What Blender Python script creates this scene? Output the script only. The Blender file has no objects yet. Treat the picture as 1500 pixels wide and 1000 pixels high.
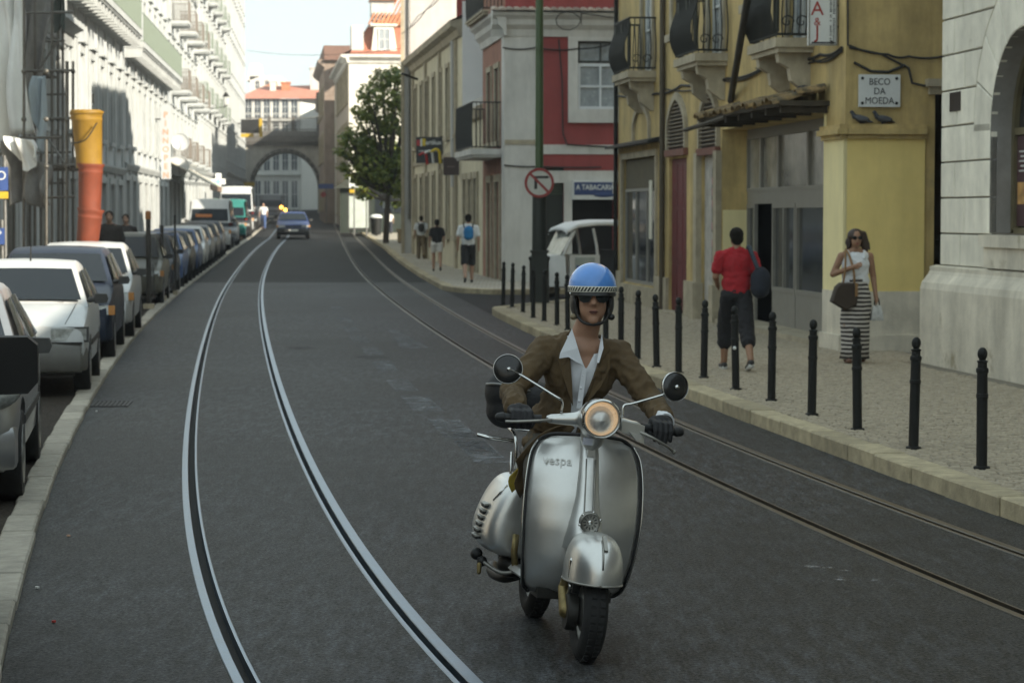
import bpy, bmesh, math, random
import numpy as np
from mathutils import Vector, Matrix, Euler, noise as mnoise
random.seed(7)
R = math.radians
sc = bpy.context.scene
col = sc.collection

# ------------------------------------------------------------------ camera, sky, sun, exposure
FPX, CX, CY, PITCH, HCAM = 3541.0, 750.0, 500.0, math.atan(188 / 3541.0), 1.95
cam_d = bpy.data.cameras.new('camera'); cam = bpy.data.objects.new('camera', cam_d); col.objects.link(cam)
cam.location = (0, 0, HCAM); cam.rotation_euler = (math.pi / 2 - PITCH, 0, 0)
cam_d.sensor_width = 36; cam_d.lens = 36 * FPX / 1500; cam_d.clip_end = 5000; cam_d.clip_start = .1
cam_d.dof.use_dof = True; cam_d.dof.focus_distance = 10.9; cam_d.dof.aperture_fstop = 7.1
sc.camera = cam
SUN = Vector((1.0, -0.90, 0.65)).normalized()            # towards the sun: behind the camera, to the right
w = bpy.data.worlds.new('World'); sc.world = w; w.use_nodes = True
nt = w.node_tree; bg = nt.nodes['Background']
sky = nt.nodes.new('ShaderNodeTexSky'); sky.sky_type = 'NISHITA'; sky.sun_disc = False
sky.sun_elevation = math.asin(SUN.z); sky.sun_rotation = math.atan2(SUN.x, SUN.y)
sky.air_density = 1.0; sky.dust_density = .4; sky.ozone_density = 1.0
hz = nt.nodes.new('ShaderNodeMix'); hz.data_type = 'RGBA'; hz.inputs[0].default_value = .965; hz.inputs[7].default_value = (1.00, 1.32, 1.58, 1)   # milky summer haze: an even pale veil over the whole sky
nt.links.new(sky.outputs[0], hz.inputs[6]); nt.links.new(hz.outputs[2], bg.inputs[0]); bg.inputs[1].default_value = 0.15
sl = bpy.data.lights.new('sun', 'SUN'); sl.energy = 2.0; sl.angle = R(.53); sl.color = (1, .985, .955)
so = bpy.data.objects.new('sun', sl); col.objects.link(so); so.rotation_euler = (-SUN).to_track_quat('-Z', 'Y').to_euler()
sc.view_settings.view_transform = 'Standard'; sc.view_settings.look = 'None'
sc.view_settings.gamma = 1; sc.view_settings.exposure = 2.28; sc.view_settings.use_curve_mapping = False
sc.view_settings.use_white_balance = True; sc.view_settings.white_balance_temperature = 7700; sc.view_settings.white_balance_tint = 10   # camera balanced for the shade
sc.render.engine = 'CYCLES'
sc.cycles.max_bounces = 5; sc.cycles.diffuse_bounces = 3; sc.cycles.glossy_bounces = 2; sc.cycles.transmission_bounces = 3; sc.cycles.transparent_max_bounces = 8

# ------------------------------------------------------------------ pixel -> place
def zg(y):                                   # the street is level, then climbs gently from 65 m on
    if y < 65: return 0.0
    if y < 95: return .0125 * (y - 65) ** 2 / 60
    return .0125 * (min(y, 330) - 80)
def ray(px, py):
    a = (px - CX) / FPX; b = (CY - py) / FPX
    return Vector((a, math.cos(PITCH) + b * math.sin(PITCH), -math.sin(PITCH) + b * math.cos(PITCH)))
def G(px, py, dz=0.0):                       # point on the ground (dz above it)
    d = ray(px, py); s = d.z / d.y; lo, hi = 2.0, 900.0
    for _ in range(60):
        m = (lo + hi) / 2
        if HCAM + s * m > zg(m) + dz: lo = m
        else: hi = m
    return Vector((d.x / d.y * lo, lo, zg(lo) + dz))
def at(px, py, Y):                           # point at depth Y
    d = ray(px, py); return Vector((d.x / d.y * Y, Y, HCAM + d.z / d.y * Y))

class Frame:                                  # facade frame: x to the right as you face it, y into the building, z up
    def __init__(s, o, a): s.o = Vector(o); s.a = a; s.x = Vector((math.cos(a), math.sin(a), 0)); s.y = Vector((-math.sin(a), math.cos(a), 0))
    def px(s, px, py, inset=0.0):
        d = ray(px, py); c = Vector((0, 0, HCAM)); p0 = s.o + s.y * inset
        t = (p0 - c).dot(s.y) / d.dot(s.y); q = c + d * t - s.o
        return q.dot(s.x), q.z
    def at(s, u, v, w): return s.o + s.x * u + s.y * v + Vector((0, 0, w))
    @staticmethod
    def two(p, q, z=0.0):                     # from p (left as you face it) to q (right)
        p = Vector((p[0], p[1], z)); q = Vector((q[0], q[1], z)); d = q - p
        f = Frame(p, math.atan2(d.y, d.x)); f.L = d.length; return f

# ------------------------------------------------------------------ mesh building
def smoothline(pts, n=4):
    P_ = [Vector(p) for p in pts]; o = []
    for i in range(len(P_) - 1):
        a, b, c, d = P_[max(i - 1, 0)], P_[i], P_[i + 1], P_[min(i + 2, len(P_) - 1)]
        for k in range(n): t = k / n; o.append(.5 * ((2 * b) + (c - a) * t + (2 * a - 5 * b + 4 * c - d) * t * t + (3 * b - a - 3 * c + d) * t ** 3))
    return o + [P_[-1]]

class MB:
    def __init__(s): s.v = []; s.f = []; s.m = []; s.cur = 0
    def face(s, pts):
        n = len(s.v); s.v += [tuple(p) for p in pts]; s.f.append(tuple(range(n, n + len(pts)))); s.m.append(s.cur)
    def grid(s, rows, closed=False, flip=False):
        n = len(s.v); c = len(rows[0])
        for r in rows: s.v += [tuple(p) for p in r]
        for i in range(len(rows) - 1):
            for j in range(c if closed else c - 1):
                k = (j + 1) % c
                q = (n + i * c + j, n + i * c + k, n + (i + 1) * c + k, n + (i + 1) * c + j)
                s.f.append(q[::-1] if flip else q); s.m.append(s.cur)
    def loft(s, rings, caps=True):
        n = len(s.v); c = len(rings[0]); s.grid(rings, True)
        if caps:
            s.f.append(tuple(range(n, n + c))[::-1]); s.m.append(s.cur)
            e = n + (len(rings) - 1) * c; s.f.append(tuple(range(e, e + c))); s.m.append(s.cur)
    def box(s, x0, x1, y0, y1, z0, z1, M=None):
        p = [(x0, y0, z0), (x1, y0, z0), (x1, y1, z0), (x0, y1, z0), (x0, y0, z1), (x1, y0, z1), (x1, y1, z1), (x0, y1, z1)]
        if M is not None: p = [tuple(M @ Vector(q)) for q in p]
        n = len(s.v); s.v += p
        for q in ((0, 3, 2, 1), (4, 5, 6, 7), (0, 1, 5, 4), (1, 2, 6, 5), (2, 3, 7, 6), (3, 0, 4, 7)):
            s.f.append(tuple(n + i for i in q)); s.m.append(s.cur)
    def cbox(s, c, sx, sy, sz, rot=None):
        M = Matrix.Translation(c) @ (rot.to_4x4() if rot is not None else Matrix())
        s.box(-sx / 2, sx / 2, -sy / 2, sy / 2, -sz / 2, sz / 2, M)
    def prism(s, prof, y0, y1, M=None):       # profile (x,z) extruded along y
        a = [Vector((x, y0, z)) for x, z in prof]; b = [Vector((x, y1, z)) for x, z in prof]
        if M is not None: a = [M @ q for q in a]; b = [M @ q for q in b]
        s.loft([a, b])
    def tube(s, pts, r, n=8, caps=True):
        pts = [Vector(p) for p in pts]; rs = r if isinstance(r, (list, tuple)) else [r] * len(pts)
        rings = []; up = None
        for i, p in enumerate(pts):
            t = (pts[min(i + 1, len(pts) - 1)] - pts[max(i - 1, 0)])
            if t.length < 1e-9: t = Vector((0, 0, 1))
            t.normalize()
            if up is None: up = Vector((0, 0, 1)) if abs(t.z) < .9 else Vector((1, 0, 0))
            a = t.cross(up)
            if a.length < 1e-6: a = t.cross(Vector((1, 0, 0)))
            a.normalize(); b = a.cross(t).normalized(); up = b
            rings.append([p + (a * math.cos(k * 2 * math.pi / n) + b * math.sin(k * 2 * math.pi / n)) * rs[i] for k in range(n)])
        s.loft(rings, caps)
    def lathe(s, prof, n=16, M=None, a0=0, a1=2 * math.pi, caps=True):   # prof (r,z) about z
        full = abs(a1 - a0 - 2 * math.pi) < 1e-6; k = n if full else n + 1
        rows = []
        for r_, z in prof:
            row = [Vector((r_ * math.cos(a0 + (a1 - a0) * i / n), r_ * math.sin(a0 + (a1 - a0) * i / n), z)) for i in range(k)]
            rows.append([M @ q for q in row] if M is not None else row)
        s.grid(rows, full)
        if full and caps:
            c = len(s.v) - k * len(prof)
            if prof[0][0] > 1e-5: s.f.append(tuple(range(c, c + k))[::-1]); s.m.append(s.cur)
            if prof[-1][0] > 1e-5: e = len(s.v) - k; s.f.append(tuple(range(e, e + k))); s.m.append(s.cur)
    def ball(s, c, rx, ry=None, rz=None, n=12, m=8, rot=None):
        ry = rx if ry is None else ry; rz = rx if rz is None else rz; c = Vector(c)
        prof = []
        for i in range(m + 1):
            t = -math.pi / 2 + math.pi * i / m; prof.append((max(math.cos(t), 1e-4), math.sin(t)))
        M = Matrix.Translation(c) @ (rot.to_4x4() if rot is not None else Matrix()) @ Matrix.Diagonal((rx, ry, rz, 1))
        s.lathe(prof, n, M)
    def cone(s, a, b, ra, rb, n=12):          # rounded tapered capsule
        a = Vector(a); b = Vector(b); d = b - a; L = d.length; M = Matrix.Translation(a) @ d.to_track_quat('Z', 'Y').to_matrix().to_4x4()
        pr = [(max(ra * math.cos(t), 1e-4), ra * math.sin(t)) for t in (-1.5707, -1.1, -.6, -.2)] + [(ra, 0), (rb, L)] + \
             [(max(rb * math.cos(t), 1e-4), L + rb * math.sin(t)) for t in (.2, .6, 1.1, 1.5707)]
        s.lathe(pr, n, M)
    def mesh(s, name, smooth=None, weld=False):
        me = bpy.data.meshes.new(name); me.from_pydata(s.v, [], s.f)
        me.polygons.foreach_set('material_index', s.m)
        if weld:
            bm = bmesh.new(); bm.from_mesh(me); bmesh.ops.remove_doubles(bm, verts=bm.verts, dist=1e-4)
            bmesh.ops.recalc_face_normals(bm, faces=bm.faces); bm.to_mesh(me); bm.free()
        if smooth is not None:
            me.shade_smooth()
            if smooth < 179: me.set_sharp_from_angle(angle=R(smooth))
        return me
    def build(s, name, mat, parent=None, smooth=None, weld=False, loc=None, rot=None):
        return link(name, s.mesh(name, smooth, weld), mat, parent, loc, rot)
def link(name, me, mat, parent=None, loc=None, rot=None):
    o = bpy.data.objects.new(name, me)
    if mat is not None and len(me.materials) == 0:
        for m_ in (mat if isinstance(mat, (list, tuple)) else [mat]): me.materials.append(m_)
    col.objects.link(o); o.parent = parent
    if loc is not None: o.location = loc
    if rot is not None: o.rotation_euler = rot
    return o
def tag(o, label, cat, group=None):
    o['label'] = label; o['category'] = cat
    if group: o['group'] = group
    return o
def thing(name, label, cat, loc=(0, 0, 0), rz=0, group=None):
    o = bpy.data.objects.new(name, None); col.objects.link(o); o.location = loc; o.rotation_euler = (0, 0, rz)
    o.empty_display_size = .1
    return tag(o, label, cat, group)
def struct(o): o['kind'] = 'structure'; return o
def stuff(o): o['kind'] = 'stuff'; return o
def copy_tree(o, parent=None):
    c = o.copy(); col.objects.link(c); c.parent = parent
    for ch in list(o.children): copy_tree(ch, c)
    return c
def kill(o):
    d = o.data; bpy.data.objects.remove(o, do_unlink=True)
    if d and d.users == 0: bpy.data.meshes.remove(d)
WORK = bpy.data.scenes.new('work')            # meshes are evaluated here, apart from the large scene
def baked(o):                                  # evaluate the modifiers into a plain mesh
    for q in [o] + [m.object for m in o.modifiers if m.type == 'BOOLEAN']: WORK.collection.objects.link(q)
    vl = WORK.view_layers[0]; vl.update(); dg = vl.depsgraph
    me = bpy.data.meshes.new_from_object(o.evaluated_get(dg)); old = o.data
    for q in list(WORK.collection.objects): WORK.collection.objects.unlink(q)
    o.modifiers.clear(); o.data = me; me.name = o.name
    if old.users == 0: bpy.data.meshes.remove(old)
    return o
def blob(name, mb, mat, parent=None, voxel=.012, smooth=6, loc=None, rot=None):   # one continuous organic surface from overlapping volumes
    o = mb.build(name, None, None)
    m = o.modifiers.new('r', 'REMESH'); m.mode = 'VOXEL'; m.voxel_size = voxel
    s = o.modifiers.new('s', 'SMOOTH'); s.iterations = smooth; s.factor = .5
    baked(o); o.data.shade_smooth()
    for m_ in (mat if isinstance(mat, (list, tuple)) else [mat]): o.data.materials.append(m_)
    o.parent = parent
    if loc is not None: o.location = loc
    if rot is not None: o.rotation_euler = rot
    return o
def crease(o, strength=.02, scale=.06):           # hard folds pressed into cloth
    tx = bpy.data.textures.get('folds%.3f' % scale) or bpy.data.textures.new('folds%.3f' % scale, 'CLOUDS'); tx.noise_scale = scale; tx.noise_depth = 1; tx.noise_type = 'HARD_NOISE'
    mats = list(o.data.materials); d = o.modifiers.new('d', 'DISPLACE'); d.texture = tx; d.strength = -strength; d.mid_level = .35; baked(o); o.data.shade_smooth()
    if not len(o.data.materials): [o.data.materials.append(q) for q in mats]
    return o
def sub(o, lv=2):
    m = o.modifiers.new('s', 'SUBSURF'); m.levels = lv; m.render_levels = lv; return baked(o)
def text(s, size, mat, parent, loc, rot, extrude=.004, align='CENTER', name='lettering', sx=1.0, bold=0.0):
    cu = bpy.data.curves.new(name, 'FONT'); cu.body = s; cu.size = size; cu.extrude = extrude; cu.align_x = align; cu.align_y = 'CENTER'; cu.offset = bold
    cu.resolution_u = 3
    t = bpy.data.objects.new(name, cu); WORK.collection.objects.link(t); WORK.view_layers[0].update(); dg = WORK.view_layers[0].depsgraph
    me = bpy.data.meshes.new_from_object(t.evaluated_get(dg)); me.name = name
    bpy.data.objects.remove(t, do_unlink=True); bpy.data.curves.remove(cu)
    for v in me.vertices: v.co.x *= sx
    me.materials.clear()
    return link(name, me, mat, parent, loc, rot)

# ------------------------------------------------------------------ materials
MATS = {}
def M(name, c, rough=.8, metal=0.0, var=.18, scale=4.0, bump=0.0, bscale=60.0, streak=0.0, rnd=0.0, dirt=None, coat=0.0, spec=.5, sscale=1.0):
    if name in MATS: return MATS[name]
    m = bpy.data.materials.new(name); m.use_nodes = True; t = m.node_tree; N = t.nodes; Lk = t.links.new
    b = N['Principled BSDF']; b.inputs['Roughness'].default_value = rough; b.inputs['Metallic'].default_value = metal
    b.inputs['Specular IOR Level'].default_value = spec
    if coat: b.inputs['Coat Weight'].default_value = coat; b.inputs['Coat Roughness'].default_value = .06
    tc = N.new('ShaderNodeTexCoord'); out = None
    def mul(prev, fac_sock, lo, hi):
        mr = N.new('ShaderNodeMapRange'); mr.inputs['To Min'].default_value = lo; mr.inputs['To Max'].default_value = hi
        mr.inputs['From Min'].default_value = .3; mr.inputs['From Max'].default_value = .7
        Lk(fac_sock, mr.inputs['Value'])
        mx = N.new('ShaderNodeMix'); mx.data_type = 'RGBA'; mx.blend_type = 'MULTIPLY'; mx.inputs['Factor'].default_value = 1
        if prev is None: mx.inputs[6].default_value = (*c, 1)
        else: Lk(prev, mx.inputs[6])
        Lk(mr.outputs[0], mx.inputs[7]); return mx.outputs[2]
    if var:
        n1 = N.new('ShaderNodeTexNoise'); n1.inputs['Scale'].default_value = scale; n1.inputs['Detail'].default_value = 6; n1.inputs['Roughness'].default_value = .65
        Lk(tc.outputs['Object'], n1.inputs['Vector']); out = mul(out, n1.outputs[0], 1 - var, 1 + var * .6)
        mr = N.new('ShaderNodeMapRange'); mr.inputs['To Min'].default_value = max(rough - .12, .02); mr.inputs['To Max'].default_value = min(rough + .12, 1)
        Lk(n1.outputs[0], mr.inputs['Value']); Lk(mr.outputs[0], b.inputs['Roughness'])
    if streak:
        mp = N.new('ShaderNodeMapping'); mp.inputs['Scale'].default_value = (1.3 * sscale, 1.3 * sscale, .22 * sscale)
        n2 = N.new('ShaderNodeTexNoise'); n2.inputs['Scale'].default_value = 1.3; n2.inputs['Detail'].default_value = 7; n2.inputs['Roughness'].default_value = .7
        Lk(tc.outputs['Object'], mp.inputs[0]); Lk(mp.outputs[0], n2.inputs['Vector']); out = mul(out, n2.outputs[0], 1 - streak, 1.05)
    if rnd:
        oi = N.new('ShaderNodeObjectInfo'); mr = N.new('ShaderNodeMapRange'); mr.inputs['To Min'].default_value = .3; mr.inputs['To Max'].default_value = .7
        out = mul(out, oi.outputs['Random'], 1 - rnd, 1 + rnd * .7)
    if dirt:
        n3 = N.new('ShaderNodeTexNoise'); n3.inputs['Scale'].default_value = dirt[1]; n3.inputs['Detail'].default_value = 8; n3.inputs['Roughness'].default_value = .7
        Lk(tc.outputs['Object'], n3.inputs['Vector'])
        rp = N.new('ShaderNodeValToRGB'); rp.color_ramp.elements[0].position = dirt[2]; rp.color_ramp.elements[1].position = dirt[2] + .12
        Lk(n3.outputs[0], rp.inputs[0]); mx = N.new('ShaderNodeMix'); mx.data_type = 'RGBA'; Lk(rp.outputs[0], mx.inputs['Factor'])
        if out is None: mx.inputs[6].default_value = (*c, 1)
        else: Lk(out, mx.inputs[6])
        mx.inputs[7].default_value = (*dirt[0], 1); out = mx.outputs[2]
    if out is None: b.inputs['Base Color'].default_value = (*c, 1)
    else: Lk(out, b.inputs['Base Color'])
    if bump:
        n4 = N.new('ShaderNodeTexNoise'); n4.inputs['Scale'].default_value = bscale; n4.inputs['Detail'].default_value = 5
        Lk(tc.outputs['Object'], n4.inputs['Vector']); bp = N.new('ShaderNodeBump'); bp.inputs['Strength'].default_value = bump; bp.inputs['Distance'].default_value = .01
        Lk(n4.outputs[0], bp.inputs['Height']); Lk(bp.outputs[0], b.inputs['Normal'])
    MATS[name] = m; return m
def glassmat(name, c=(.02, .025, .03), rough=.05, trans=0.0, alpha=1.0):
    if name in MATS: return MATS[name]
    m = M(name, c, rough, 0, var=0, spec=.8); b = m.node_tree.nodes['Principled BSDF']
    if trans: b.inputs['Transmission Weight'].default_value = trans
    b.inputs['Alpha'].default_value = alpha
    return m
BLACK = M('black_iron', (.010, .011, .010), .6, .0, spec=.3, var=.3, scale=15, bump=.2)
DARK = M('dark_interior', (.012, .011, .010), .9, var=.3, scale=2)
GLASS = glassmat('dark_glass'); GLASSB = glassmat('blue_glass', (.035, .05, .065), .08); CURT = M('curtained_glass', (.32, .36, .38), .25, var=.25, scale=6, streak=.3)
CHROME = M('chrome', (.62, .62, .60), .18, 1.0, var=.1, scale=30)
STEEL = M('galvanised', (.22, .22, .21), .5, .7, var=.3, scale=12)
TYRE = M('tyre_rubber', (.014, .014, .014), .8, var=.3, scale=30, bump=.3)
SGMAT = M('shade_black', (.010, .010, .010), .4, var=.1, scale=10, spec=.3)
HAIR = M('dark_hair', (.012, .010, .008), .8, var=.3, scale=30, spec=.15)
# ================================================================== the street: curves in plan, X as a function of Y
def curve(c):
    def fx(Y):
        g = lambda y: float(np.polyval(c, math.log(y))) * math.sqrt(y)
        if Y < 10: return g(10) + (Y - 10) * (g(10.5) - g(10)) / .5
        if Y > 128: return g(128) + (Y - 128) * -.082
        return g(Y)
    return fx
_cl = curve([0.03159977546064292, -0.4612555876796827, 2.4940663858061605, -6.255987360170105, 5.719231934116089])
XR1 = lambda Y: _cl(Y) - .46
XR2 = lambda Y: _cl(Y) + .46
XR3 = curve([0.005991446754490013, -0.13423105973917657, 1.085401831666384, -4.294926429823257, 6.500703551604901])
XR4 = curve([-0.0057915254859029035, 0.012325806423404815, 0.4608993934826011, -3.3393310192075525, 6.42733508522508])
XLK = curve([-0.0011985778491854155, 0.011972451646877243, -0.25221257471834774, -0.1433392355565692])
_kp = np.polyfit([15.02, 18.16, 23.11, 26.98, 34.1, 46.32], [3.2, 2.83, 2.03, 1.6, .87, -.41], 2)
XRK = lambda Y: float(np.polyval(_kp, Y))
def XRK2(Y): return float(np.interp(Y, [60.6, 71, 86.6, 109.9, 135, 172, 240, 330], [-1.71, -2.61, -3.95, -5.9, -8.3, -12.2, -19, -28]))
def XROAD(Y):
    if Y < 46.3: return XRK(Y)
    if Y > 60.6: return XRK2(Y)
    return -.41 + (Y - 46.3) / 14.3 * -1.3
XFR = lambda Y: 8.198 - .118 * Y              # right hand facade line
def XFL(Y): return -7.24 - .0785 * Y         # left hand facade line
YS = list(np.arange(-76, -12, 4.0)) + list(np.arange(-12, 60, .5)) + list(np.arange(60, 140, 1.0)) + list(np.arange(140, 331, 5.0))

# ---- materials of the ground
def asphalt(name, c, rough, worn_sheen):
    m = bpy.data.materials.new(name); m.use_nodes = True; t = m.node_tree; N = t.nodes; L = t.links.new; b = N['Principled BSDF']
    tc = N.new('ShaderNodeTexCoord')
    def nz(s, d, r=.6, vec=None):
        n = N.new('ShaderNodeTexNoise'); n.inputs['Scale'].default_value = s; n.inputs['Detail'].default_value = d; n.inputs['Roughness'].default_value = r
        L(vec or tc.outputs['Object'], n.inputs['Vector']); return n.outputs[0]
    def mr(s, a, b_, c_, d):
        n = N.new('ShaderNodeMapRange'); L(s, n.inputs['Value'])
        for k, v in zip(('From Min', 'From Max', 'To Min', 'To Max'), (a, b_, c_, d)): n.inputs[k].default_value = v
        return n.outputs[0]
    def mul(a, b_):
        n = N.new('ShaderNodeMix'); n.data_type = 'RGBA'; n.blend_type = 'MULTIPLY'; n.inputs['Factor'].default_value = 1
        if isinstance(a, tuple): n.inputs[6].default_value = (*a, 1)
        else: L(a, n.inputs[6])
        L(b_, n.inputs[7]); return n.outputs[2]
    mp = N.new('ShaderNodeMapping'); mp.inputs['Scale'].default_value = (1.6, .22, 1); mp.inputs['Rotation'].default_value = (0, 0, -.12); L(tc.outputs['Object'], mp.inputs[0])
    tr = nz(.9, 4, .6, mp.outputs[0])                                  # long streaks worn by wheels
    big = nz(.35, 6, .7); fine = nz(55, 4, .8); mid = nz(6, 6, .7)
    o = mul(c, mr(big, .3, .7, .86, 1.12)); o = mul(o, mr(tr, .35, .65, .9, 1.1)); o = mul(o, mr(fine, .36, .64, .25, 1.9)); o = mul(o, mr(mid, .3, .7, .82, 1.2))
    vo = N.new('ShaderNodeTexVoronoi'); vo.inputs['Scale'].default_value = 75; L(tc.outputs['Object'], vo.inputs['Vector'])
    o = mul(o, mr(vo.outputs['Color'], 0, 1, .45, 1.6))
    if worn_sheen:                                   # bluish wear in streaks and patches, with the sky sheen painted in
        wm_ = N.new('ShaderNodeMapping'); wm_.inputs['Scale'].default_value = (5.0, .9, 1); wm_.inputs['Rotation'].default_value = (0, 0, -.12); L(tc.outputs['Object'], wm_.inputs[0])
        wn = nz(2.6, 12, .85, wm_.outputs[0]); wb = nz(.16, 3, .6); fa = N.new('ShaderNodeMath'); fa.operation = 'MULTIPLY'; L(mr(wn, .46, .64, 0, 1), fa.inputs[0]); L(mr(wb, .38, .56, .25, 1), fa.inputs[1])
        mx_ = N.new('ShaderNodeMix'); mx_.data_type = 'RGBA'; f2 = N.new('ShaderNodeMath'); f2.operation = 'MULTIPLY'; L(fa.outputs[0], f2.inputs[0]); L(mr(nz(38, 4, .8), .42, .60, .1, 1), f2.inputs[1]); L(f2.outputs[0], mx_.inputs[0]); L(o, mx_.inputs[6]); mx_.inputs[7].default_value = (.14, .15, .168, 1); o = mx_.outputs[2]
    L(o, b.inputs['Base Color']); L(mr(fine, .3, .7, rough + .1, rough - .1), b.inputs['Roughness'])
    bp = N.new('ShaderNodeBump'); bp.inputs['Strength'].default_value = .55; bp.inputs['Distance'].default_value = .006; L(fine, bp.inputs['Height'])
    b2 = N.new('ShaderNodeBump'); b2.inputs['Strength'].default_value = .35; b2.inputs['Distance'].default_value = .03; L(mid, b2.inputs['Height']); L(bp.outputs[0], b2.inputs['Normal'])
    L(b2.outputs[0], b.inputs['Normal']); b.inputs['Specular IOR Level'].default_value = .07
    return m
ASPH = asphalt('asphalt_worn_sheen', (.030, .0285, .026), .55, 1); ASPH2 = asphalt('asphalt_fresh', (.017, .0165, .016), .65, 0)
ASPH3 = asphalt('asphalt_parking', (.034, .029, .024), .8, 0)
KERB = M('kerb_limestone', (.37, .31, .20), .85, var=.35, scale=7, bump=.5, bscale=40, rnd=.16)
KERBL = M('kerb_pale', (.36, .335, .28), .85, var=.3, scale=9, bump=.5, bscale=40, rnd=.12)
JOINT = M('pavement_joint', (.19, .165, .125), .95, var=.4, scale=12, bump=.6, bscale=90)
COB = M('cobble_limestone', (.35, .295, .215), .75, var=.3, scale=5, bump=.3, bscale=60, rnd=.13)
def cobblemat():
    m = M('cobbled_far', (.37, .335, .27), .85, var=.2, scale=1.2); t = m.node_tree; N = t.nodes; L = t.links.new; b = N['Principled BSDF']
    tc = N.new('ShaderNodeTexCoord'); vo = N.new('ShaderNodeTexVoronoi'); vo.feature = 'DISTANCE_TO_EDGE'; vo.inputs['Scale'].default_value = 9.5; vo.inputs['Randomness'].default_value = .6
    L(tc.outputs['Object'], vo.inputs['Vector']); rp = N.new('ShaderNodeMapRange'); rp.inputs['From Max'].default_value = .12; rp.inputs['To Min'].default_value = .45; L(vo.outputs['Distance'], rp.inputs['Value'])
    mx = N.new('ShaderNodeMix'); mx.data_type = 'RGBA'; mx.blend_type = 'MULTIPLY'; mx.inputs['Factor'].default_value = 1
    L(b.inputs['Base Color'].links[0].from_socket, mx.inputs[6]); L(rp.outputs[0], mx.inputs[7]); L(mx.outputs[2], b.inputs['Base Color'])
    bp = N.new('ShaderNodeBump'); bp.inputs['Strength'].default_value = .7; bp.inputs['Distance'].default_value = .01; L(rp.outputs[0], bp.inputs['Height']); L(bp.outputs[0], b.inputs['Normal'])
    return m
COBFAR = cobblemat()
RAIL = M('rail_steel', (.21, .265, .32), .36, 1.0, var=.25, scale=9, bump=.15, bscale=80)
RAILW = M('rail_steel_brown', (.115, .10, .078), .45, 1.0, var=.35, scale=9, bump=.2, bscale=80)
GROOVE = M('rail_groove_dirt', (.010, .0085, .006), .9, var=.4, scale=30)

# ---- ground sheet (below everything, to the horizon)
g = MB(); gx = [-1500, -300, -90, -40, 40, 90, 300, 1500]; gy = [-300, -60] + list(range(-20, 340, 10)) + [600, 3000]
g.grid([[(x, y, zg(y) - .15) for x in gx] for y in gy]); struct(g.build('ground', M('ground_dusty', (.12, .11, .095), .95, var=.3, scale=.4)))

# ---- the road in bands between the rails; worn asphalt up to 68 m, fresh asphalt beyond
HW = .060
edges = [lambda Y: XLK(Y), lambda Y: XR1(Y) - HW, lambda Y: XR1(Y) + HW, lambda Y: XR2(Y) - HW, lambda Y: XR2(Y) + HW, lambda Y: XR3(Y) - HW,
         lambda Y: XR3(Y) + HW, lambda Y: XR4(Y) - HW, lambda Y: XR4(Y) + HW, lambda Y: XROAD(Y) + .03]
YSR = sorted(set(YS + [46.3, 60.6, 68.0]))
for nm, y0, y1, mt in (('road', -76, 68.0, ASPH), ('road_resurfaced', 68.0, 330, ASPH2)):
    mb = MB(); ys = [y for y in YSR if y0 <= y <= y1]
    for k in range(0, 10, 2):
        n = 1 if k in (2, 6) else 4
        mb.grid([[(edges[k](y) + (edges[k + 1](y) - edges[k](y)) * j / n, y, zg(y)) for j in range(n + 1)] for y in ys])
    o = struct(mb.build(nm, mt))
    if nm == 'road': road = o
ss = MB(); ss.face([(-.37, 46.3, 0), (4, 52, 0), (45, 57, 0), (45, 66, 0), (-1.68, 60.6, 0)]); struct(ss.build('side_street', ASPH2))

# ---- tram rails: head, groove and keeper
for fx, sgn, mt, lb in ((XR1, 1, RAIL, 'shiny steel grooved tram rail closest to the parked cars'), (XR2, -1, RAIL, 'shiny steel grooved tram rail on the scooter side of the left track'),
                        (XR3, 1, RAILW, 'dull brown grooved tram rail passing right behind the scooter rider'), (XR4, -1, RAILW, 'dull brown grooved tram rail closest to the bollard kerb')):
    h1, k0 = (-.012, .040) if sgn > 0 else (.000, .036)
    head = [(-.060, -.10), (-.060, .004), (-.057, .006), (h1 - .004, .006), (h1, .002), (h1 + .003, -.045)]; gro = [(h1 + .003, -.045), (k0 - .002, -.045)]; keep = [(k0 - .002, -.045), (k0, .003), (.055, .003), (.060, -.001), (.060, -.10)]
    root = None
    for part, pr, pm in (('rail_head', head, mt), ('groove', gro, GROOVE), ('keeper', keep, mt)):
        mb = MB(); ys = [y for y in YSR if -2 <= y <= 215]
        mb.grid([[(fx(y) + sgn * dx, y, zg(y) + dz) for dx, dz in pr] for y in ys], flip=(sgn < 0))
        if root is None: root = thing('tram_rail', lb, 'tram rail', (0, 0, 0), 0, None)
        mb.build(part, pm, root)

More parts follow.
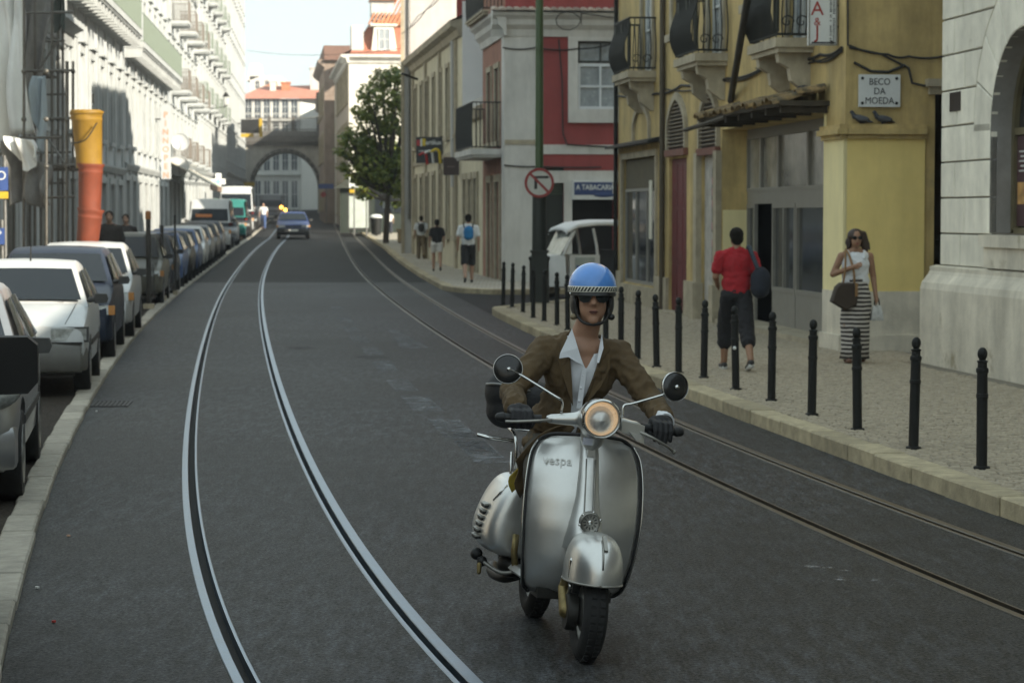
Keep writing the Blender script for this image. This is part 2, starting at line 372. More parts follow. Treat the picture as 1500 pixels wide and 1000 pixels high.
# ---- kerb stones
def kerb(name, pts, width, h0, h1, mat, ln, side, depth=.2):
    P = [Vector(p) for p in pts]; seg = [0]
    for a, b in zip(P, P[1:]): seg.append(seg[-1] + (b - a).length)
    def pos(s): return Vector((np.interp(s, seg, [p.x for p in P]), np.interp(s, seg, [p.y for p in P]), 0))
    root = bpy.data.objects.new(name, None); col.objects.link(root); root['kind'] = 'structure'
    s = 0; rnd = random.Random(name)
    while s < seg[-1] - .3:
        l = ln * rnd.uniform(.75, 1.25); l = min(l, seg[-1] - s)
        a = pos(s + .007); b = pos(s + l - .007); s += l
        d = (b - a); L = d.length; d.normalize(); n = Vector((d.y, -d.x, 0)) * side
        z = zg(a.y); zb = zg(b.y); wv = width * rnd.uniform(.93, 1.07); dz = rnd.uniform(-.006, .006); dn = rnd.uniform(-.008, .008)
        bm = bmesh.new(); c = [(-dn, 0), (wv, 0)]
        lo = h0 - depth; vs = []
        for q, zz in ((a, z), (b, zb)):
            vs.append([bm.verts.new(q + n * -dn + Vector((0, 0, zz + lo))), bm.verts.new(q + n * -dn + Vector((0, 0, zz + h1 + dz))),
                       bm.verts.new(q + n * wv + Vector((0, 0, zz + h1 + dz))), bm.verts.new(q + n * wv + Vector((0, 0, zz + lo)))])
        for i in range(4): bm.faces.new((vs[0][i], vs[0][(i + 1) % 4], vs[1][(i + 1) % 4], vs[1][i]))
        bm.faces.new(vs[0][::-1]); bm.faces.new(vs[1]); bmesh.ops.recalc_face_normals(bm, faces=bm.faces)
        bmesh.ops.bevel(bm, geom=bm.edges[:], offset=.012, segments=1, affect='EDGES')
        me = bpy.data.meshes.new('kerb_stone'); bm.to_mesh(me); bm.free(); link('kerb_stone', me, mat, root)
    return root
kerb('kerb_right', [(XRK(y), y, 0) for y in np.arange(6, 46.4, 1)] + [(-.40, 47.1, 0), (-.15, 47.9, 0), (.6, 49.6, 0), (2.3, 54.6, 0), (4, 56.2, 0), (20, 58, 0)], .24, 0, .13, KERB, .95, 1)
kerb('kerb_far_right', [(20, 61, 0), (4, 59.6, 0), (1.5, 58.3, 0), (-.2, 57.6, 0), (-1.1, 58.6, 0), (-1.71, 60.6, 0)] + [(XRK2(y), y, 0) for y in range(62, 216, 3)], .25, 0, .13, KERB, 1.1, 1)
kerb('kerb_left', [(XLK(y), y, 0) for y in np.arange(6, 60, 1)] + [(XLK(y), y, 0) for y in range(60, 216, 3)], .19, 0, .055, KERBL, .85, -1)

# ---- parking lane, left pavement
mb = MB(); mb.grid([[(XLK(y) - .17, y, zg(y) + .022), (XLK(y) - 2.15, y, zg(y) + .022)] for y in YS], flip=True); struct(mb.build('parking_lane', ASPH3))
mb = MB(); mb.grid([[(XLK(y) - 2.1, y, zg(y) - .1), (XLK(y) - 2.1, y, zg(y) + .12), (XLK(y) - 2.3, y, zg(y) + .125), (XFL(y) - 3, y, zg(y) + .14)] for y in YS], flip=True); struct(mb.build('pavement_left', COBFAR))

# ---- right pavements
mb = MB(); ys = [y for y in np.arange(-76, 46.5, .5)]
mb.grid([[(XRK(y) + .2, y, .10), (XFR(y) + 6, y, .10)] for y in ys])
mb.face([(XRK(46.) + .2, 46., .10), (XFR(46) + 6, 46, .10), (9, 56.6, .10), (4.1, 56, .10), (2.4, 54.4, .10), (.7, 49.5, .10), (-.05, 47.8, .10), (-.25, 47.1, .10)])
pav = struct(mb.build('pavement_right', JOINT))
mb = MB(); mb.grid([[(XRK2(y) + .2, y, zg(y) + .125), (XRK2(y) + 12, y, zg(y) + .125)] for y in np.arange(61, 330, 2)])
mb.face([(20, 61.2, .125), (XRK2(61) + 12, 61, .125), (XRK2(61) + .2, 61, .125), (-1.0, 58.8, .125), (-.15, 57.8, .125), (1.5, 58.5, .125), (4, 59.8, .125)])
struct(mb.build('pavement_far_right', COBFAR))
# cobbles: one small limestone set each, the 300 that show largest as objects, the rest joined
rnd = random.Random(3); cells = []
y = 13.2
while y < 57:
    step = .086 if y < 38 else .13
    x0 = XRK(min(y, 46)) + .26; x1 = XFR(y) + (.7 if y > 29.8 else .1)
    if y > 46.8: x0 = np.interp(y, [46.8, 47.8, 49.6, 54.4, 56, 57], [0, .25, 1.0, 2.7, 4.5, 8]); x1 = min(x1 + 6, 9)
    x = x0 + rnd.uniform(0, .04)
    while x < x1:
        cells.append((x, y + rnd.uniform(-.018, .018), step * rnd.uniform(.80, .94), step * rnd.uniform(.80, .96), rnd.uniform(-.14, .14), rnd.uniform(-.005, .006)))
        x += step * rnd.uniform(.92, 1.06)
    y += step
def cob(mb, x, y, sx, sy, a, dz, z=.10):
    ca, sa = math.cos(a), math.sin(a); k = .78; h = .026
    lo = [(-sx / 2, -sy / 2), (sx / 2, -sy / 2), (sx / 2, sy / 2), (-sx / 2, sy / 2)]
    tr = lambda p, s, zz: (x + (p[0] * ca - p[1] * sa) * s, y + (p[0] * sa + p[1] * ca) * s, zz)
    mb.loft([[tr(p, 1, z - .004) for p in lo], [tr(p, 1, z + h * .6 + dz) for p in lo], [tr(p, k, z + h + dz) for p in lo]])
def inview(c): return abs(c[0] / c[1]) < .205
big = [c for c in cells if inview(c)][:300]; bigset = set(id(c) for c in big)
shapes = []
for i in range(8):
    mb = MB(); r2 = random.Random(i); cob(mb, 0, 0, .086 * r2.uniform(.80, .93), .086 * r2.uniform(.80, .95), 0, 0, 0); shapes.append(mb.mesh('cobble'))
for c in big: link('cobble', shapes[rnd.randrange(8)], COB, pav, (c[0], c[1], .10 + c[5]), (rnd.uniform(-.03, .03), rnd.uniform(-.03, .03), c[4]))
mb = MB()
for c in cells:
    if id(c) not in bigset: cob(mb, *c)
stuff(mb.build('cobbles', M('cobble_field', (.35, .295, .215), .75, var=.32, scale=9, bump=.3, bscale=60, dirt=((.28, .235, .17), .9, .58)), pav))

# ---- worn paint, cracks and the drain
def wornmat(name, c, thr, scale):
    m = bpy.data.materials.new(name); m.use_nodes = True; t = m.node_tree; N = t.nodes; L = t.links.new; b = N['Principled BSDF']; b.inputs['Base Color'].default_value = (*c, 1); b.inputs['Roughness'].default_value = .7
    tc = N.new('ShaderNodeTexCoord'); n = N.new('ShaderNodeTexNoise'); n.inputs['Scale'].default_value = scale; n.inputs['Detail'].default_value = 9; n.inputs['Roughness'].default_value = .75
    L(tc.outputs['Object'], n.inputs['Vector']); r = N.new('ShaderNodeMapRange'); r.inputs['From Min'].default_value = thr; r.inputs['From Max'].default_value = thr + .14; r.inputs['To Max'].default_value = .8; L(n.outputs[0], r.inputs['Value']); L(r.outputs[0], b.inputs['Alpha'])
    return m
WORN = wornmat('worn_paint', (.15, .165, .18), .45, 6); WORN2 = wornmat('worn_paint_thin', (.5, .5, .5), .55, 7); CRK = wornmat('crack_shading', (.012, .012, .012), .30, 5)
def sheet(pts, mat, name, dz=.004, n=1):
    mb = MB(); mb.face([(p[0], p[1], zg(p[1]) + dz) for p in pts]); return mb.build(name, mat, road)
for px, py, ww in [(482, 428, .22), (493, 451, .22), (506, 469, .24), (516, 483, .25), (527, 497, .26), (544, 514, .26), (563, 536, .26), (588, 564, .26), (617, 591, .3), (662, 627, .3), (704, 661, .28), (580, 487, .2), (592, 497, .3), (601, 505, .4), (690, 648, .25)]:
    c = G(px, py); h = .95; dx = .115 * h
    sheet([(c.x - ww / 2 + dx, c.y - h), (c.x + ww / 2 + dx, c.y - h), (c.x + ww / 2 - dx, c.y + h), (c.x - ww / 2 - dx, c.y + h)], WORN, 'lane_dash')
def crack(px0, px1, py, t):
    a = G(px0, py); b = G(px1, py + 1); pts = []; n = 14; rr = random.Random(px0); k = [rr.uniform(-.5, .5) for _ in range(n + 1)]
    for i in range(n + 1): q = a.lerp(b, i / n); pts.append((q.x, q.y + k[i] * .2 - t * math.sin(math.pi * i / n)))
    for i in range(n, -1, -1): q = a.lerp(b, i / n); pts.append((q.x, q.y + k[i] * .2 + t * math.sin(math.pi * i / n)))
    sheet(pts, CRK, 'shaded_crack')  # dark streak: the crack's shading put into the colour
crack(516, 573, 523, .35); crack(417, 466, 509, .35)
for q in ([(1150, 823), (1200, 822), (1260, 838), (1195, 838)], [(1228, 845), (1340, 852), (1336, 858), (1222, 850)], [(1240, 872), (1330, 870), (1352, 878), (1258, 879)], [(1325, 850), (1338, 852), (1362, 876), (1345, 874)], [(1195, 848), (1200, 848), (1262, 877), (1256, 877)],
          [(1440, 824), (1490, 828), (1500, 838), (1470, 832)], [(403, 441), (445, 441), (445, 444), (403, 443)]):
    sheet([G(*p) for p in q], WORN2, 'worn_marking', .005)
# drain grate beside the left kerb
dc = G(163, 592); gr = thing('drain_grate', 'small iron drain grate set in asphalt beside the pale kerb', 'grate', (dc.x, dc.y, .002), R(5))
mb = MB(); mb.box(-.17, .17, -.32, .32, -.02, .003); mb.build('pit', GROOVE, gr)
mb = MB(); mb.box(-.19, .19, -.34, -.31, -.02, .008); mb.box(-.19, .19, .31, .34, -.02, .008); mb.box(-.19, -.165, -.31, .31, -.02, .008); mb.box(.165, .19, -.31, .31, -.02, .008); mb.build('rim', M('cast_iron', (.035, .032, .03), .6, .4, var=.3), gr)
for i in range(7): mb = MB(); x = -.135 + i * .045; mb.box(x - .011, x + .011, -.309, .309, -.02, .007); mb.build('bar', MATS['cast_iron'], gr)
# litter on the asphalt
for i, (px, py, c, lb) in enumerate([(79, 912 + 0, (.5, .05, .04), 'tiny red scrap of litter on the asphalt by the kerb'), (54, 862, (.6, .6, .58), 'tiny white scrap of litter below the pale kerb end'), (100, 786, (.5, .3, .2), 'tiny tan scrap of litter on asphalt between kerb and rail'), (141, 603, (.75, .75, .72), 'tiny white paper scrap beside the drain grate'), (1337, 700, (.6, .58, .5), 'tiny pale scrap of litter at the foot of the bollard kerb')]):
    q = G(px, py); mb = MB(); mb.loft([[(q.x + .010 * math.cos(k * 1.2566) * (1 + .4 * math.sin(k * 3 + i)), q.y + .014 * math.sin(k * 1.2566), z) for k in range(5)] for z in (.004, .009, .013)]); tag(mb.build('litter_scrap', M('litter%d' % i, c, .8, var=.1)), lb, 'litter', 'litter on the road')
# ================================================================== buildings
class Side:                                   # one wall of a building: parts placed in the facade frame
    def __init__(s, root, fr, base):
        s.root = root; s.fr = fr
        d = fr.o - base.o; s.loc = Vector((d.dot(base.x), d.dot(base.y), d.z)); s.rot = (0, 0, fr.a - base.a)
    def add(s, mb, name, mat, smooth=None, parent=None, weld=False):
        if parent is not None: return mb.build(name, mat, parent, smooth, weld)
        return mb.build(name, mat, s.root, smooth, weld, s.loc, s.rot)
def building(name, label, fr):
    root = thing(name, label, 'building', fr.o, fr.a); return root, Side(root, fr, fr)
def facade(mb, L, H, holes, depth=.25, x0=0.0, z0=-.3, y=0.0):
    xs = sorted({x0, L, *[h[0] for h in holes], *[h[1] for h in holes]}); zs = sorted({z0, H, *[h[2] for h in holes], *[h[3] for h in holes]})
    for a, b in zip(xs, xs[1:]):
        for c, d in zip(zs, zs[1:]):
            mx, mz = (a + b) / 2, (c + d) / 2
            if any(h[0] < mx < h[1] and h[2] < mz < h[3] for h in holes): continue
            mb.face([(a, y, c), (b, y, c), (b, y, d), (a, y, d)])
    for h in holes:
        a, b, c, d = h[:4]; e = y + (h[4] if len(h) > 4 else depth)
        mb.face([(a, y, c), (a, e, c), (a, e, d), (a, y, d)]); mb.face([(b, y, c), (b, y, d), (b, e, d), (b, e, c)])
        mb.face([(a, y, d), (a, e, d), (b, e, d), (b, y, d)]); mb.face([(a, y, c), (b, y, c), (b, e, c), (a, e, c)])
def shell(mb, L, H, D, x0=0.0, z0=-.3, y=0.0, left=True, right=True):
    if left: mb.face([(x0, y, z0), (x0, y, H), (x0, D, H), (x0, D, z0)])
    if right: mb.face([(L, y, z0), (L, D, z0), (L, D, H), (L, y, H)])
    mb.face([(x0, D, z0), (x0, D, H), (L, D, H), (L, D, z0)]); mb.face([(x0, y, H), (L, y, H), (L, D, H), (x0, D, H)])
def window(S, u0, u1, w0, w1, y, fm, gm, cols=2, rows=3, t=.05, d=.05, name='window', trans=None, tm=None):
    mb = MB()
    mb.box(u0, u0 + t, y - d, y, w0, w1); mb.box(u1 - t, u1, y - d, y, w0, w1); mb.box(u0 + t, u1 - t, y - d, y, w0, w0 + t); mb.box(u0 + t, u1 - t, y - d, y, w1 - t, w1)
    iu0, iu1, iw0, iw1 = u0 + t, u1 - t, w0 + t, w1 - t; m = t * .7
    for i in range(1, cols): c = iu0 + (iu1 - iu0) * i / cols; mb.box(c - m / 2, c + m / 2, y - d, y, iw0, iw1)
    zs = [iw0 + (iw1 - iw0) * j / rows for j in range(rows + 1)]; xs = [iu0 + (iu1 - iu0) * i / cols for i in range(cols + 1)]
    for j in range(1, rows):
        for i in range(cols): mb.box(xs[i] + (m / 2 if i else 0), xs[i + 1] - (m / 2 if i < cols - 1 else 0), y - d * .9, y - .004, zs[j] - m / 2, zs[j] + m / 2)
    f = S.add(mb, name, fm)
    for i in range(cols):
        for j in range(rows):
            p = MB(); p.face([(xs[i] + .001, y - .012, zs[j]), (xs[i + 1] - .001, y - .012, zs[j]), (xs[i + 1] - .001, y - .012, zs[j + 1]), (xs[i] + .001, y - .012, zs[j + 1])]); S.add(p, 'pane', gm, parent=f)
    return f
def surround(S, u0, u1, w0, w1, mat, b=.16, p=.05, sill=True, name='window_surround', head=.0):
    mb = MB(); mb.box(u0 - b, u0, -p, .02, w0, w1); mb.box(u1, u1 + b, -p, .02, w0, w1); mb.box(u0 - b, u1 + b, -p - .01, .02, w1, w1 + b + head)
    if head: mb.box(u0 - b - .08, u1 + b + .08, -p - .12, .02, w1 + b + head, w1 + b + head + .07)
    if sill: mb.box(u0 - b - .05, u1 + b + .05, -p - .08, .02, w0 - .13, w0)
    return S.add(mb, name, mat)
def plate(S, u0, u1, w0, w1, y, mat, name, t=.03):
    mb = MB(); mb.box(u0, u1, y, y + t, w0, w1); return S.add(mb, name, mat)
def block(poly, y0, y1, ch=.012):
    mb = MB(); cx = sum(p[0] for p in poly) / len(poly); cz = sum(p[1] for p in poly) / len(poly)
    def shr(p): d = Vector((p[0] - cx, p[1] - cz)); l = d.length; return (cx + d.x * (1 - ch * 1.3 / l), cz + d.y * (1 - ch * 1.3 / l))
    q = [shr(p) for p in poly]
    mb.loft([[(a, y0, b) for a, b in poly], [(a, y1 + ch, b) for a, b in poly], [(a, y1, b) for a, b in q]]); return mb
def moulding(S, u0, u1, prof, mat, name):      # prof: (y,z) section swept along the wall
    mb = MB(); mb.loft([[(u, y, z) for y, z in prof] for u in (u0, u1)]); return S.add(mb, name, mat)

WSTONE = M('white_stone', (.83, .785, .66), .85, var=.16, scale=3, bump=.25, bscale=30, streak=.25, rnd=.07, dirt=((.30, .25, .17), 2.2, .66))
WSTONE2 = M('plinth_stone', (.72, .66, .54), .85, var=.2, scale=2.5, bump=.35, bscale=30, streak=.35, dirt=((.30, .25, .16), 1.3, .58))
WJOINT = M('stone_joint', (.13, .11, .085), .95, var=.2)
REVEAL = M('grey_render', (.27, .255, .235), .85, var=.25, scale=3, bump=.2)
OCHRE = M('ochre_render', (.63, .465, .20), .88, var=.26, scale=1.6, bump=.3, bscale=25, streak=.55, dirt=((.34, .27, .14), 1.1, .57))
YELLOW = M('yellow_paint', (.84, .655, .25), .75, var=.08, scale=2, bump=.12, bscale=25, streak=.12)
PALEY = M('pale_yellow_paint', (.86, .75, .41), .75, var=.08, scale=2, bump=.12, bscale=25, streak=.12)
OSTONE = M('old_stone', (.46, .40, .29), .88, var=.25, scale=4, bump=.35, bscale=30, streak=.4)
SLATS = M('louvre_wood', (.19, .15, .10), .8, var=.25, scale=10, streak=.3); REDW = M('dark_red_paint', (.13, .012, .014), .55, var=.25, scale=6, streak=.25)
GREYM = M('grey_metal_frame', (.26, .25, .22), .55, .2, var=.15, scale=6); IRON = M('balcony_iron', (.018, .02, .017), .6, .2, var=.3, scale=20)

# ------------------------------------------------ white rusticated stone building (near right)
fr0 = Frame.two((5.30, 29.75), (10.34, -12.3)); r0, S0 = building('stone_building', 'white rusticated stone building with arched window at the alley corner', fr0)
UC, WC, RI, RO = 3.02, 2.88, 1.12, 1.74
mb = MB(); hole = (UC - RI, UC + RI, 1.72, WC + RI)
def archpt(r, k, n=16): t = math.pi - math.pi * k / n; return (UC + r * math.cos(t), WC + r * math.sin(t))
facade(mb, fr0.L, 8.6, [(UC - RI, UC + RI, 1.72, WC + RI, .01)], z0=-.2)
for k in range(16):                                   # fill the corners above the arch, then its reveal
    a, b = archpt(RI, k), archpt(RI, k + 1); mb.face([(a[0], 0, a[1]), (b[0], 0, b[1]), (b[0], 0, WC + RI), (a[0], 0, WC + RI)])
shell(mb, fr0.L, 8.6, 22, z0=-.2); S0.add(mb, 'wall', WJOINT)
mb = MB(); ring = [(UC - RI, 1.72)] + [archpt(RI, k) for k in range(17)] + [(UC + RI, 1.72)]
mb.grid([[(a, -.03, b) for a, b in ring], [(a, .27, b) for a, b in ring]]); S0.add(mb, 'arch_reveal', REVEAL, 40)
def clipu(w, r):  return UC - (math.sqrt(max(r * r - (w - WC) ** 2, 0)) if w > WC else RI)
cuts = {0: [.95], 1: [.55], 2: [1.0], 3: [.62], 4: [.92], 5: [.5], 6: [.85], 7: [.55], 8: [1.1], 9: [.7]}
for k in range(-1, 10):
    w0 = 1.70 + .432 * k; w1 = w0 + .432; g = .009; gv = .022
    if k == -1: w0, w1 = 1.31, 1.70
    rb = RO if w1 > WC + .15 else RI
    cs = [0.0] + cuts.get(k, [.8]) + [None]
    for a, b in zip(cs, cs[1:]):
        if b is None:
            if w0 > WC + RO: poly = [(a + g, w0 + g), (3.1, w0 + g), (3.1, w1 - g), (a + g, w1 - g)]
            else:
                rt = [(clipu(w0 + g + (w1 - w0 - 2 * g) * i / 5, rb) - (g if rb == RO else 0), w0 + g + (w1 - w0 - 2 * g) * i / 5) for i in range(6)]
                rt = [(max(x, a + .06), z) for x, z in rt]; poly = [(a + g, w0 + g)] + rt + [(a + g, w1 - g)]
        else: poly = [(a + (gv if a else 0), w0 + g), (b - gv, w0 + g), (b - gv, w1 - g), (a + (gv if a else 0), w1 - g)]
        S0.add(block(poly, .05, -.035), 'stone_block', WSTONE)
for k in range(9):                                    # voussoirs
    t0 = math.pi - (k + .0) * math.pi / 9 - .008; t1 = math.pi - (k + 1) * math.pi / 9 + .008
    if WC + RO * math.sin((t0 + t1) / 2) < WC + .25: continue
    arc = [t0 + (t1 - t0) * i / 3 for i in range(4)]
    poly = [(UC + RI * math.cos(t), WC + RI * math.sin(t)) for t in arc] + [(UC + RO * math.cos(t), WC + RO * math.sin(t)) for t in arc[::-1]]
    S0.add(block(poly, .05, -.035), 'stone_block', WSTONE)
for j, w0 in enumerate(np.arange(1.70, 6.4, .432)):   # courses on past the window (towards the camera)
    for i in range(8): a = UC + RI + (RO - RI if w0 > WC else 0) + .05 + i * 1.1 + (.3 if j % 2 else 0); S0.add(block([(a, w0 + .008), (a + 1.085, w0 + .008), (a + 1.085, w0 + .424), (a, w0 + .424)], .05, -.035), 'stone_block', WSTONE)
moulding(S0, -.22, fr0.L, [(0, .1), (-.22, .1), (-.22, 1.02), (-.20, 1.10), (-.12, 1.20), (-.10, 1.24), (-.10, 1.29), (-.02, 1.31), (0, 1.31)], WSTONE2, 'plinth')
mb = MB(); mb.box(-.22, 0, 0, 1.2, .1, 1.02); S0.add(mb, 'plinth_return', WSTONE2)
mb = MB(); mb.box(UC - RI - .1, UC + RI + .1, -.13, .2, 1.56, 1.70); mb.box(UC - RI - .02, UC + RI + .02, -.09, 0, 1.32, 1.56); S0.add(mb, 'window_sill', WSTONE2)
POSTER = M('plum_poster', (.075, .035, .04), .5, var=.3, scale=3); BRASS = M('window_bronze', (.20, .17, .10), .5, .5, var=.2)
mb = MB(); ri = RI - .09
o_ = [(UC - RI + .0, 1.7)] + [archpt(RI, k) for k in range(17)] + [(UC + RI, 1.7)]; i_ = [(UC - ri, 1.78)] + [archpt(ri, k) for k in range(17)] + [(UC + ri, 1.78)]
mb.grid([[(a, .27, b) for a, b in o_], [(a, .22, b) for a, b in o_], [(a, .22, b) for a, b in i_], [(a, .29, b) for a, b in i_]]); mb.box(UC - ri, UC + ri, .22, .27, 1.7, 1.78); mb.box(UC - ri, UC + ri, .225, .27, WC - .04, WC + .04)
wf = S0.add(mb, 'window', BRASS)
mb = MB(); mb.face([(a, .28, b) for a, b in i_]); S0.add(mb, 'pane', GLASS, parent=wf)
mb = MB(); mb.box(UC - ri + .02, UC + ri - .02, .255, .262, 1.80, WC - .05); S0.add(mb, 'poster', POSTER, parent=wf)
mb = MB(); mb.box(UC - ri + .06, UC - ri + .40, .248, .252, 2.05, 2.30); S0.add(mb, 'poster_picture', M('poster_orange', (.5, .28, .10), .5, var=.6, scale=9, dirt=((.4, .1, .05), 12, .55)), parent=wf)
for j in range(5): mb = MB(); mb.box(UC - ri + .10 + .05 * (j % 2), UC - ri + .55, .249, .252, 2.42 + j * .055, 2.44 + j * .055); S0.add(mb, 'poster_text_line', M('poster_white', (.5, .5, .48), .5, var=.1), parent=wf)
mb = MB(); mb.box(.36, .78, -.046, -.034, 3.17, 3.40); S0.add(mb, 'vent_plate', M('rusty_plate', (.035, .022, .015), .8, .3, var=.4, scale=20, bump=.4))

# ------------------------------------------------ ochre building with balconies
fr1 = Frame.two((2.22, 50.7), (4.41, 32.1)); fr1b = Frame.two((4.41, 32.1), (28.25, 34.91))
r1, S1 = building('ochre_building', 'ochre corner building with iron balconies, tiled shop canopy and pale pillar', fr1); S1b = Side(r1, fr1b, fr1)
U = lambda px, py=300, inset=0: fr1.px(px, py, inset)[0]
W = lambda px, py, inset=0: fr1.px(px, py, inset)[1]
L1 = fr1.L; CT = 3.62
shop = (U(1057), 17.72, .1, 3.32, .5); door = (U(980), U(1006), .12, W(993, 232), .1); win = (U(913), U(962), W(930, 415), W(930, 232), .09); post = (U(1028), U(1052), .1, 2.95, .12)
BALC = [(15.15, 17.0), (9.25, 11.15), (2.6, 4.5)]; BW = [W(1188, 57), W(1066, 78), W(960, 104)]
bal_holes = [(a + .35, b - .35, BW[i] + .02, BW[i] + 2.45, .12) for i, (a, b) in enumerate(BALC)]
mid = [(6.2, 7.3, 5.2, 7.0, .22), (12.7, 13.7, 5.2, 7.0, .22)]
upper = [(a + .35, b - .35, 8.2 + 3.6 * k, 10.4 + 3.6 * k, .22) for a, b in BALC for k in range(3)]
mb = MB(); facade(mb, L1, 17.5, [shop, door, win, post] + bal_holes + mid + upper); shell(mb, L1, 17.5, 24, right=False); S1.add(mb, 'wall', OCHRE)
mb = MB(); hb = (1.22, 2.2, .1, 3.66, .8); facade(mb, fr1b.L, 17.5, [hb]); S1b.add(mb, 'alley_wall', OCHRE)
mb = MB(); mb.face([(1.2, .78, 0), (2.3, .78, 0), (2.3, .78, 3.8), (1.2, .78, 3.8)]); S1b.add(mb, 'alley_door', M('alley_door_brown', (.028, .018, .012), .8, var=.4, scale=4, streak=.4))
mb = MB(); mb.box(1.08, 2.4, -.16, .05, 3.62, 3.72); mb.box(1.12, 2.35, -.10, .05, 3.52, 3.62); S1b.add(mb, 'door_hood', OSTONE)
# corner pillar: yellow paint, cornice and stone base, a skin 3 cm proud on both faces
pu0 = 17.72; cz = W(1225, 205)
def skin(zlo, zhi, p, mat, name, mat2=None):
    mb = MB(); mb.box(pu0, L1 + p, -p, .02, zlo, zhi); S1.add(mb, name, mat)
    mb = MB(); mb.box(.0, 1.08, -p, .02, zlo, zhi); S1b.add(mb, name, mat2 or mat)
cb = W(1222, 425); 
skin(cb, cz, .03, PALEY, 'pillar_paint', YELLOW); skin(.33, cb, .045, WSTONE2, 'pillar_base_stone'); skin(.1, .33, .09, WSTONE2, 'pillar_foot_stone')
for z0_, z1_, p in ((cz, cz + .06, .08), (cz + .06, cz + .13, .14), (cz + .13, cz + .19, .10)): skin(z0_, z1_, p, OCHRE, 'pillar_cornice')
pr = PALEY; mb = MB(); mb.box(pu0 - .03, pu0, -.03, .5, cb, 3.30); S1.add(mb, 'shop_jamb', PALEY)
# plinth strip below shop windows, dado
for a, b in ((0, U(913)), (win[0], win[1]), (U(962), door[0]), (door[1], post[0]), (post[1], shop[0])):
    if b - a > .05:
        mb = MB(); mb.box(a + .002, b - .002, -.06, .02, .1, .75 if (a, b) != (win[0], win[1]) else win[2] - .03); S1.add(mb, 'plinth_stone', OSTONE)
mb = MB(); mb.box(shop[0] - .01, shop[0] + .012, .02, .46, .6, 2.0); S1.add(mb, 'fresh_paint', PALEY)
# shop front: metal frame, glazed doors, transom
y = .48; s0, s1 = shop[0], shop[1]; zt = W(1150, 298, .5); zt2 = W(1150, 283, .5)
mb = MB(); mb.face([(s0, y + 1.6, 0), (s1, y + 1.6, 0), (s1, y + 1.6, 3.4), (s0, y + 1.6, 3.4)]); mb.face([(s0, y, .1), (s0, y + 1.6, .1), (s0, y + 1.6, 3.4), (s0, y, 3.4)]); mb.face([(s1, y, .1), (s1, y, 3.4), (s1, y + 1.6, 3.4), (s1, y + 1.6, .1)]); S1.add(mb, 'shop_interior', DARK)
SG = M('shop_glass', (.045, .05, .05), .04, var=.3, scale=3, spec=.9)
U5 = lambda px: fr1.px(px, 300, .5)[0]
gap0, gap1 = U5(1123), U5(1138)
mb = MB(); mb.box(s0, s1, y - .05, y + .03, zt, zt2 + .04); mb.box(s0, s1, y - .05, y + .03, 3.22, 3.32); S1.add(mb, 'shop_transom', GREYM)
xs_up = [s0, U5(1120), U5(1146), U5(1190), s1]
for a, b in zip(xs_up, xs_up[1:]):
    if b - a > .2: window(S1, a, b, zt2 + .04, 3.22, y, GREYM, M('hung_sheet_glass', (.40, .385, .33), .2, var=.55, scale=1.6, streak=.65, spec=.8), 1, 1, .06, .06, 'shop_fanlight')
for a, b, nm, c in ((s0, gap0 - .55, 'shop_window', 1), (gap1, gap1 + 1.55, 'shop_door', 2), (gap1 + 1.6, s1, 'shop_window', 1)):
    if b - a < .15: continue
    window(S1, a, b, .72, zt, y, GREYM, SG, c, 1, .07, .06, nm)
    plate(S1, a, b, .12, .72, y - .05, GREYM, 'kick_panel', .05)
mb = MB(); mb.box(s0, s1, -.12, .5, .02, .2); S1.add(mb, 'shop_step', OSTONE)
# red door, louvred gothic fanlights, blind arch
plate(S1, door[0], door[1], .12, door[3], .06, REDW, 'red_door'); 
for i in range(3):
    a = door[0] + .06 + i * (door[1] - door[0] - .1) / 3; b = a + (door[1] - door[0] - .1) / 3 - .05
    for z0_, z1_ in ((.25, 1.0), (1.08, 2.0), (2.08, door[3] - .1)): plate(S1, a, b, z0_, z1_, .045, REDW, 'door_panel', .02)
mb = MB(); mb.box(door[0] - .1, door[1] + .1, -.2, .3, .02, .16); S1.add(mb, 'door_step', OSTONE)
def gothic(u0, u1, w0, wt, k=10):              # pointed arch outline
    c = (u0 + u1) / 2; hw = (u1 - u0) / 2; hs = wt - w0; L_ = []; 
    for i in range(k + 1):
        t = i / k; z = w0 + hs * (.35 + .65 * t); L_.append((c - hw * (1 - t ** 1.9) ** .75, z))
    return [(u0, w0)] + L_[:-1] + [(c, wt)] + [(2 * c - a, b) for a, b in L_[:-1][::-1]] + [(u1, w0)]
def archband(S, u0, u1, w0, wt, bw, p, mat, name):
    o_ = gothic(u0 - bw, u1 + bw, w0, wt + bw * 1.3); i_ = gothic(u0, u1, w0, wt)
    mb = MB(); mb.grid([[(a, .01, b) for a, b in o_], [(a, -p, b) for a, b in o_], [(a, -p, b) for a, b in i_], [(a, .01, b) for a, b in i_]], flip=True); return S.add(mb, name, mat, 40)
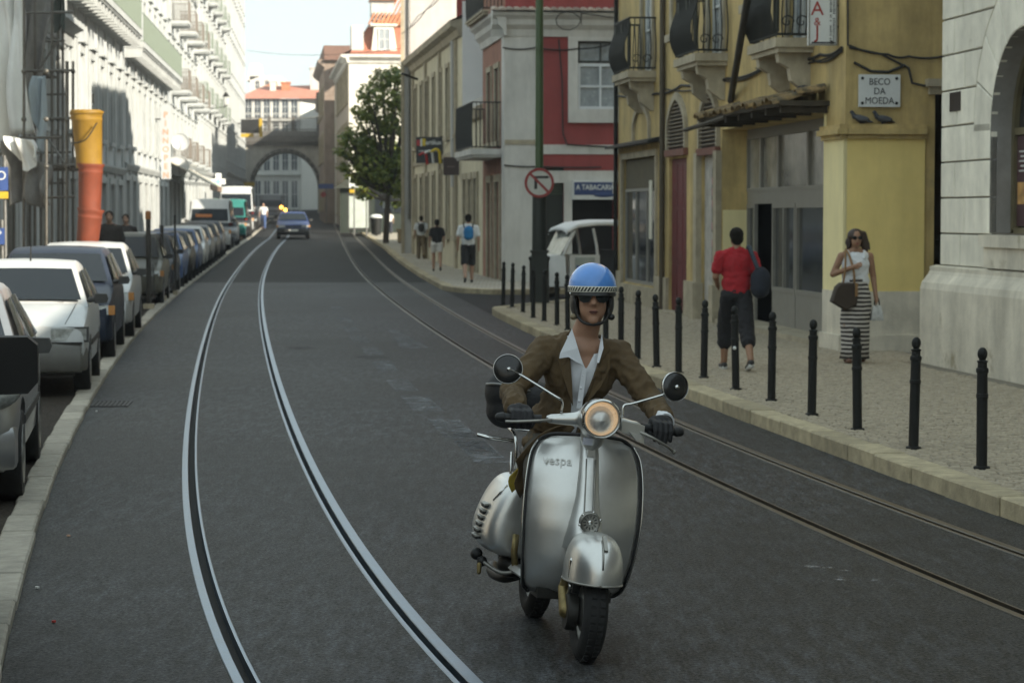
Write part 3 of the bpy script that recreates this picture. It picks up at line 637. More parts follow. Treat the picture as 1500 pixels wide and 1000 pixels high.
for px0, px1, pyb, pyt in ((981, 1006, 218, 146), (1028, 1053, 216, 137)):
    a, b = U(px0), U(px1); w0 = W((px0 + px1) / 2, pyb); wt = W((px0 + px1) / 2, pyt)
    archband(S1, a, b, w0, wt, .1, .07, OSTONE, 'arch_surround')
    prof = gothic(a, b, w0, wt); mb = MB(); mb.face([(x, -.008, z) for x, z in prof]); S1.add(mb, 'fanlight_backing', DARK)
    n = 13
    for i in range(n):
        z = w0 + (wt - w0) * (i + .5) / n; xs_ = [x for x, zz in prof if zz >= z]
        if not xs_: continue
        hw = None
        for (x0_, z0_), (x1_, z1_) in zip(prof, prof[1:]):
            if z0_ <= z <= z1_ and z1_ > z0_: hw = abs(x0_ + (x1_ - x0_) * (z - z0_) / (z1_ - z0_) - (a + b) / 2); break
        if hw is None or hw < .03: continue
        mb = MB(); c = (a + b) / 2; mb.box(-hw, hw, -.035, .0, -.012, .012, Matrix.Translation((c, -.02, z)) @ Matrix.Rotation(R(-35), 4, 'X')); S1.add(mb, 'louvre_slat', SLATS)
    mb = MB(); mb.box(a - .12, b + .12, -.09, .02, w0 - .13, w0 - .01); S1.add(mb, 'impost', M('impost_red', (.17, .07, .05), .8, var=.3, scale=6))
a, b = U(930), U(952); archband(S1, a, b, W(941, 205), W(941, 158), .1, .06, OSTONE, 'arch_surround')
moulding(S1, U(884 + 21), U(970), [(0, W(940, 212)), (-.28, W(940, 212) - .02), (-.28, W(940, 212) + .02), (0, W(940, 212) + .10)], BLACK, 'shop_ledge')
mb = MB(); mb.box(win[0] - .14, win[0], -.05, .02, win[2], win[3]); mb.box(win[1], win[1] + .14, -.05, .02, win[2], win[3]); mb.box(win[0] - .14, win[1] + .14, -.05, .02, win[3], win[3] + .12); S1.add(mb, 'window_surround', OSTONE)
window(S1, win[0], win[1], win[2], W(935, 276), .085, GREYM, GLASS, 3, 1, .06, .05, 'shop_window'); plate(S1, win[0] + .03, win[1] - .03, W(935, 276) + .005, win[3] - .02, .05, M('olive_board', (.10, .085, .05), .8, var=.3, scale=5), 'shop_board')
plate(S1, win[1] - .75, win[1] - .45, W(955, 350), W(955, 264), -.02, M('pale_notice', (.62, .60, .50), .7, var=.1), 'notice_strip', .015)
# doorway between the pillars: boarded, plastered with stickers
plate(S1, post[0], post[1], .1, post[3], .05, M('whitewashed_board', (.42, .40, .36), .8, var=.3, scale=5, dirt=((.16, .13, .12), 9, .56)), 'boarding')
sw = U(1047); pm = [M('sticker_black', (.025, .02, .022), .6, var=.2), M('sticker_pink', (.42, .09, .12), .6, var=.3, scale=14), M('sticker_grey', (.10, .08, .08), .6, var=.3, scale=14)]
for run0, run1 in ((1.62, 2.72), (.95, 1.5)):
    plate(S1, sw - .42, sw - .05, run0, run1, .035, pm[0], 'poster_strip', .012); z = run0 + .05; k = 0
    while z < run1 - .1: plate(S1, sw - .38, sw - .09, z, z + .12, .028, pm[1 + k % 2 if k % 3 else 1], 'sticker', .006); z += .19; k += 1
for a, c in ((post[0] - .28, OSTONE), (post[1] + .02, OSTONE)): mb = MB(); mb.box(a, a + .26, -.1, .02, .75, 2.98); mb.box(a - .04, a + .3, -.16, .02, .1, .75); S1.add(mb, 'pilaster', c)
# drain pipe and conduits
def pipe(S, pts, r, mat, name): mb = MB(); mb.tube(pts, r, 7); return S.add(mb, name, mat, 60)
up = U(975); pipe(S1, [(up, -.07, .1), (up, -.07, 6.9)], .055, M('pipe_brown', (.07, .055, .035), .6, .2, var=.3), 'drain_pipe'); pipe(S1, [(.05, -.06, .2), (.05, -.06, 7)], .045, BLACK, 'drain_pipe')
# balconies
def balcony(S, u0, u1, w, proj, h, belly, part='balcony', slab=OSTONE, n=15, corb=True, mat=IRON, th=.13):
    mb = MB(); mb.box(u0, u1, -proj, .02, w - th, w); mb.box(u0 + .05, u1 - .05, -proj + .05, .02, w - th - .07, w - th); b = S.add(mb, part, slab)
    if corb:
        for c in (u0 + .3, u1 - .3):
            pr = [(0, w - th - .07), (-proj + .08, w - th - .07), (-proj + .1, w - th - .2), (-proj * .55, w - th - .28), (-proj * .5, w - th - .45), (-.06, w - th - .62), (0, w - th - .62)]
            mb = MB(); mb.loft([[(c - .09, a, z) for a, z in pr], [(c + .09, a, z) for a, z in pr]]); S.add(mb, 'corbel', slab, parent=b)
    def bar(mb, x, y0, dx, dy):                 # one pot-bellied bar
        pts = [];
        for i in range(7): t = i / 6; o_ = belly * math.sin(math.pi * min(t * 1.25, 1)) * (1 - t * .3); pts.append((x + dx * o_, y0 + dy * o_, w + .04 + (h - .06) * t))
        mb.tube(pts, .011, 5)
    mb = MB(); yb = -proj + .04
    for i in range(n): bar(mb, u0 + .04 + (u1 - u0 - .08) * i / (n - 1), yb, 0, -1)
    m = max(3, int(proj / .11))
    for i in range(m): yy = yb + (proj - .06) * (i + 1) / m; bar(mb, u0 + .04, yy, -1, 0); bar(mb, u1 - .04, yy, 1, 0)
    S.add(mb, 'balusters', mat, 60, parent=b)
    mb = MB()
    for z in (w + .05, w + h): mb.tube([(u0 + .04, 0, z), (u0 + .04, yb, z), (u1 - .04, yb, z), (u1 - .04, 0, z)], .02, 6)
    S.add(mb, 'handrail', mat, parent=b)
    if corb:                                    # scrolls on the side towards the viewer
        mb = MB()
        for k in range(2):
            c = (yb * (.35 + .4 * k), w + .22)
            mb.tube([(u1 - .03, c[0] + .1 * math.cos(t * .5) * (1 - t / 18), c[1] + .1 * math.sin(t * .5) * (1 - t / 18)) for t in range(15)], .01, 5)
        S.add(mb, 'scroll', mat, parent=b)
    return b
WFR = M('white_window_paint', (.62, .63, .60), .5, var=.1, scale=5); GFR = M('green_window_paint', (.10, .13, .09), .55, var=.2)
for i, (a, b) in enumerate(BALC):
    h = bal_holes[i]; bb = balcony(S1, a, b, BW[i], .55, 1.0, .13, n=20); window(S1, h[0], h[1], h[2], h[3], .1, WFR, CURT, 2, 3, .06); surround(S1, h[0], h[1], h[2], h[3], OSTONE, .15, .04, False)
    mb = MB(); 
    for k in range(14): mb.box(a + .1 + k * .12, a + .19 + k * .12, -.49 - .05 * math.sin(k), -.475 - .05 * math.sin(k), BW[i] + .1, BW[i] + .93)
    S1.add(mb, 'reed_screen', M('reed_screen', (.035, .037, .028), .9, var=.4, scale=20), parent=bb)
for h in mid: window(S1, *h[:4], .18, WFR, CURT, 2, 3, .05); surround(S1, *h[:4], OSTONE, .15, .04)
for h in upper: window(S1, *h[:4], .18, WFR, CURT, 2, 3, .05); surround(S1, *h[:4], OSTONE, .15, .04)
# sagging cables along the wall
CABLE = M('cable_black', (.02, .019, .016), .7, var=.2)
def cable(S, pts, r=.014, name='cable', n=8, sag=.05):
    P = [];
    for a, b in zip(pts, pts[1:]):
        for i in range(n): t = i / n; P.append((a[0] + (b[0] - a[0]) * t, a[1] + (b[1] - a[1]) * t, a[2] + (b[2] - a[2]) * t - sag * 4 * t * (1 - t)))
    P.append(pts[-1]); mb = MB(); mb.tube(P, r, 5); return S.add(mb, name, CABLE, 60)
def fpx(fr, l, y=-.03): return [(*(lambda q: (q[0], y, q[1]))(fr.px(a, b)),) for a, b in l]
cable(S1, fpx(fr1, [(905, 140), (965, 137), (1000, 125), (1068, 115), (1120, 100), (1165, 84), (1205, 80), (1236, 70)]), .022); cable(S1, fpx(fr1, [(975, 130), (1060, 118), (1130, 94), (1190, 86), (1236, 73)]), .014, sag=.1); cable(S1, fpx(fr1, [(1110, 100), (1150, 107), (1190, 92), (1236, 76)]), .012, sag=.02)
cable(S1b, fpx(fr1b, [(1243, 67), (1300, 80), (1330, 83), (1385, 82)]), .016, sag=.03); cable(S1b, fpx(fr1b, [(1243, 70), (1290, 80), (1330, 100), (1335, 122), (1352, 126), (1392, 124)]), .016, sag=0); cable(S1b, fpx(fr1b, [(1250, 92), (1275, 105), (1300, 106), (1325, 96)]), .02, sag=0); cable(S1b, fpx(fr1b, [(1241, 0), (1241, 68)]), .012, sag=0)

# tiled canopy over the shop (a part of the building), with uneven old tiles
TILE = M('old_roof_tile', (.30, .20, .09), .9, var=.45, scale=9, bump=.6, bscale=30, rnd=.3, dirt=((.06, .05, .03), 6, .5)); TIMB = M('weathered_timber', (.06, .048, .032), .9, var=.4, scale=8, streak=.4)
cu0, cu1 = U(1084), 17.9; cw = 3.50; cp = .75
mb = MB(); mb.box(cu0, cu1, -cp + .05, .02, cw - .10, cw - .03); can = S1.add(mb, 'canopy', TIMB)
for i in range(7): mb = MB(); u = cu0 + .1 + (cu1 - cu0 - .3) * i / 6; mb.box(u, u + .08, -cp + .1, .0, cw - .19, cw - .10); S1.add(mb, 'rafter', TIMB, parent=can)
nt_ = int((cu1 - cu0) / .24); tile = MB()
tile.grid([[(.125 * math.cos(math.pi - math.pi * k / 8) * (1 - .08 * j), -.21 + .42 * j, .075 * math.sin(math.pi * k / 8)) for k in range(9)] for j in (0, 1)], flip=True)
tile.grid([[(.108 * math.cos(math.pi - math.pi * k / 8) * (1 - .08 * j), -.21 + .42 * j, .058 * math.sin(math.pi * k / 8)) for k in range(9)] for j in (0, 1)]); tile.grid([[(a * math.cos(math.pi - math.pi * k / 8), -.21, c * math.sin(math.pi * k / 8)) for k in range(9)] for a, c in ((.125, .075), (.108, .058))])
tmesh = tile.mesh('roof_tile', 50)
rr = random.Random(5)
for i in range(nt_):
    for j in range(2):
        o = link('roof_tile', tmesh, TILE, can, (cu0 + .15 + i * .24 + rr.uniform(-.03, .03), -cp + .17 + j * .36 + rr.uniform(-.04, .04), cw - .02 + j * .09 + rr.uniform(-.01, .03)), (R(13) + rr.uniform(-.08, .08), rr.uniform(-.12, .12), rr.uniform(-.12, .12)))
mb = MB(); a_, b_ = fpx(fr1, [(1012, 177), (1112, 162)], -.62); mb.tube([(cu0 - .5, -.8, cw - .22), (cu0 + 2.6, -.8, cw - .14)], .035, 6); S1.add(mb, 'canopy_beam', TIMB, parent=can)
# slanted flag pole
q0 = fr1.px(1072, 148); q1 = fr1.px(1105, 0, -1.0)
mb = MB(); mb.tube([(q0[0], -.02, q0[1]), (q1[0] + .3, -1.1, q1[1] + .35)], .055, 8); S1.add(mb, 'flag_pole', M('pole_bark', (.045, .04, .032), .8, var=.4, scale=9))

# signs fixed to the ochre building: things of their own
SIGNW = M('sign_white', (.62, .64, .62), .5, var=.08, scale=5); INK = M('ink_black', (.02, .02, .02), .6, var=0); REDI = M('ink_red', (.35, .03, .02), .5, var=0)
ul, wl = fr1b.px(1256, 128); p0 = fr1b.px(1256, 157); p1 = fr1b.px(1317, 110)
c = fr1b.at((p0[0] + p1[0]) / 2, -.05, (p0[1] + p1[1]) / 2); st = thing('street_sign', 'white enamel street name plate reading BECO DA MOEDA above two pigeons', 'sign', c, fr1b.a)
sw_, sh_ = p1[0] - p0[0], p1[1] - p0[1]
mb = MB(); mb.box(-sw_ / 2, sw_ / 2, -.015, .015, -sh_ / 2, sh_ / 2); mb.build('plate', SIGNW, st)
for k, s in enumerate(('BECO', 'DA', 'MOEDA')): text(s, .125, INK, st, (0, -.018, (.115, -.01, -.135)[k]), (R(90), 0, 0), .002, sx=.9)
for a in (-1, 1):
    for b in (-1, 1): mb = MB(); mb.lathe([(.022, 0), (.018, .008), (.001, .01)], 8, Matrix.Translation((a * (sw_ / 2 - .05), -.015, b * (sh_ / 2 - .05))) @ Matrix.Rotation(R(90), 4, 'X')); mb.build('bolt', BLACK, st)
pw = fr1.px(1228, 30)[0]; b0 = fr1.at(pw, 0, 0); Ysg = b0.y; c0 = at(1183, 67, Ysg); c1 = at(1226, -8, Ysg)
sg = thing('shop_sign', 'white hanging shop sign with red A&J letters and a black arrow', 'sign', ((c0.x + c1.x) / 2, Ysg, (c0.z + c1.z) / 2), fr1b.a * .5)
sw_, sh_ = (c1.x - c0.x), (c1.z - c0.z); mb = MB(); mb.box(-sw_ / 2, sw_ / 2, -.04, .04, -sh_ / 2, sh_ / 2); mb.build('panel', SIGNW, sg)
mb = MB()
for a, b, e, f in ((-sw_ / 2, sw_ / 2, sh_ / 2 - .02, sh_ / 2), (-sw_ / 2, sw_ / 2, -sh_ / 2, -sh_ / 2 + .02), (-sw_ / 2, -sw_ / 2 + .02, -sh_ / 2 + .02, sh_ / 2 - .02), (sw_ / 2 - .02, sw_ / 2, -sh_ / 2 + .02, sh_ / 2 - .02)): mb.box(a, b, -.05, -.04, e, f)
mb.build('rim', GREYM, sg)
for s, z, sz in (('A', .14, .26), ('&', -.03, .15), ('J', -.17, .24)): text(s, sz, REDI, sg, (-.075, -.043, z), (R(90), 0, 0), .003)
rr = random.Random(2)
for q in range(24):
    for x in (.105, .148):
        if rr.random() < .8: mb = MB(); mb.box(x - .012, x + .010 + .008 * rr.random(), -.046, -.041, .27 - q * .024, .27 - q * .024 + .008 + .006 * rr.random()); mb.build('illegible_print', INK, sg)

mb = MB(); mb.box(-.15, .1, -.046, -.041, -.315, -.295); mb.prism([(.1, -.34), (.18, -.305), (.1, -.27)], -.046, -.041); mb.build('arrow', INK, sg)
mb = MB(); mb.tube([(sw_ / 2, 0, sh_ / 2 - .15), (sw_ / 2 + .12, 0, sh_ / 2 - .15)], .015, 6); mb.tube([(sw_ / 2, 0, -sh_ / 2 + .25), (sw_ / 2 + .12, 0, -sh_ / 2 + .25)], .015, 6); mb.build('bracket', BLACK, sg)

# pigeons
PIG = M('pigeon_grey', (.045, .047, .052), .8, var=.4, scale=30)
def pigeon(p, rz, label, tilt=0):
    o = thing('pigeon', label, 'pigeon', p, rz, 'pigeons on the ochre building')
    mb = MB(); mb.ball((0, 0, .085), .105, .055, .06, rot=Matrix.Rotation(R(-14 - tilt), 3, 'Y')); mb.cone((.09, 0, .12), (.125, 0, .185), .042, .028); mb.ball((.135, 0, .195), .034, .028, .03); mb.cone((-.10, 0, .06), (-.2, 0, .03), .035, .012)
    mb.cone((.155, 0, .193), (.185, 0, .186), .009, .003, 6); mb.cone((.0, .02, .05), (.005, .02, .0), .009, .006, 6); mb.cone((.0, -.02, .05), (.005, -.02, .0), .009, .006, 6)
    o.scale = (.82, .82, .82); blob('body', mb, PIG, o, .008, 3)
    for s in (-1, 1): mb = MB(); mb.ball((-.03, s * .052, .092), .12, .02, .045, rot=Matrix.Rotation(R(-10), 3, 'Y')); mb.build('wing', M('pigeon_wing', (.075, .078, .085), .8, var=.4, scale=30), o, 180)
cw_ = cz + .19
q = fr1b.at(fr1b.px(1258, 190)[0], -.07, cw_); pigeon(q, R(170), 'dark pigeon with raised tail at the very corner of the pillar ledge', 14)
q = fr1b.at(fr1b.px(1291, 190)[0], -.06, cw_); pigeon(q, R(185), 'grey pigeon sitting on the pillar ledge below the street name plate')
q = fr1.at(U(1186), -.1, W(1186, 124) - .02); q.z = cw + .12; pigeon(q, R(60), 'dark pigeon perched on the tiled shop canopy')
# ------------------------------------------------ red building across the side street
PINK = M('red_render', (.31, .062, .058), .85, var=.16, scale=1.5, bump=.2, bscale=25, streak=.2); WREND = M('white_render', (.62, .61, .57), .85, var=.14, scale=1.3, bump=.2, bscale=20, streak=.28, dirt=((.36, .31, .24), .9, .63))
BRICKP = M('faded_red_render', (.36, .17, .12), .88, var=.25, scale=2, streak=.3); CREAM = M('cream_render', (.62, .57, .42), .85, var=.14, scale=1.5, streak=.25, bump=.2, bscale=20); LGREY = M('light_grey_render', (.50, .50, .48), .88, var=.12, scale=.8, streak=.22)
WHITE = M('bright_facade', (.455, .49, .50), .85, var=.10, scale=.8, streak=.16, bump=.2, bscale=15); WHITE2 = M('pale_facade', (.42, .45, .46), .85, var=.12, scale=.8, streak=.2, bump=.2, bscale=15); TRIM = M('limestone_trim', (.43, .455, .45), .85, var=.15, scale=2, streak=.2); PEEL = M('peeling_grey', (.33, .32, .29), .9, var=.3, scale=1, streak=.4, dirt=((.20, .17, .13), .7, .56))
RTILE = M('clay_tile', (.50, .20, .10), .85, var=.35, scale=3, rnd=.15, bump=.4, bscale=10)
fr2 = Frame.two((-.18, 64.8), (11, 66.1)); fr2s = Frame.two((-.85, 70.4), (-.18, 64.8))
r2, S2 = building('red_building', 'red painted corner building with white quoin and tiled ledge across the side street', fr2); S2s = Side(r2, fr2s, fr2)
u2 = lambda px, py=200: fr2.px(px, py)[0]; w2 = lambda py, px=800: fr2.px(px, py)[1]
ww = (u2(846), u2(846) + 1.25, w2(160), w2(60), .14); sh1 = (u2(797), u2(826), .1, w2(246), .3); sh2 = (u2(838), u2(900), .1, w2(268), .4)
mb = MB(); facade(mb, fr2.L, 14.5, [ww, sh1, sh2, (u2(846), u2(846) + 1.25, 8.2, 10.2, .14), (u2(846) + 3, u2(846) + 4.25, w2(160), w2(60), .14)]); shell(mb, fr2.L, 14.5, 14, left=False); S2.add(mb, 'wall', PINK)
mb = MB(); facade(mb, fr2s.L, 14.5, [(1.5, 2.4, 3.9, 5.9, .15), (3.4, 4.3, 3.9, 5.9, .15), (1.5, 2.4, .1, 2.8, .2), (3.5, 4.5, .1, 2.8, .2), (1.5, 2.4, 8, 10, .15), (3.4, 4.3, 8, 10, .15)]); shell(mb, fr2s.L, 14.5, 11, right=False); S2s.add(mb, 'street_wall', BRICKP)
plate(S2, 0, u2(790), -.2, w2(30), -.04, WREND, 'quoin', .06); plate(S2s, fr2s.L - .55, fr2s.L + .04, -.2, w2(30), -.04, WREND, 'quoin', .06)
mb = MB(); mb.box(-.02, u2(790), -.06, .0, w2(212), w2(205)); S2.add(mb, 'quoin_joint', OSTONE)
plate(S2, u2(790), fr2.L, w2(226), w2(212), -.03, WREND, 'band'); plate(S2, u2(790), fr2.L, w2(268), w2(250), -.03, WREND, 'band')
plate(S2, u2(826) , u2(838), .1, w2(268), -.03, WREND, 'pier'); plate(S2, u2(790), u2(797), .1, w2(250), -.02, LGREY, 'pier')
plate(S2, sh1[0], sh1[1], .1, sh1[3], .12, M('dark_green_shutter', (.022, .028, .022), .7, var=.3, scale=4, streak=.3), 'shutter')
for k in range(11): z = w2(285) + k * .075; plate(S2, sh1[0] + .02, sh1[1] - .02, z, z + .05, .105, M('green_slat', (.05, .07, .045), .7, var=.3), 'shutter_slat', .02)
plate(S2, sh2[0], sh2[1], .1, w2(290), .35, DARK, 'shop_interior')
surround(S2, *ww[:4], WREND, .26, .05, False); mb = MB(); mb.box(ww[0] - .26, ww[1] + .26, -.1, .02, ww[2] - .36, ww[2]); S2.add(mb, 'window_sill', WREND)
DGF = M('dark_frame', (.03, .035, .03), .5, var=.2)
zt_ = w2(92); window(S2, ww[0], ww[1], zt_, ww[3], .1, DGF, CURT, 2, 1, .06, .06, 'transom_window'); window(S2, ww[0], ww[1], ww[2], zt_ - .01, .1, M('bluish_white_paint', (.62, .66, .68), .5, var=.06), CURT, 2, 2, .08, .06)
for a in (1.5, 3.4): window(S2s, a, a + .9, 3.9, 5.9, .1, DGF, GLASS, 2, 2, .06); surround(S2s, a, a + .9, 3.9, 5.9, OSTONE, .15, .05)
for a, b in ((1.5, 2.4), (3.5, 4.5)): plate(S2s, a, b, .1, 2.8, .12, SLATS, 'door'); surround(S2s, a, b, .1, 2.8, OSTONE, .2, .06, False)
zc = w2(48, 730)
prc = [(0, zc - .1), (-.06, zc - .1), (-.10, zc + .08), (-.22, zc + .20), (-.24, zc + .34), (-.36, zc + .44), (-.38, zc + .52), (0, zc + .6)]
moulding(S2, -.38, fr2.L, prc, WREND, 'cornice'); moulding(S2s, 0, fr2s.L + .3, prc, WREND, 'cornice')
ct = MB(); ct.grid([[(.1 * math.cos(math.pi - math.pi * k / 6), -.25 + .5 * j, .06 * math.sin(math.pi * k / 6) + .08 * j) for k in range(7)] for j in (0, 1)], flip=True); ct.face([(.1 * math.cos(math.pi - math.pi * k / 6), -.25, .06 * math.sin(math.pi * k / 6)) for k in range(7)][::-1]); ctm = ct.mesh('cornice_tile', 50)
PTILE = M('pale_ledge_tile', (.40, .33, .27), .9, var=.3, scale=3, rnd=.25)
for k in range(34): link('cornice_tile', ctm, PTILE, r2, (-.3 + k * .2, -.24, zc + .56), (0, 0, 0))
mb = MB(); mb.box(0, fr2s.L, -.38, -.02, zc + .53, zc + .6); S2s.add(mb, 'ledge', BRICKP)
for a, w_, pj in ((.35, w2(217, 735), .85),):
    balcony(S2s, a, 4.95, w_, pj, 1.25, .02, n=46, corb=False, slab=WREND, th=.16)
balcony(S2s, .35, 4.95, zc + .66, .55, 1.25, .02, n=46, corb=False, slab=OSTONE, th=.05)
cable(S2, fpx(fr2, [(736, 70), (785, 70), (845, 72), (905, 62)], -.06), .02); cable(S2, fpx(fr2, [(818, 58), (823, 120), (824, 195), (830, 212), (905, 216)], -.06), .02, sag=.0); cable(S2, fpx(fr2, [(738, 242), (790, 244), (880, 245)], -.06), .02, sag=.02)
cable(S2, [(u2(830) + .35 * math.cos(t * .6) , -.4, w2(38) + .3 * math.sin(t * .6) + .02 * t) for t in range(12)] + fpx(fr2, [(905, 30)], -.4), .012, sag=0)
c = fr2.at((u2(838) + u2(897)) / 2, -.1, w2(278)); ts = thing('tobacconist_sign', 'blue and white tobacconist fascia sign on the red building', 'sign', c, fr2.a)
sw_ = u2(897) - u2(838); mb = MB(); mb.box(-sw_ / 2, sw_ / 2, -.05, .08, -.26, .26); mb.build('panel', SIGNW, ts); mb = MB(); mb.box(-sw_ / 2 + .04, sw_ / 2 - .02, -.06, -.045, -.14, .2); mb.build('blue_field', M('sign_blue', (.03, .06, .16), .4, var=.1), ts)
text('A TABACARIA', .2, SIGNW, ts, (.06, -.062, .06), (R(90), 0, 0), .004, sx=.82, bold=.004); mb = MB(); mb.ball((.3, -.06, -.14), .28, .012, .06); mb.build('emblem', MATS['sign_blue'], ts, 180)

# ------------------------------------------------ low cream house, long cream building, tall grey building
fl = lambda Y: (7.466 - .118 * Y, Y)
fr3b = Frame.two(fl(76.5), fl(70.45), .08); r3b, S3b = building('cream_low_house', 'low cream house between the red building and the long cream building', fr3b)
hs = [(.6, 1.5, .1, 2.9, .2), (2.2, 3.1, .1, 2.9, .2), (3.8, 4.7, .1, 2.9, .2)]
mb = MB(); facade(mb, fr3b.L, 4.95, hs); shell(mb, fr3b.L, 4.95, 8); S3b.add(mb, 'wall', CREAM)
for h in hs: plate(S3b, h[0], h[1], h[2], h[3], .15, SLATS, 'door'); surround(S3b, *h[:4], OSTONE, .2, .06, False)
moulding(S3b, 0, fr3b.L, [(0, 4.6), (-.12, 4.65), (-.2, 4.85), (-.2, 4.95), (0, 5.05)], OSTONE, 'cornice'); mb = MB(); mb.box(0, fr3b.L, .1, 8, 4.96, 5.3); S3b.add(mb, 'parapet', LGREY)
fr3 = Frame.two(fl(97), fl(76.55), .2); r3, S3 = building('cream_building', 'long cream building with rows of tall narrow windows beside the pavement', fr3)
L3 = fr3.L; hs = [];
for k in range(7): a = 1.4 + k * 2.75; hs += [(a, a + 1.0, 4.3, 6.6, .12), (a, a + 1.0, 1.0, 3.1, .12)]
mb = MB(); facade(mb, L3, 7.7, hs); shell(mb, L3, 7.7, 10, right=False); S3.add(mb, 'wall', CREAM)
mb = MB(); mb.box(L3, L3 + .02, 0, 10, -.2, 8.4); S3.add(mb, 'end_wall', M('sunlit_white', (.80, .80, .78), .85, var=.06, scale=1))  # white wall, colour raised to stand in for the sun it misses
for h in hs: window(S3, *h[:4], .1, M('olive_paint', (.16, .16, .10), .6, var=.2), GLASS, 2, 2, .07); surround(S3, *h[:4], OSTONE, .15, .05)
moulding(S3, 0, L3, [(0, 7.3), (-.1, 7.35), (-.16, 7.55), (-.36, 7.62), (-.4, 7.78), (0, 7.86)], OSTONE, 'cornice'); moulding(S3, 0, L3, [(0, 3.55), (-.06, 3.58), (-.06, 3.75), (0, 3.78)], OSTONE, 'string_course')
mb = MB(); mb.grid([[(0, -.4, 7.8), (L3, -.4, 7.8)], [(0, 5, 10.2), (L3, 5, 10.2)], [(0, 10, 7.8), (L3, 10, 7.8)]]); S3.add(mb, 'roof', RTILE)
for k in range(4): a = .5 + k * 6.0; mb = MB(); mb.box(a, a + .5, -.09, .02, -.1, 7.3); S3.add(mb, 'pilaster', OSTONE)
for px, py0, py1 in ((662, 230, 0),): a = fr3.px(668, 100)[0]; pipe(S3, [(a, -.12, 2.6), (a, -.12, 7.3)], .07, LGREY, 'drain_pipe')
pipe(S3, [(3.2, -.05, 6.9), (3.6, -.7, 7.1)], .05, BLACK, 'flag_pole')
fr4 = Frame.two((-4.42, 97.0), (5, 97.0), .21); fr4s = Frame.two((-4.75, 110.0), (-4.42, 97.0), .21); r4, S4 = building('grey_gable_building', 'tall light grey gable wall rising behind the cream building beside the tree', fr4); S4s = Side(r4, fr4s, fr4)
mb = MB(); facade(mb, fr4.L, 11.2, []); shell(mb, fr4.L, 11.2, 13, left=False); S4.add(mb, 'wall', LGREY); mb = MB(); hs = [(2 + 3 * k, 3 + 3 * k, z, z + 2, .15) for k in range(4) for z in (1, 4.4, 7.6)]; facade(mb, fr4s.L, 11.2, hs); S4s.add(mb, 'street_wall', WREND)
for h in hs: window(S4s, *h[:4], .1, WFR, GLASS, 2, 2, .07)
plate(S4, -.02, .12, 0, 11, -.05, OSTONE, 'corner_strip', .08); pipe(S4, [(.3, -.06, 1.5), (.3, -.06, 11)], .06, STEEL, 'drain_pipe')
cable(S4, fpx(fr4, [(596, 45), (625, 15), (650, -10)], -.3), .02, sag=.1)

# ------------------------------------------------ white mansard building beyond the square, darker buildings after it
z5 = zg(150); fr5 = Frame.two((-10.08, 150), (-1, 151), z5); fr5s = Frame.two((-12.6, 174), (-10.08, 150), z5); r5, S5 = building('mansard_building', 'white building with orange tiled mansard roof and dormer behind the tree', fr5); S5s = Side(r5, fr5s, fr5)
w5 = lambda py, px=550: fr5.px(px, py)[1] - 0 ; E5 = at(550, 84, 150).z - z5
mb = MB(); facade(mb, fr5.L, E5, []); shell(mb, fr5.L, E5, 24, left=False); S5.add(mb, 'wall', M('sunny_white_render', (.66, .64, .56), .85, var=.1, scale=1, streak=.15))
hs = [(2 + 3.1 * k, 3.1 + 3.1 * k, z, z + 2.1, .15) for k in range(7) for z in (1, 4.6, 8.0)]; mb = MB(); facade(mb, fr5s.L, E5, hs); S5s.add(mb, 'street_wall', M('shaded_stone_render', (.42, .36, .30), .88, var=.2, scale=1, streak=.3))  # street side: its shade is put into a darker wall colour
for h in hs: window(S5s, *h[:4], .1, WFR, GLASS, 2, 2, .08); surround(S5s, *h[:4], OSTONE, .15, .06)
prc = [(0, E5 - .4), (-.12, E5 - .35), (-.2, E5 - .1), (-.5, E5), (-.5, E5 + .15), (0, E5 + .2)]; moulding(S5, -.5, fr5.L, prc, WREND, 'cornice'); moulding(S5s, 0, fr5s.L + .5, prc, WREND, 'cornice')
M1 = at(550, 35, 150).z - z5; M2 = at(550, 14, 152).z - z5; D5, dx = 1.1, .25
mb = MB(); Lm = fr5.L
mb.face([(0, -.45, E5 + .17), (Lm, -.45, E5 + .17), (Lm, .5, E5 + .55), (.3, .5, E5 + .55)]); mb.face([(-.45, -.4, E5 + .17), (.3, .5, E5 + .55), (.3, 24, E5 + .55), (-.45, 24, E5 + .17)])
mb.face([(.3, .5, E5 + .55), (Lm, .5, E5 + .55), (Lm, .5 + D5, M1), (.3 + D5, .5 + D5, M1)]); mb.face([(.3, .5, E5 + .55), (.3 + D5, .5 + D5, M1), (.3 + D5, 24, M1), (.3, 24, E5 + .55)]); S5.add(mb, 'mansard', M('mansard_brick', (.36, .13, .08), .85, var=.3, scale=3))
mb = MB(); mb.face([(.2 + D5, .2 + D5, M1 + .05), (Lm, .2 + D5, M1 + .05), (Lm, 7, M1 + 2.6), (7, 7, M1 + 2.6)]); mb.face([(.2 + D5, .2 + D5, M1 + .05), (7, 7, M1 + 2.6), (7, 24, M1 + 2.6), (.2 + D5, 24, M1 + .05)]); rf5 = S5.add(mb, 'roof', RTILE)
for k in range(34): a = .2 + D5 + .25 * k; mb = MB(); mb.tube([(a, .2 + D5, M1 + .09), (min(a + 1.2, 8.6), min(.2 + D5 + 5.0, 7), M1 + 2.3)], .06, 5); S5.add(mb, 'tile_row', RTILE, 60, parent=rf5)
d0, d1 = fr5.px(546, 60)[0], fr5.px(579, 60)[0]; zb, zt5 = E5 + .2, M1 - .1
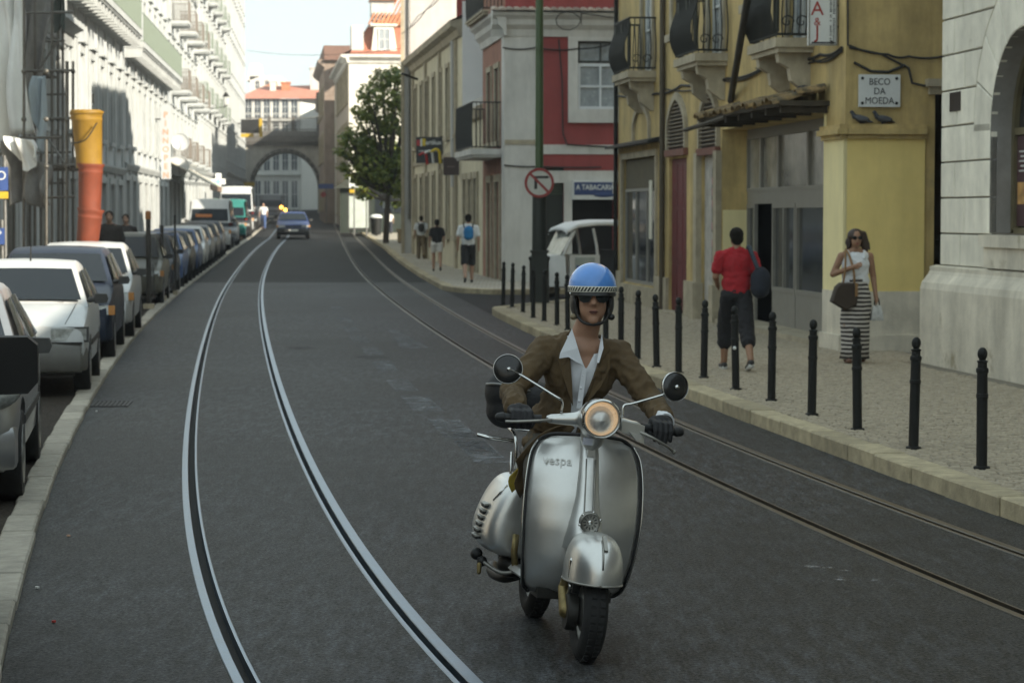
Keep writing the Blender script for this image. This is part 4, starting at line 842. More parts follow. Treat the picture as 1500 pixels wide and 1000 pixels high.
mb = MB(); mb.loft([[(d0 - .1, .2, zb), (d1 + .15, .2, zb), (d1 + .15, 2, zb), (d0 - .1, 2, zb)], [(d0 + .12, .25, zt5), (d1 - .1, .25, zt5), (d1 - .1, 2, zt5), (d0 + .12, 2, zt5)]]); mb.box(d0 - .1, d1 + .15, .1, 2, zt5, zt5 + .12); dm = S5.add(mb, 'dormer', MATS['sunny_white_render'])
window(S5, (d0 + d1) / 2 - .35, (d0 + d1) / 2 + .4, zb + .25, zt5 - .15, .19, WFR, CURT, 2, 2, .06)
mb = MB(); a = fr5.px(527, 50)[0]; mb.box(a - .5, a + .25, .25, 2, E5 + .35, M1 - .05); S5.add(mb, 'dormer', LGREY)
mb = MB(); mb.box(fr5.px(548, 20)[0], fr5.px(582, 20)[0], 3.2, 5, M1 + .5, M1 + 1.75); ch = S5.add(mb, 'roof_lantern', LGREY); mb = MB(); a, b = fr5.px(545, 10)[0], fr5.px(586, 10)[0]; mb.prism([(a, M1 + 1.75), (b, M1 + 1.75), (b, M1 + 2.5), (a + .9, M1 + 2.5)], 2.9, 5.3); S5.add(mb, 'lantern_roof', RTILE)
z6 = zg(176)
for nm, y0, y1, x0, x1, H, mt, lb in (('narrow_stone_house', 176, 196, -13.6, -15.6, 11.8, 'brown_stone', 'dark brown stone house between the mansard building and the bridge'), ('bridgehead_building', 197, 229, -15.4, -18.1, 10.5, 'dim_stone', 'dim stone house standing against the right end of the arch bridge')):
    f6 = Frame.two((x1, y1), (x0, y0), z6); r6, S6 = building(nm, lb, f6); hs = [(1 + 3 * k, 2.1 + 3 * k, z, z + 2, .15) for k in range(int(f6.L / 3)) for z in (1, 4.6, 8.0)]
    mt = M(mt, (.30, .235, .19) if H > 11 else (.22, .19, .16), .9, var=.3, scale=1, streak=.35); mb = MB(); facade(mb, f6.L, H, hs); shell(mb, f6.L, H, 9); S6.add(mb, 'wall', mt)
    for h in hs: window(S6, *h[:4], .1, WFR, GLASS, 2, 2, .08); surround(S6, *h[:4], OSTONE, .15, .06)
    moulding(S6, 0, f6.L, [(0, H - .5), (-.4, H - .2), (-.5, H), (0, H + .1)], mt, 'cornice'); mb = MB(); mb.prism([(-.4, H), (f6.L + .4, H), (f6.L - 2, H + 1.2), (2, H + 1.2)], 0, 8); S6.add(mb, 'roof', M('dark_old_tile', (.16, .085, .06), .9, var=.3))

# ------------------------------------------------ the arch bridge, and the building seen over and through it
zB = zg(230); YB = 230
frB = Frame.two((at(330, 300, YB).x, YB), (at(505, 300, YB).x, YB + 1.0), 0); LB = frB.L
uB = lambda px: frB.px(px, 250)[0]; wB = lambda py: frB.px(420, py)[1]
rb = thing('arch_bridge', 'stone arch bridge with iron railing crossing over the street', 'bridge', frB.o, frB.a); SB = Side(rb, frB, frB)
BST = M('bridge_stone', (.46, .44, .39), .9, var=.25, scale=.8, bump=.4, bscale=6, streak=.35); BIR = M('bridge_iron', (.10, .095, .085), .7, .2, var=.3)
a0, a1 = uB(370), uB(466); ac = (a0 + a1) / 2; ar = (a1 - a0) / 2; zc_ = wB(222); sp = wB(275); rise = zc_ - sp
arc = [(ac - ar * math.cos(math.pi * k / 20), sp + rise * math.sin(math.pi * k / 20)) for k in range(21)]; top = wB(213)
mb = MB()
for y in (0, 8.0):
    n = len(mb.f)
    mb.face([(0, y, zB - 1), (a0, y, zB - 1), (a0, y, top), (0, y, top)]); mb.face([(a1, y, zB - 1), (LB, y, zB - 1), (LB, y, top), (a1, y, top)])
    for p, q in zip(arc, arc[1:]): mb.face([(p[0], y, p[1]), (q[0], y, q[1]), (q[0], y, top), (p[0], y, top)])
full = [(a0, zB - 1)] + arc + [(a1, zB - 1)]; mb.grid([[(p[0], 0, p[1]) for p in full], [(p[0], 8, p[1]) for p in full]]); mb.face([(0, 0, zB - 1), (0, 0, top), (0, 8, top), (0, 8, zB - 1)]); mb.face([(LB, 0, zB - 1), (LB, 8, zB - 1), (LB, 8, top), (LB, 0, top)]); SB.add(mb, 'arch_wall', BST)
n = 17
for k in range(n):
    t0, t1 = math.pi * k / n + .01, math.pi * (k + 1) / n - .01
    poly = [(ac - (ar + d) * math.cos(t), sp + (rise + d) * math.sin(t)) for d, t in ((0, t0), (0, t1), (.3, t1), (.3, t0))]; SB.add(block(poly, .05, -.12, .03), 'voussoir', BIR)
moulding(SB, 0, LB, [(.3, top), (-.35, top), (-.45, top + .35), (-.45, wB(199)), (-.3, wB(192)), (.3, wB(192))], BIR, 'deck'); mb = MB(); mb.box(0, LB, .3, 8, top, wB(197)); SB.add(mb, 'roadway', BST)
zr0, zr1 = wB(192), wB(173); mb = MB()
for k in range(70): u = .1 + LB * k / 70; mb.tube([(u, -.2, zr0), (u, -.2, zr1)], .03, 4)
SB.add(mb, 'balusters', BIR); mb = MB(); mb.box(0, LB, -.25, -.15, zr1 - .04, zr1 + .05); mb.box(0, LB, -.24, -.16, zr0 + .1, zr0 + .18); SB.add(mb, 'handrail', BIR)
for px in (350, 395, 430, 466, 490): mb = MB(); u = uB(px); mb.box(u - .15, u + .15, -.35, -.02, zr0, zr1 + .15); SB.add(mb, 'railing_post', BIR)
z7 = zg(262); fr7 = Frame.two((at(352, 200, 262).x, 262), (at(440, 200, 262).x, 262.6), 0); fr7e = Frame.two((at(438.5, 200, 262.6).x, 262.6), (at(500, 200, 264).x, 264), 0)
r7, S7 = building('hillside_building', 'white building with red tiled roof seen over and through the bridge', fr7); S7e = Side(r7, fr7e, fr7); w7 = lambda py: fr7.px(400, py)[1]
GW = M('pale_grey_render', (.50, .50, .47), .85, var=.12, scale=.7, streak=.2); cols = 6; hs = []
for zz, hh in ((z7 + .2, 3.0), (z7 + 4.2, 2.3), (z7 + 7.3, 2.0), (w7(187), 1.6), (w7(168), 1.7)):
    for k in range(cols): a = .5 + (fr7.L - .6) * k / cols; hs.append((a, a + .75, zz, zz + hh, .12))
E7 = w7(145); mb = MB(); facade(mb, fr7.L, E7, hs, z0=0); shell(mb, fr7.L, E7, 14, z0=0); S7.add(mb, 'wall', GW)
for h in hs: window(S7, *h[:4], .1, WFR, GLASSB, 2, 2, .06)
for zz in (w7(178), z7 + 3.7, z7 + 6.9): moulding(S7, 0, fr7.L, [(0, zz), (-.3, zz + .05), (-.3, zz + .25), (0, zz + .3)], GW, 'string_course')
mb = MB(); facade(mb, fr7e.L, E7 + .1, [(2.2, 2.9, w7(165), w7(155), .1)], z0=0); S7e.add(mb, 'end_wall', M('bright_white_render', (.72, .72, .68), .85, var=.06, scale=1)); window(S7e, 2.2, 2.9, w7(165), w7(155), .08, WFR, CURT, 2, 2, .06)
mb = MB(); rz = w7(118); mb.face([(-.5, -.5, E7), (fr7.L + 5.2, -.5, E7 + .05), (fr7.L + 5.0, 7, rz), (2.5, 7, rz - .3)]); mb.face([(-.5, -.5, E7), (2.5, 7, rz - .3), (-.5, 14, E7)]); mb.face([(fr7.L + 5.2, -.5, E7 + .05), (fr7.L + 5.2, 14, E7), (fr7.L + 5.0, 7, rz)]); rf = S7.add(mb, 'roof', M('faded_red_tile', (.47, .19, .13), .85, var=.3, scale=2.5, bump=.4, bscale=10))
for a, b, c, d, e, mt in ((395, 404, 125, 117, 4, WREND), (455, 472, 122, 97, 6, GW), (412, 425, 128, 119, 3, RTILE)): mb = MB(); mb.box(fr7.px(a, 120)[0], fr7.px(b, 120)[0], 4, 6.5, w7(c) - .5, w7(d)); mb.box(fr7.px(a, 120)[0] - .1, fr7.px(b, 120)[0] + .1, 3.9, 6.6, w7(d), w7(d) + .15); S7.add(mb, 'chimney', mt, parent=rf)
fv = Frame.two((-17.2, 236), (6, 238), 0); rv, SV = building('viaduct_house', 'dim grey house on the viaduct just behind the right end of the bridge', fv); hs = [(1 + 3 * k, 2.1 + 3 * k, z, z + 2, .15) for k in range(7) for z in (3, 6.6, 11.0)]  # house added here so its shadow falls on the facade behind the arch
mb = MB(); facade(mb, fv.L, 14.6, hs, z0=0); shell(mb, fv.L, 14.6, 24, z0=0); SV.add(mb, 'wall', PEEL)
for h in hs: window(SV, *h[:4], .1, WFR, GLASS, 2, 2, .08)
mb = MB(); mb.prism([(-.4, 14.6), (fv.L, 14.6), (fv.L - 3, 16.4), (3, 16.4)], -.3, 24); SV.add(mb, 'roof', MATS['dark_old_tile'])
z8 = zg(300); f8 = Frame.two((at(366, 120, 300).x, 300), (at(410, 120, 300).x, 300), 0); r8, S8 = building('hilltop_house', 'small white hilltop house with orange roof at the end of the left terrace', f8); t8 = f8.px(385, 112)[1]
mb = MB(); hs = [(.6, 1.2, t8 - 1.6, t8 - .5, .1), (1.8, 2.4, t8 - 1.6, t8 - .5, .1)]; facade(mb, f8.L, t8, hs, z0=0); shell(mb, f8.L, t8, 8, z0=0); S8.add(mb, 'wall', WREND)
for h in hs: window(S8, *h[:4], .08, WFR, GLASS, 2, 2, .06)
mb = MB(); mb.prism([(-.4, t8 - .6), (.1, t8 + 1.6), (1.1, t8 + 1.6), (1.3, t8)], .0, 4); S8.add(mb, 'gable', WREND); mb = MB(); mb.prism([(-.6, f8.px(385, 135)[1] - .6), (f8.L + .4, f8.px(385, 135)[1] - .6), (f8.L - .4, f8.px(385, 122)[1])], -3.4, -.05); S8.add(mb, 'roof', RTILE)

# ------------------------------------------------ left hand terraces
RAILG = M('green_railing', (.13, .17, .13), .6, var=.2)
def terrace(name, label, y0, y1, H, wall, floors, n, ww_, gf=2.9, slabs=(), fm=WFR, gm=CURT, rail=RAILG, trim=TRIM, cornice=True, corbels=()):
    fr = Frame.two((XFL(y0), y0), (XFL(y1), y1), zg((y0 + y1) / 2)); r_, S = building(name, label, fr); L = fr.L; hs = []; gh = []
    pitch = L / n
    for k in range(n):
        a = pitch * (k + .5) - ww_ / 2
        gh.append((a - .25, a + ww_ + .25, .12, gf, .3))
        for z0_, z1_ in floors: hs.append((a, a + ww_, z0_, z1_, .14))
    mb = MB(); facade(mb, L, H, hs + gh); shell(mb, L, H, 12); S.add(mb, 'wall', wall)
    for h in hs: window(S, *h[:4], .11, fm, gm, 2, 3, .07); surround(S, *h[:4], trim, .17, .06, h[2] not in slabs, head=.12)
    for i, h in enumerate(gh):
        plate(S, h[0], h[1], .12, gf, .25, [SLATS, DARK, M('shop_blue_grey', (.12, .13, .14), .5, var=.2)][i % 3], 'shop_door'); surround(S, h[0], h[1], .12, gf, trim, .2, .08, False)
    for k in range(n + 1): mb = MB(); u = min(max(pitch * k, .25), L - .25); mb.box(u - .25, u + .25, -.07, .02, .1, H - .6); S.add(mb, 'pilaster', trim)
    for z in slabs:
        b = balcony(S, .4, L - .4, z, .8, 1.05, .0, n=int((L - .8) / .13), corb=False, slab=trim, mat=rail, th=.2)
    for z in corbels:
        m = int(L / 1.1)
        for k in range(m): mb = MB(); u = L * (k + .5) / m; mb.prism([(u - .14, z), (u + .14, z), (u + .14, z - .35), (u - .14, z - .35)], -.72, .02); S.add(mb, 'corbel', trim)
    moulding(S, 0, L, [(0, gf + .35), (-.1, gf + .38), (-.18, gf + .55), (-.18, gf + .62), (0, gf + .66)], trim, 'string_course')
    if cornice: moulding(S, 0, L, [(0, H - .7), (-.2, H - .6), (-.3, H - .3), (-.6, H - .15), (-.6, H), (0, H + .1)], trim, 'cornice')
    return r_, S, fr
terrace('scaffolded_building', 'grimy building front hidden behind scaffolding and dust sheets', 30, 68, 7.2, PEEL, [(4.2, 6.2)], 11, 1.2, gm=GLASS)
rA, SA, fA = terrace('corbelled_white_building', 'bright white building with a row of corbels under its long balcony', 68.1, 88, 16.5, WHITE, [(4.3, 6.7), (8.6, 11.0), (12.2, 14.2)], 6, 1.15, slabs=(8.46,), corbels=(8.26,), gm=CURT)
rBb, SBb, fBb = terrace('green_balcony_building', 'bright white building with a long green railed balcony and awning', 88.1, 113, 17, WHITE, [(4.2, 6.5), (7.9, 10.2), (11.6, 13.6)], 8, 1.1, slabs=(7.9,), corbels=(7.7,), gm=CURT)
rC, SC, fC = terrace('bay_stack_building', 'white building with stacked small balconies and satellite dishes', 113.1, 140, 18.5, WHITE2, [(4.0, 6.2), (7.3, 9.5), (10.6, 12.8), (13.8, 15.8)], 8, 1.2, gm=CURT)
for k in range(4):
    for z in (3.95, 7.25, 10.55, 13.75): balcony(SC, 3.2 + k * 6.8, 5.6 + k * 6.8, z, .9, 1.0, 0, n=12, corb=False, slab=TRIM, mat=M('brown_railing', (.12, .10, .08), .6, var=.2), th=.15)
rD, SD, fD = terrace('lantern_white_building', 'tall sunlit white building carrying an iron street lantern', 140.1, 182, 22, WHITE, [(4.2, 6.4), (7.6, 9.8), (11, 13.2), (14.4, 16.6), (17.6, 19.6)], 12, 1.2, gm=CURT)
for k in range(6):
    for z in (7.55, 10.95, 14.35): balcony(SD, 1.2 + k * 7, 3.3 + k * 7, z, .6, 1.0, 0, n=12, corb=False, slab=TRIM, mat=RAILG, th=.15)
rE, SE, fE = terrace('bridge_end_white_building', 'tall white building where the left terrace meets the bridge', 182.1, 228, 24, WHITE2, [(4.4, 6.6), (8, 10.2), (11.6, 13.8), (15.2, 17.4), (18.8, 20.8)], 13, 1.2, gm=CURT)

# ------------------------------------------------ the street behind the camera (seen only in paint, glass and chrome)
terrace('rear_left_terrace', 'grey terrace opposite the stone building, lining the parked cars', -70, 29.9, 4.6, PEEL, [], 22, 1.2, gm=GLASS)
fr9 = Frame.two((10.40, -12.4), (17.5, -72)); r9, S9 = building('rear_right_terrace', 'ochre terrace continuing past the white stone building', fr9); hs = [(1.2 + 3.2 * k, 2.4 + 3.2 * k, z, z + 2.1, .14) for k in range(18) for z in (.8, 4.6)]
mb = MB(); facade(mb, fr9.L, 7.0, hs); shell(mb, fr9.L, 7.0, 14); S9.add(mb, 'wall', OCHRE)
for h in hs: window(S9, *h[:4], .1, WFR, GLASS, 2, 2, .08)
fr10 = Frame.two((26, -78), (-24, -80)); r10, S10 = building('rear_end_building', 'pale building closing the far end of the street', fr10); hs = [(1.2 + 3.4 * k, 2.4 + 3.4 * k, z, z + 2.1, .14) for k in range(14) for z in (.8, 4.6)]
mb = MB(); facade(mb, fr10.L, 7, hs); shell(mb, fr10.L, 7, 14); S10.add(mb, 'wall', WHITE2)
for h in hs: window(S10, *h[:4], .1, WFR, GLASS, 2, 2, .08)
# ================================================================== street furniture and trees
# ---- bollards: turned iron posts with ball heads
BOL = [(1438, 685), (1338, 656), (1256, 629), (1189, 607), (1130, 586), (1078, 570), (1031, 553), (994, 546), (962, 537), (934, 526)]
bp_ = [G(x, y, .125) for x, y in BOL]; far = [G(x, y, .125) for x, y in ((816, 476), (797, 470), (781, 465), (766, 457), (750, 450), (737, 447))]
a, b = bp_[-1], far[0]; n = max(2, round((b - a).length / 1.5)); bp_ += [a.lerp(b, k / n) for k in range(1, n)] + far
prof = [(.052, -.05), (.052, .50), (.058, .505), (.058, .53), (.052, .535), (.050, .68), (.058, .685), (.060, .70), (.058, .715), (.046, .72), (.044, .755), (.052, .76), (.052, .768), (.030, .775)] + [(.048 * math.sin(t), .818 - .048 * math.cos(t)) for t in np.linspace(.75, 3.1, 8)]
prof = [(r_ * .76, z) for r_, z in prof]; mb = MB(); mb.lathe(prof, 18); bme = mb.mesh('post', 35); mb = MB(); mb.lathe([(.06, -.01), (.06, .010), (.045, .016)], 14); fme = mb.mesh('base_plate', 35)
names = ['beside the white stone plinth', 'in front of the dark alley', 'in front of the woman in the striped skirt', 'in front of the yellow pillar', 'in front of the grey shop doors', 'in front of the man in the red shirt']
for i, p in enumerate(bp_):
    od = ['first', 'second', 'third', 'fourth', 'fifth', 'sixth', 'seventh', 'eighth', 'ninth', 'tenth', 'eleventh', 'twelfth']; m_ = len(bp_) - 6
    lb = 'black iron bollard with ball head ' + names[i] if i < 6 else ('black iron bollard, %s after the red shirt man towards the scooter rider' % od[i - 6] if i < 10 else ('black iron bollard behind the scooter rider, %s after the red shirt man' % od[i - 6] if i < m_ else 'black iron bollard, %s from the pavement corner at the side street' % od[len(bp_) - 1 - i]))
    r_ = thing('bollard', lb, 'bollard', p, random.uniform(0, 6), 'bollards along the kerb'); sc_ = .865 / .866
    r_.rotation_euler = (R(random.uniform(-1.2, 1.2)), R(random.uniform(-1.2, 1.2)), random.uniform(0, 6)); link('post', bme, BLACK, r_); link('base_plate', fme, BLACK, r_)
o = [q for q in col.objects if q.get('label', '').endswith('man in the red shirt') and q.name.startswith('bollard')][0]; mb = MB(); mb.ball((0, 0, 0), .02, .02, .02); q = mb.build('reflector', SIGNW, o, 180); q.location = o.matrix_basis.inverted().to_3x3() @ Vector((-.01, -.040, 0)) + Vector((0, 0, .43))

# ---- tall green pole with the no-left-turn sign
pb = G(790, 443, .125); gp = thing('green_pole', 'tall green tram wire pole with dark base at the pavement corner', 'pole', pb)
mb = MB(); mb.tube([(0, 0, 2.7), (0, 0, 9.5)], [.085, .075], 14); mb.build('shaft', M('green_enamel', (.055, .095, .035), .45, var=.2, scale=6, streak=.2), gp, 60)
mb = MB(); mb.lathe([(.20, 0), (.20, .85), (.22, .88), (.22, .93), (.15, .97), (.14, 2.6), (.12, 2.72), (.085, 2.75)], 16); mb.build('base', M('dark_green_base', (.018, .022, .016), .6, var=.3, scale=8), gp, 40)
mb = MB(); mb.box(-.16, .16, -.30, -.02, .0, 1.02); mb.box(-.19, .19, -.33, .02, 1.02, 1.07); mb.build('control_box', MATS['dark_green_base'], gp); mb = MB(); mb.tube([(.02, 0, 1.42), (.33, -.02, 1.43)], .02, 6); mb.build('bracket_arm', BLACK, gp)
c = at(790, 268, pb.y - .16); ns = thing('no_left_turn_sign', 'round red rimmed no left turn sign on the green pole', 'road sign', c, R(-3))
Ms = Matrix.Rotation(R(90), 4, 'X'); rs_ = 21.5 / FPX * c.y
mb = MB(); mb.lathe([(.001, 0), (rs_, 0), (rs_, .012), (.001, .013)], 32, Ms); mb.build('disc', M('sign_disc', (.50, .50, .45), .5, var=.15, scale=6, dirt=((.35, .30, .25), 6, .62)), ns, 30)
mb = MB(); mb.lathe([(rs_ * .83, .0135), (rs_ * .83, .018), (rs_ * 1.01, .018), (rs_ * 1.01, .0)], 32, Ms, caps=False); mb.build('red_rim', M('sign_red', (.28, .03, .025), .5, var=.2, scale=8), ns, 30)
mb = MB(); s_ = rs_; mb.box(-.34 * s_, -.14 * s_, -.0165, -.0135, -.42 * s_, .30 * s_); mb.box(-.34 * s_, .55 * s_, -.0165, -.0135, .301 * s_, .47 * s_); mb.prism([(.5 * s_, .28 * s_), (.72 * s_, .385 * s_), (.5 * s_, .50 * s_)], -.0165, -.0135); mb.build('arrow', INK, ns)
mb = MB(); mb.box(-1.0 * s_, 1.0 * s_, -.0205, -.0175, -.085 * s_, .085 * s_, Matrix.Rotation(R(45), 4, 'Y')); mb.build('red_slash', MATS['sign_red'], ns)
mb = MB(); mb.box(-.03, .03, .0, .10, -.16, .16); mb.build('clamp', STEEL, ns)

# ---- sandwich board, planter box, bus stop panel and signs on the far pavement
def G1(px, py): return G(px, py, .13)
p = G1(661, 384); ab = thing('sandwich_board', 'grey sandwich board outside the cream building doors', 'sign board', p, R(5))
for s in (-1, 1): mb = MB(); mb.box(-.33, .33, -.015, .015, 0, 1.05, Matrix.Translation((0, s * .25, 0)) @ Matrix.Rotation(R(13 * s), 4, 'X')); mb.build('panel', M('board_grey', (.20, .20, .18), .7, var=.4, scale=5), ab)
mb = MB(); mb.box(-.26, .26, -.02, -.016, .45, .95, Matrix.Translation((0, -.25, 0)) @ Matrix.Rotation(R(-13), 4, 'X')); mb.build('notice', SIGNW, ab)
p = G1(600, 356); pl = thing('planter_box', 'low wooden planter box at the foot of the grey gable', 'planter', p); mb = MB(); mb.box(-.55, .55, -.4, .4, .04, .55); mb.box(-.6, .6, -.45, .45, .55, .66); mb.build('crate', M('tan_wood', (.27, .20, .11), .8, var=.3, scale=5), pl)
for a in (-.45, .45):
    for b in (-.3, .3): mb = MB(); mb.box(a - .06, a + .06, b - .06, b + .06, 0, .04); mb.build('foot', TIMB, pl)
p = G1(526, 343); bs = thing('bus_stop_display', 'glazed advertising panel with pale poster at the bus stop', 'bus stop', p, R(4)); hgt = 2.35
mb = MB(); mb.box(-.62, .62, -.09, .09, .25, .35); mb.box(-.62, .62, -.09, .09, 2.1, 2.25); mb.box(-.62, -.54, -.09, .09, .35, 2.1); mb.box(.54, .62, -.09, .09, .35, 2.1); mb.build('frame', M('dark_metal_frame', (.05, .05, .045), .5, .4, var=.2), bs); mb = MB(); mb.box(-.54, .54, -.06, .06, .35, 2.1); mb.build('poster', M('pale_green_poster', (.42, .47, .43), .3, var=.2, scale=2), bs); mb = MB(); mb.box(-.5, -.4, -.05, .05, 0, .25); mb.box(.4, .5, -.05, .05, 0, .25); mb.build('legs', BLACK, bs)
def signpost(px, py, ptop, lab, name, parts, cat='road sign'):
    p = G1(px, py); r_ = thing(name, lab, cat, p); h = at(px, ptop, p.y).z - p.z; mb = MB(); mb.tube([(0, 0, 0), (0, 0, h + .3)], .04, 8); mb.build('post', STEEL, r_, 60); k = p.y / FPX
    for nm, dx, dy, w_, h_, mt, shp in parts:
        cx, cz, hw_, hh = dx * k, h - dy * k, w_ * k / 2, h_ * k / 2; mb = MB()
        if shp == 'disc': mb.lathe([(.001, 0), (hw_, 0), (hw_, .03), (.001, .03)], 24, Matrix.Translation((cx, -.05, cz)) @ Matrix.Rotation(R(90), 4, 'X'))
        elif shp == 'tri': mb.prism([(cx - hw_, cz - hh), (cx + hw_, cz - hh), (cx, cz + hh)], -.08, -.05)
        else: mb.box(cx - hw_, cx + hw_, -.08, -.05, cz - hh, cz + hh)
        mb.build(nm, mt, r_)
SRED, SBLU = MATS['sign_red'], M('traffic_blue', (.03, .07, .22), .5, var=.15); SYEL = M('traffic_yellow', (.50, .33, .03), .5, var=.2)
signpost(519, 345, 265, 'white lit pictogram sign over a yellow plate near the bus stop', 'bus_stop_sign', [('panel', 2, 0, 18, 20, M('white_panel', (.75, .78, .76), .4, var=.05), 'box'), ('yellow_plate', -3, 15, 7, 5, SYEL, 'box')])
signpost(537, 346, 277, 'red rimmed triangular warning sign beside the bus stop', 'warning_sign', [('triangle', 0, 0, 13, 11, SRED, 'tri'), ('inner_triangle', 0, 1, 7, 6, SIGNW, 'tri')])
signpost(566, 352, 286, 'white round sign above a pale plate under the tree', 'round_sign', [('disc', 0, 0, 13, 13, SIGNW, 'disc'), ('plate', 1, 13, 12, 12, M('pale_plate', (.5, .55, .55), .5, var=.2), 'box')])
signpost(478, 326, 281, 'blue direction plate above a red disc beside the bridge', 'direction_sign', [('blue_plate', 0, -8, 22, 7, SBLU, 'box'), ('red_disc', -4, 4, 8, 8, SRED, 'disc')])
p = G1(551, 345); wb = thing('litter_bin', 'dark litter bin with pale lid near the bus stop', 'bin', p); mb = MB(); mb.lathe([(.25, .05), (.3, .9), (.3, .95)], 14); mb.build('drum', BLACK, wb, 40); mb = MB(); mb.lathe([(.33, .95), (.33, 1.02), (.2, 1.12), (.001, 1.13)], 14); mb.build('lid', SIGNW, wb, 40); mb = MB(); mb.lathe([(.1, 0), (.1, .05)], 10); mb.build('foot', BLACK, wb)

def plate_line(par, a, b, c, d, y, mat): mb = MB(); mb.box(a, b, y - .004, y, c, d); return mb.build('illegible_print', mat, par)
# ---- hanging signs on the right hand houses
c = at(629, 220, 83.3); hs_ = thing('travel_agency_sign', 'black shop sign with red, white and yellow hooked shapes on cream building', 'sign', c, R(0)); hw_, hh = 19.5 * 83.3 / FPX, 19 * 83.3 / FPX
mb = MB(); mb.box(-hw_, hw_, -.06, .06, -hh, hh); mb.build('panel', M('sign_black', (.015, .016, .015), .4, var=.1), hs_)
def hook(x, z, s, mat, nm):
    mb = MB(); pts = [(x - .16 * s, z + .1 * s)] + [(x + .1 * s * math.cos(t), z + .06 * s + .12 * s * math.sin(t)) for t in np.linspace(2.2, 0, 6)] + [(x + .13 * s, z - .22 * s)]
    mb.tube([(a, -.075, b) for a, b in pts], .045 * s, 6); mb.build(nm, mat, hs_, 60)
REDP, YELP = M('sign_bright_red', (.40, .03, .03), .5, var=.1), M('sign_bright_yellow', (.62, .46, .04), .5, var=.1)
hook(-.2, -.28, 1.0, REDP, 'red_hook'); hook(.0, -.22, 1.05, SIGNW, 'white_hook'); hook(.23, -.19, 1.2, YELP, 'yellow_hook')
mb = MB(); mb.box(-hw_ + .02, -hw_ + .14, -.068, -.061, hh - .3, hh - .1); mb.build('red_mark', REDP, hs_); mb = MB(); mb.box(-hw_ + .22, -hw_ + .33, -.068, -.061, hh - .3, hh - .06); mb.build('yellow_mark', YELP, hs_); mb = MB(); mb.box(-hw_ + .15, -hw_ + .21, -.068, -.061, hh - .32, hh - .06); mb.build('white_mark', SIGNW, hs_)
text('artilux', .22, SIGNW, hs_, (.14, -.064, hh - .19), (R(90), 0, 0), .004, sx=.95, bold=.004); [plate_line(hs_, -.36 + .05 * q, -.36 + .05 * q + (.035 if q % 3 else .02), hh - .50, hh - .455, -.064, SIGNW) for q in range(15) if q not in (6, 9)]
mb = MB(); mb.tube([(hw_ - .1, 0, hh), (hw_ + .35, .1, hh + .05)], .025, 6); mb.tube([(hw_ - .1, 0, -hh + .1), (hw_ + .35, .1, -hh + .1)], .025, 6); mb.build('bracket', BLACK, hs_)
c = at(661, 243.5, 77.3); bsn = thing('brown_sign', 'small plain brown hanging sign beside the black travel agency sign', 'sign', c); k = 77.3 / FPX; mb = MB(); mb.box(-11.5 * k, 11.5 * k, -.05, .05, -13 * k, 13 * k); mb.build('panel', M('sign_brown', (.055, .035, .03), .6, var=.2), bsn); mb = MB(); mb.box(-6 * k, 5 * k, -.056, -.051, -1.6 * k, 0); mb.build('faint_line', M('faint_text', (.16, .12, .11), .6, var=.1), bsn); mb = MB(); mb.tube([(11 * k, 0, 8 * k), (11 * k + .35, .05, 8 * k)], .02, 6); mb.build('bracket', BLACK, bsn)

# ---- the tree by the square
def leafmat(name, c, c2):
    m = bpy.data.materials.new(name); m.use_nodes = True; N = m.node_tree.nodes; L = m.node_tree.links.new; b = N['Principled BSDF']; b.inputs['Roughness'].default_value = .55
    gi = N.new('ShaderNodeNewGeometry'); mx = N.new('ShaderNodeMix'); mx.data_type = 'RGBA'; mx.inputs[6].default_value = (*c, 1); mx.inputs[7].default_value = (*c2, 1); L(gi.outputs['Random Per Island'], mx.inputs['Factor']); L(mx.outputs[2], b.inputs['Base Color'])
    tr = N.new('ShaderNodeBsdfTranslucent'); L(mx.outputs[2], tr.inputs[0]); ms = N.new('ShaderNodeMixShader'); ms.inputs[0].default_value = .3; L(b.outputs[0], ms.inputs[1]); L(tr.outputs[0], ms.inputs[2]); L(ms.outputs[0], N['Material Output'].inputs[0]); return m
LEAF = leafmat('tree_leaf', (.055, .10, .018), (.20, .225, .035))
def tree(name, label, p, trunk, clumps, seed, leaf=.2, dens=1.0):
    rr = random.Random(seed); r_ = thing(name, label, 'tree', p); mb = MB(); h = trunk
    base = [Vector((0, 0, -.1)), Vector((.05, 0, h * .5)), Vector((.12, .05, h))]; mb.tube(base, [.15, .13, .11], 9)
    for c, ra in clumps: c = Vector(c); mid_ = base[2].lerp(c, .5) + Vector((0, 0, -.1)); mb.tube([base[2], mid_, c], [.11, .07, .03], 6)
    mb.build('trunk', M('tree_bark', (.06, .048, .035), .9, var=.4, scale=8, bump=.6), r_, 60)
    mb = MB()
    for c, ra in clumps:
        c = Vector(c); n = int(330 * ra * ra * dens)
        for _ in range(n):
            d = Vector((rr.gauss(0, 1), rr.gauss(0, 1), rr.gauss(0, 1))).normalized(); q = c + d * ra * rr.uniform(.55, 1.08) ; q.z = c.z + (q.z - c.z) * .8
            a = Vector((rr.gauss(0, 1), rr.gauss(0, 1), rr.gauss(0, .6))).normalized(); b2 = a.cross(d + Vector((0, 0, .5))).normalized(); s_ = leaf * rr.uniform(.6, 1.25)
            mb.face([q - a * s_ * .5, q + b2 * s_ * .32, q + a * s_ * .5, q - b2 * s_ * .32])
    mb.build('crown', LEAF, r_); return r_
TY = 113; tp = G1(562, 345); tp = Vector((-5.9, TY, zg(TY) + .12)); kx = TY / FPX
def cl(px, py, r_, dy=0): q = at(px, py, TY + dy); return ((q.x - tp.x, dy, q.z - tp.z), r_ * kx)
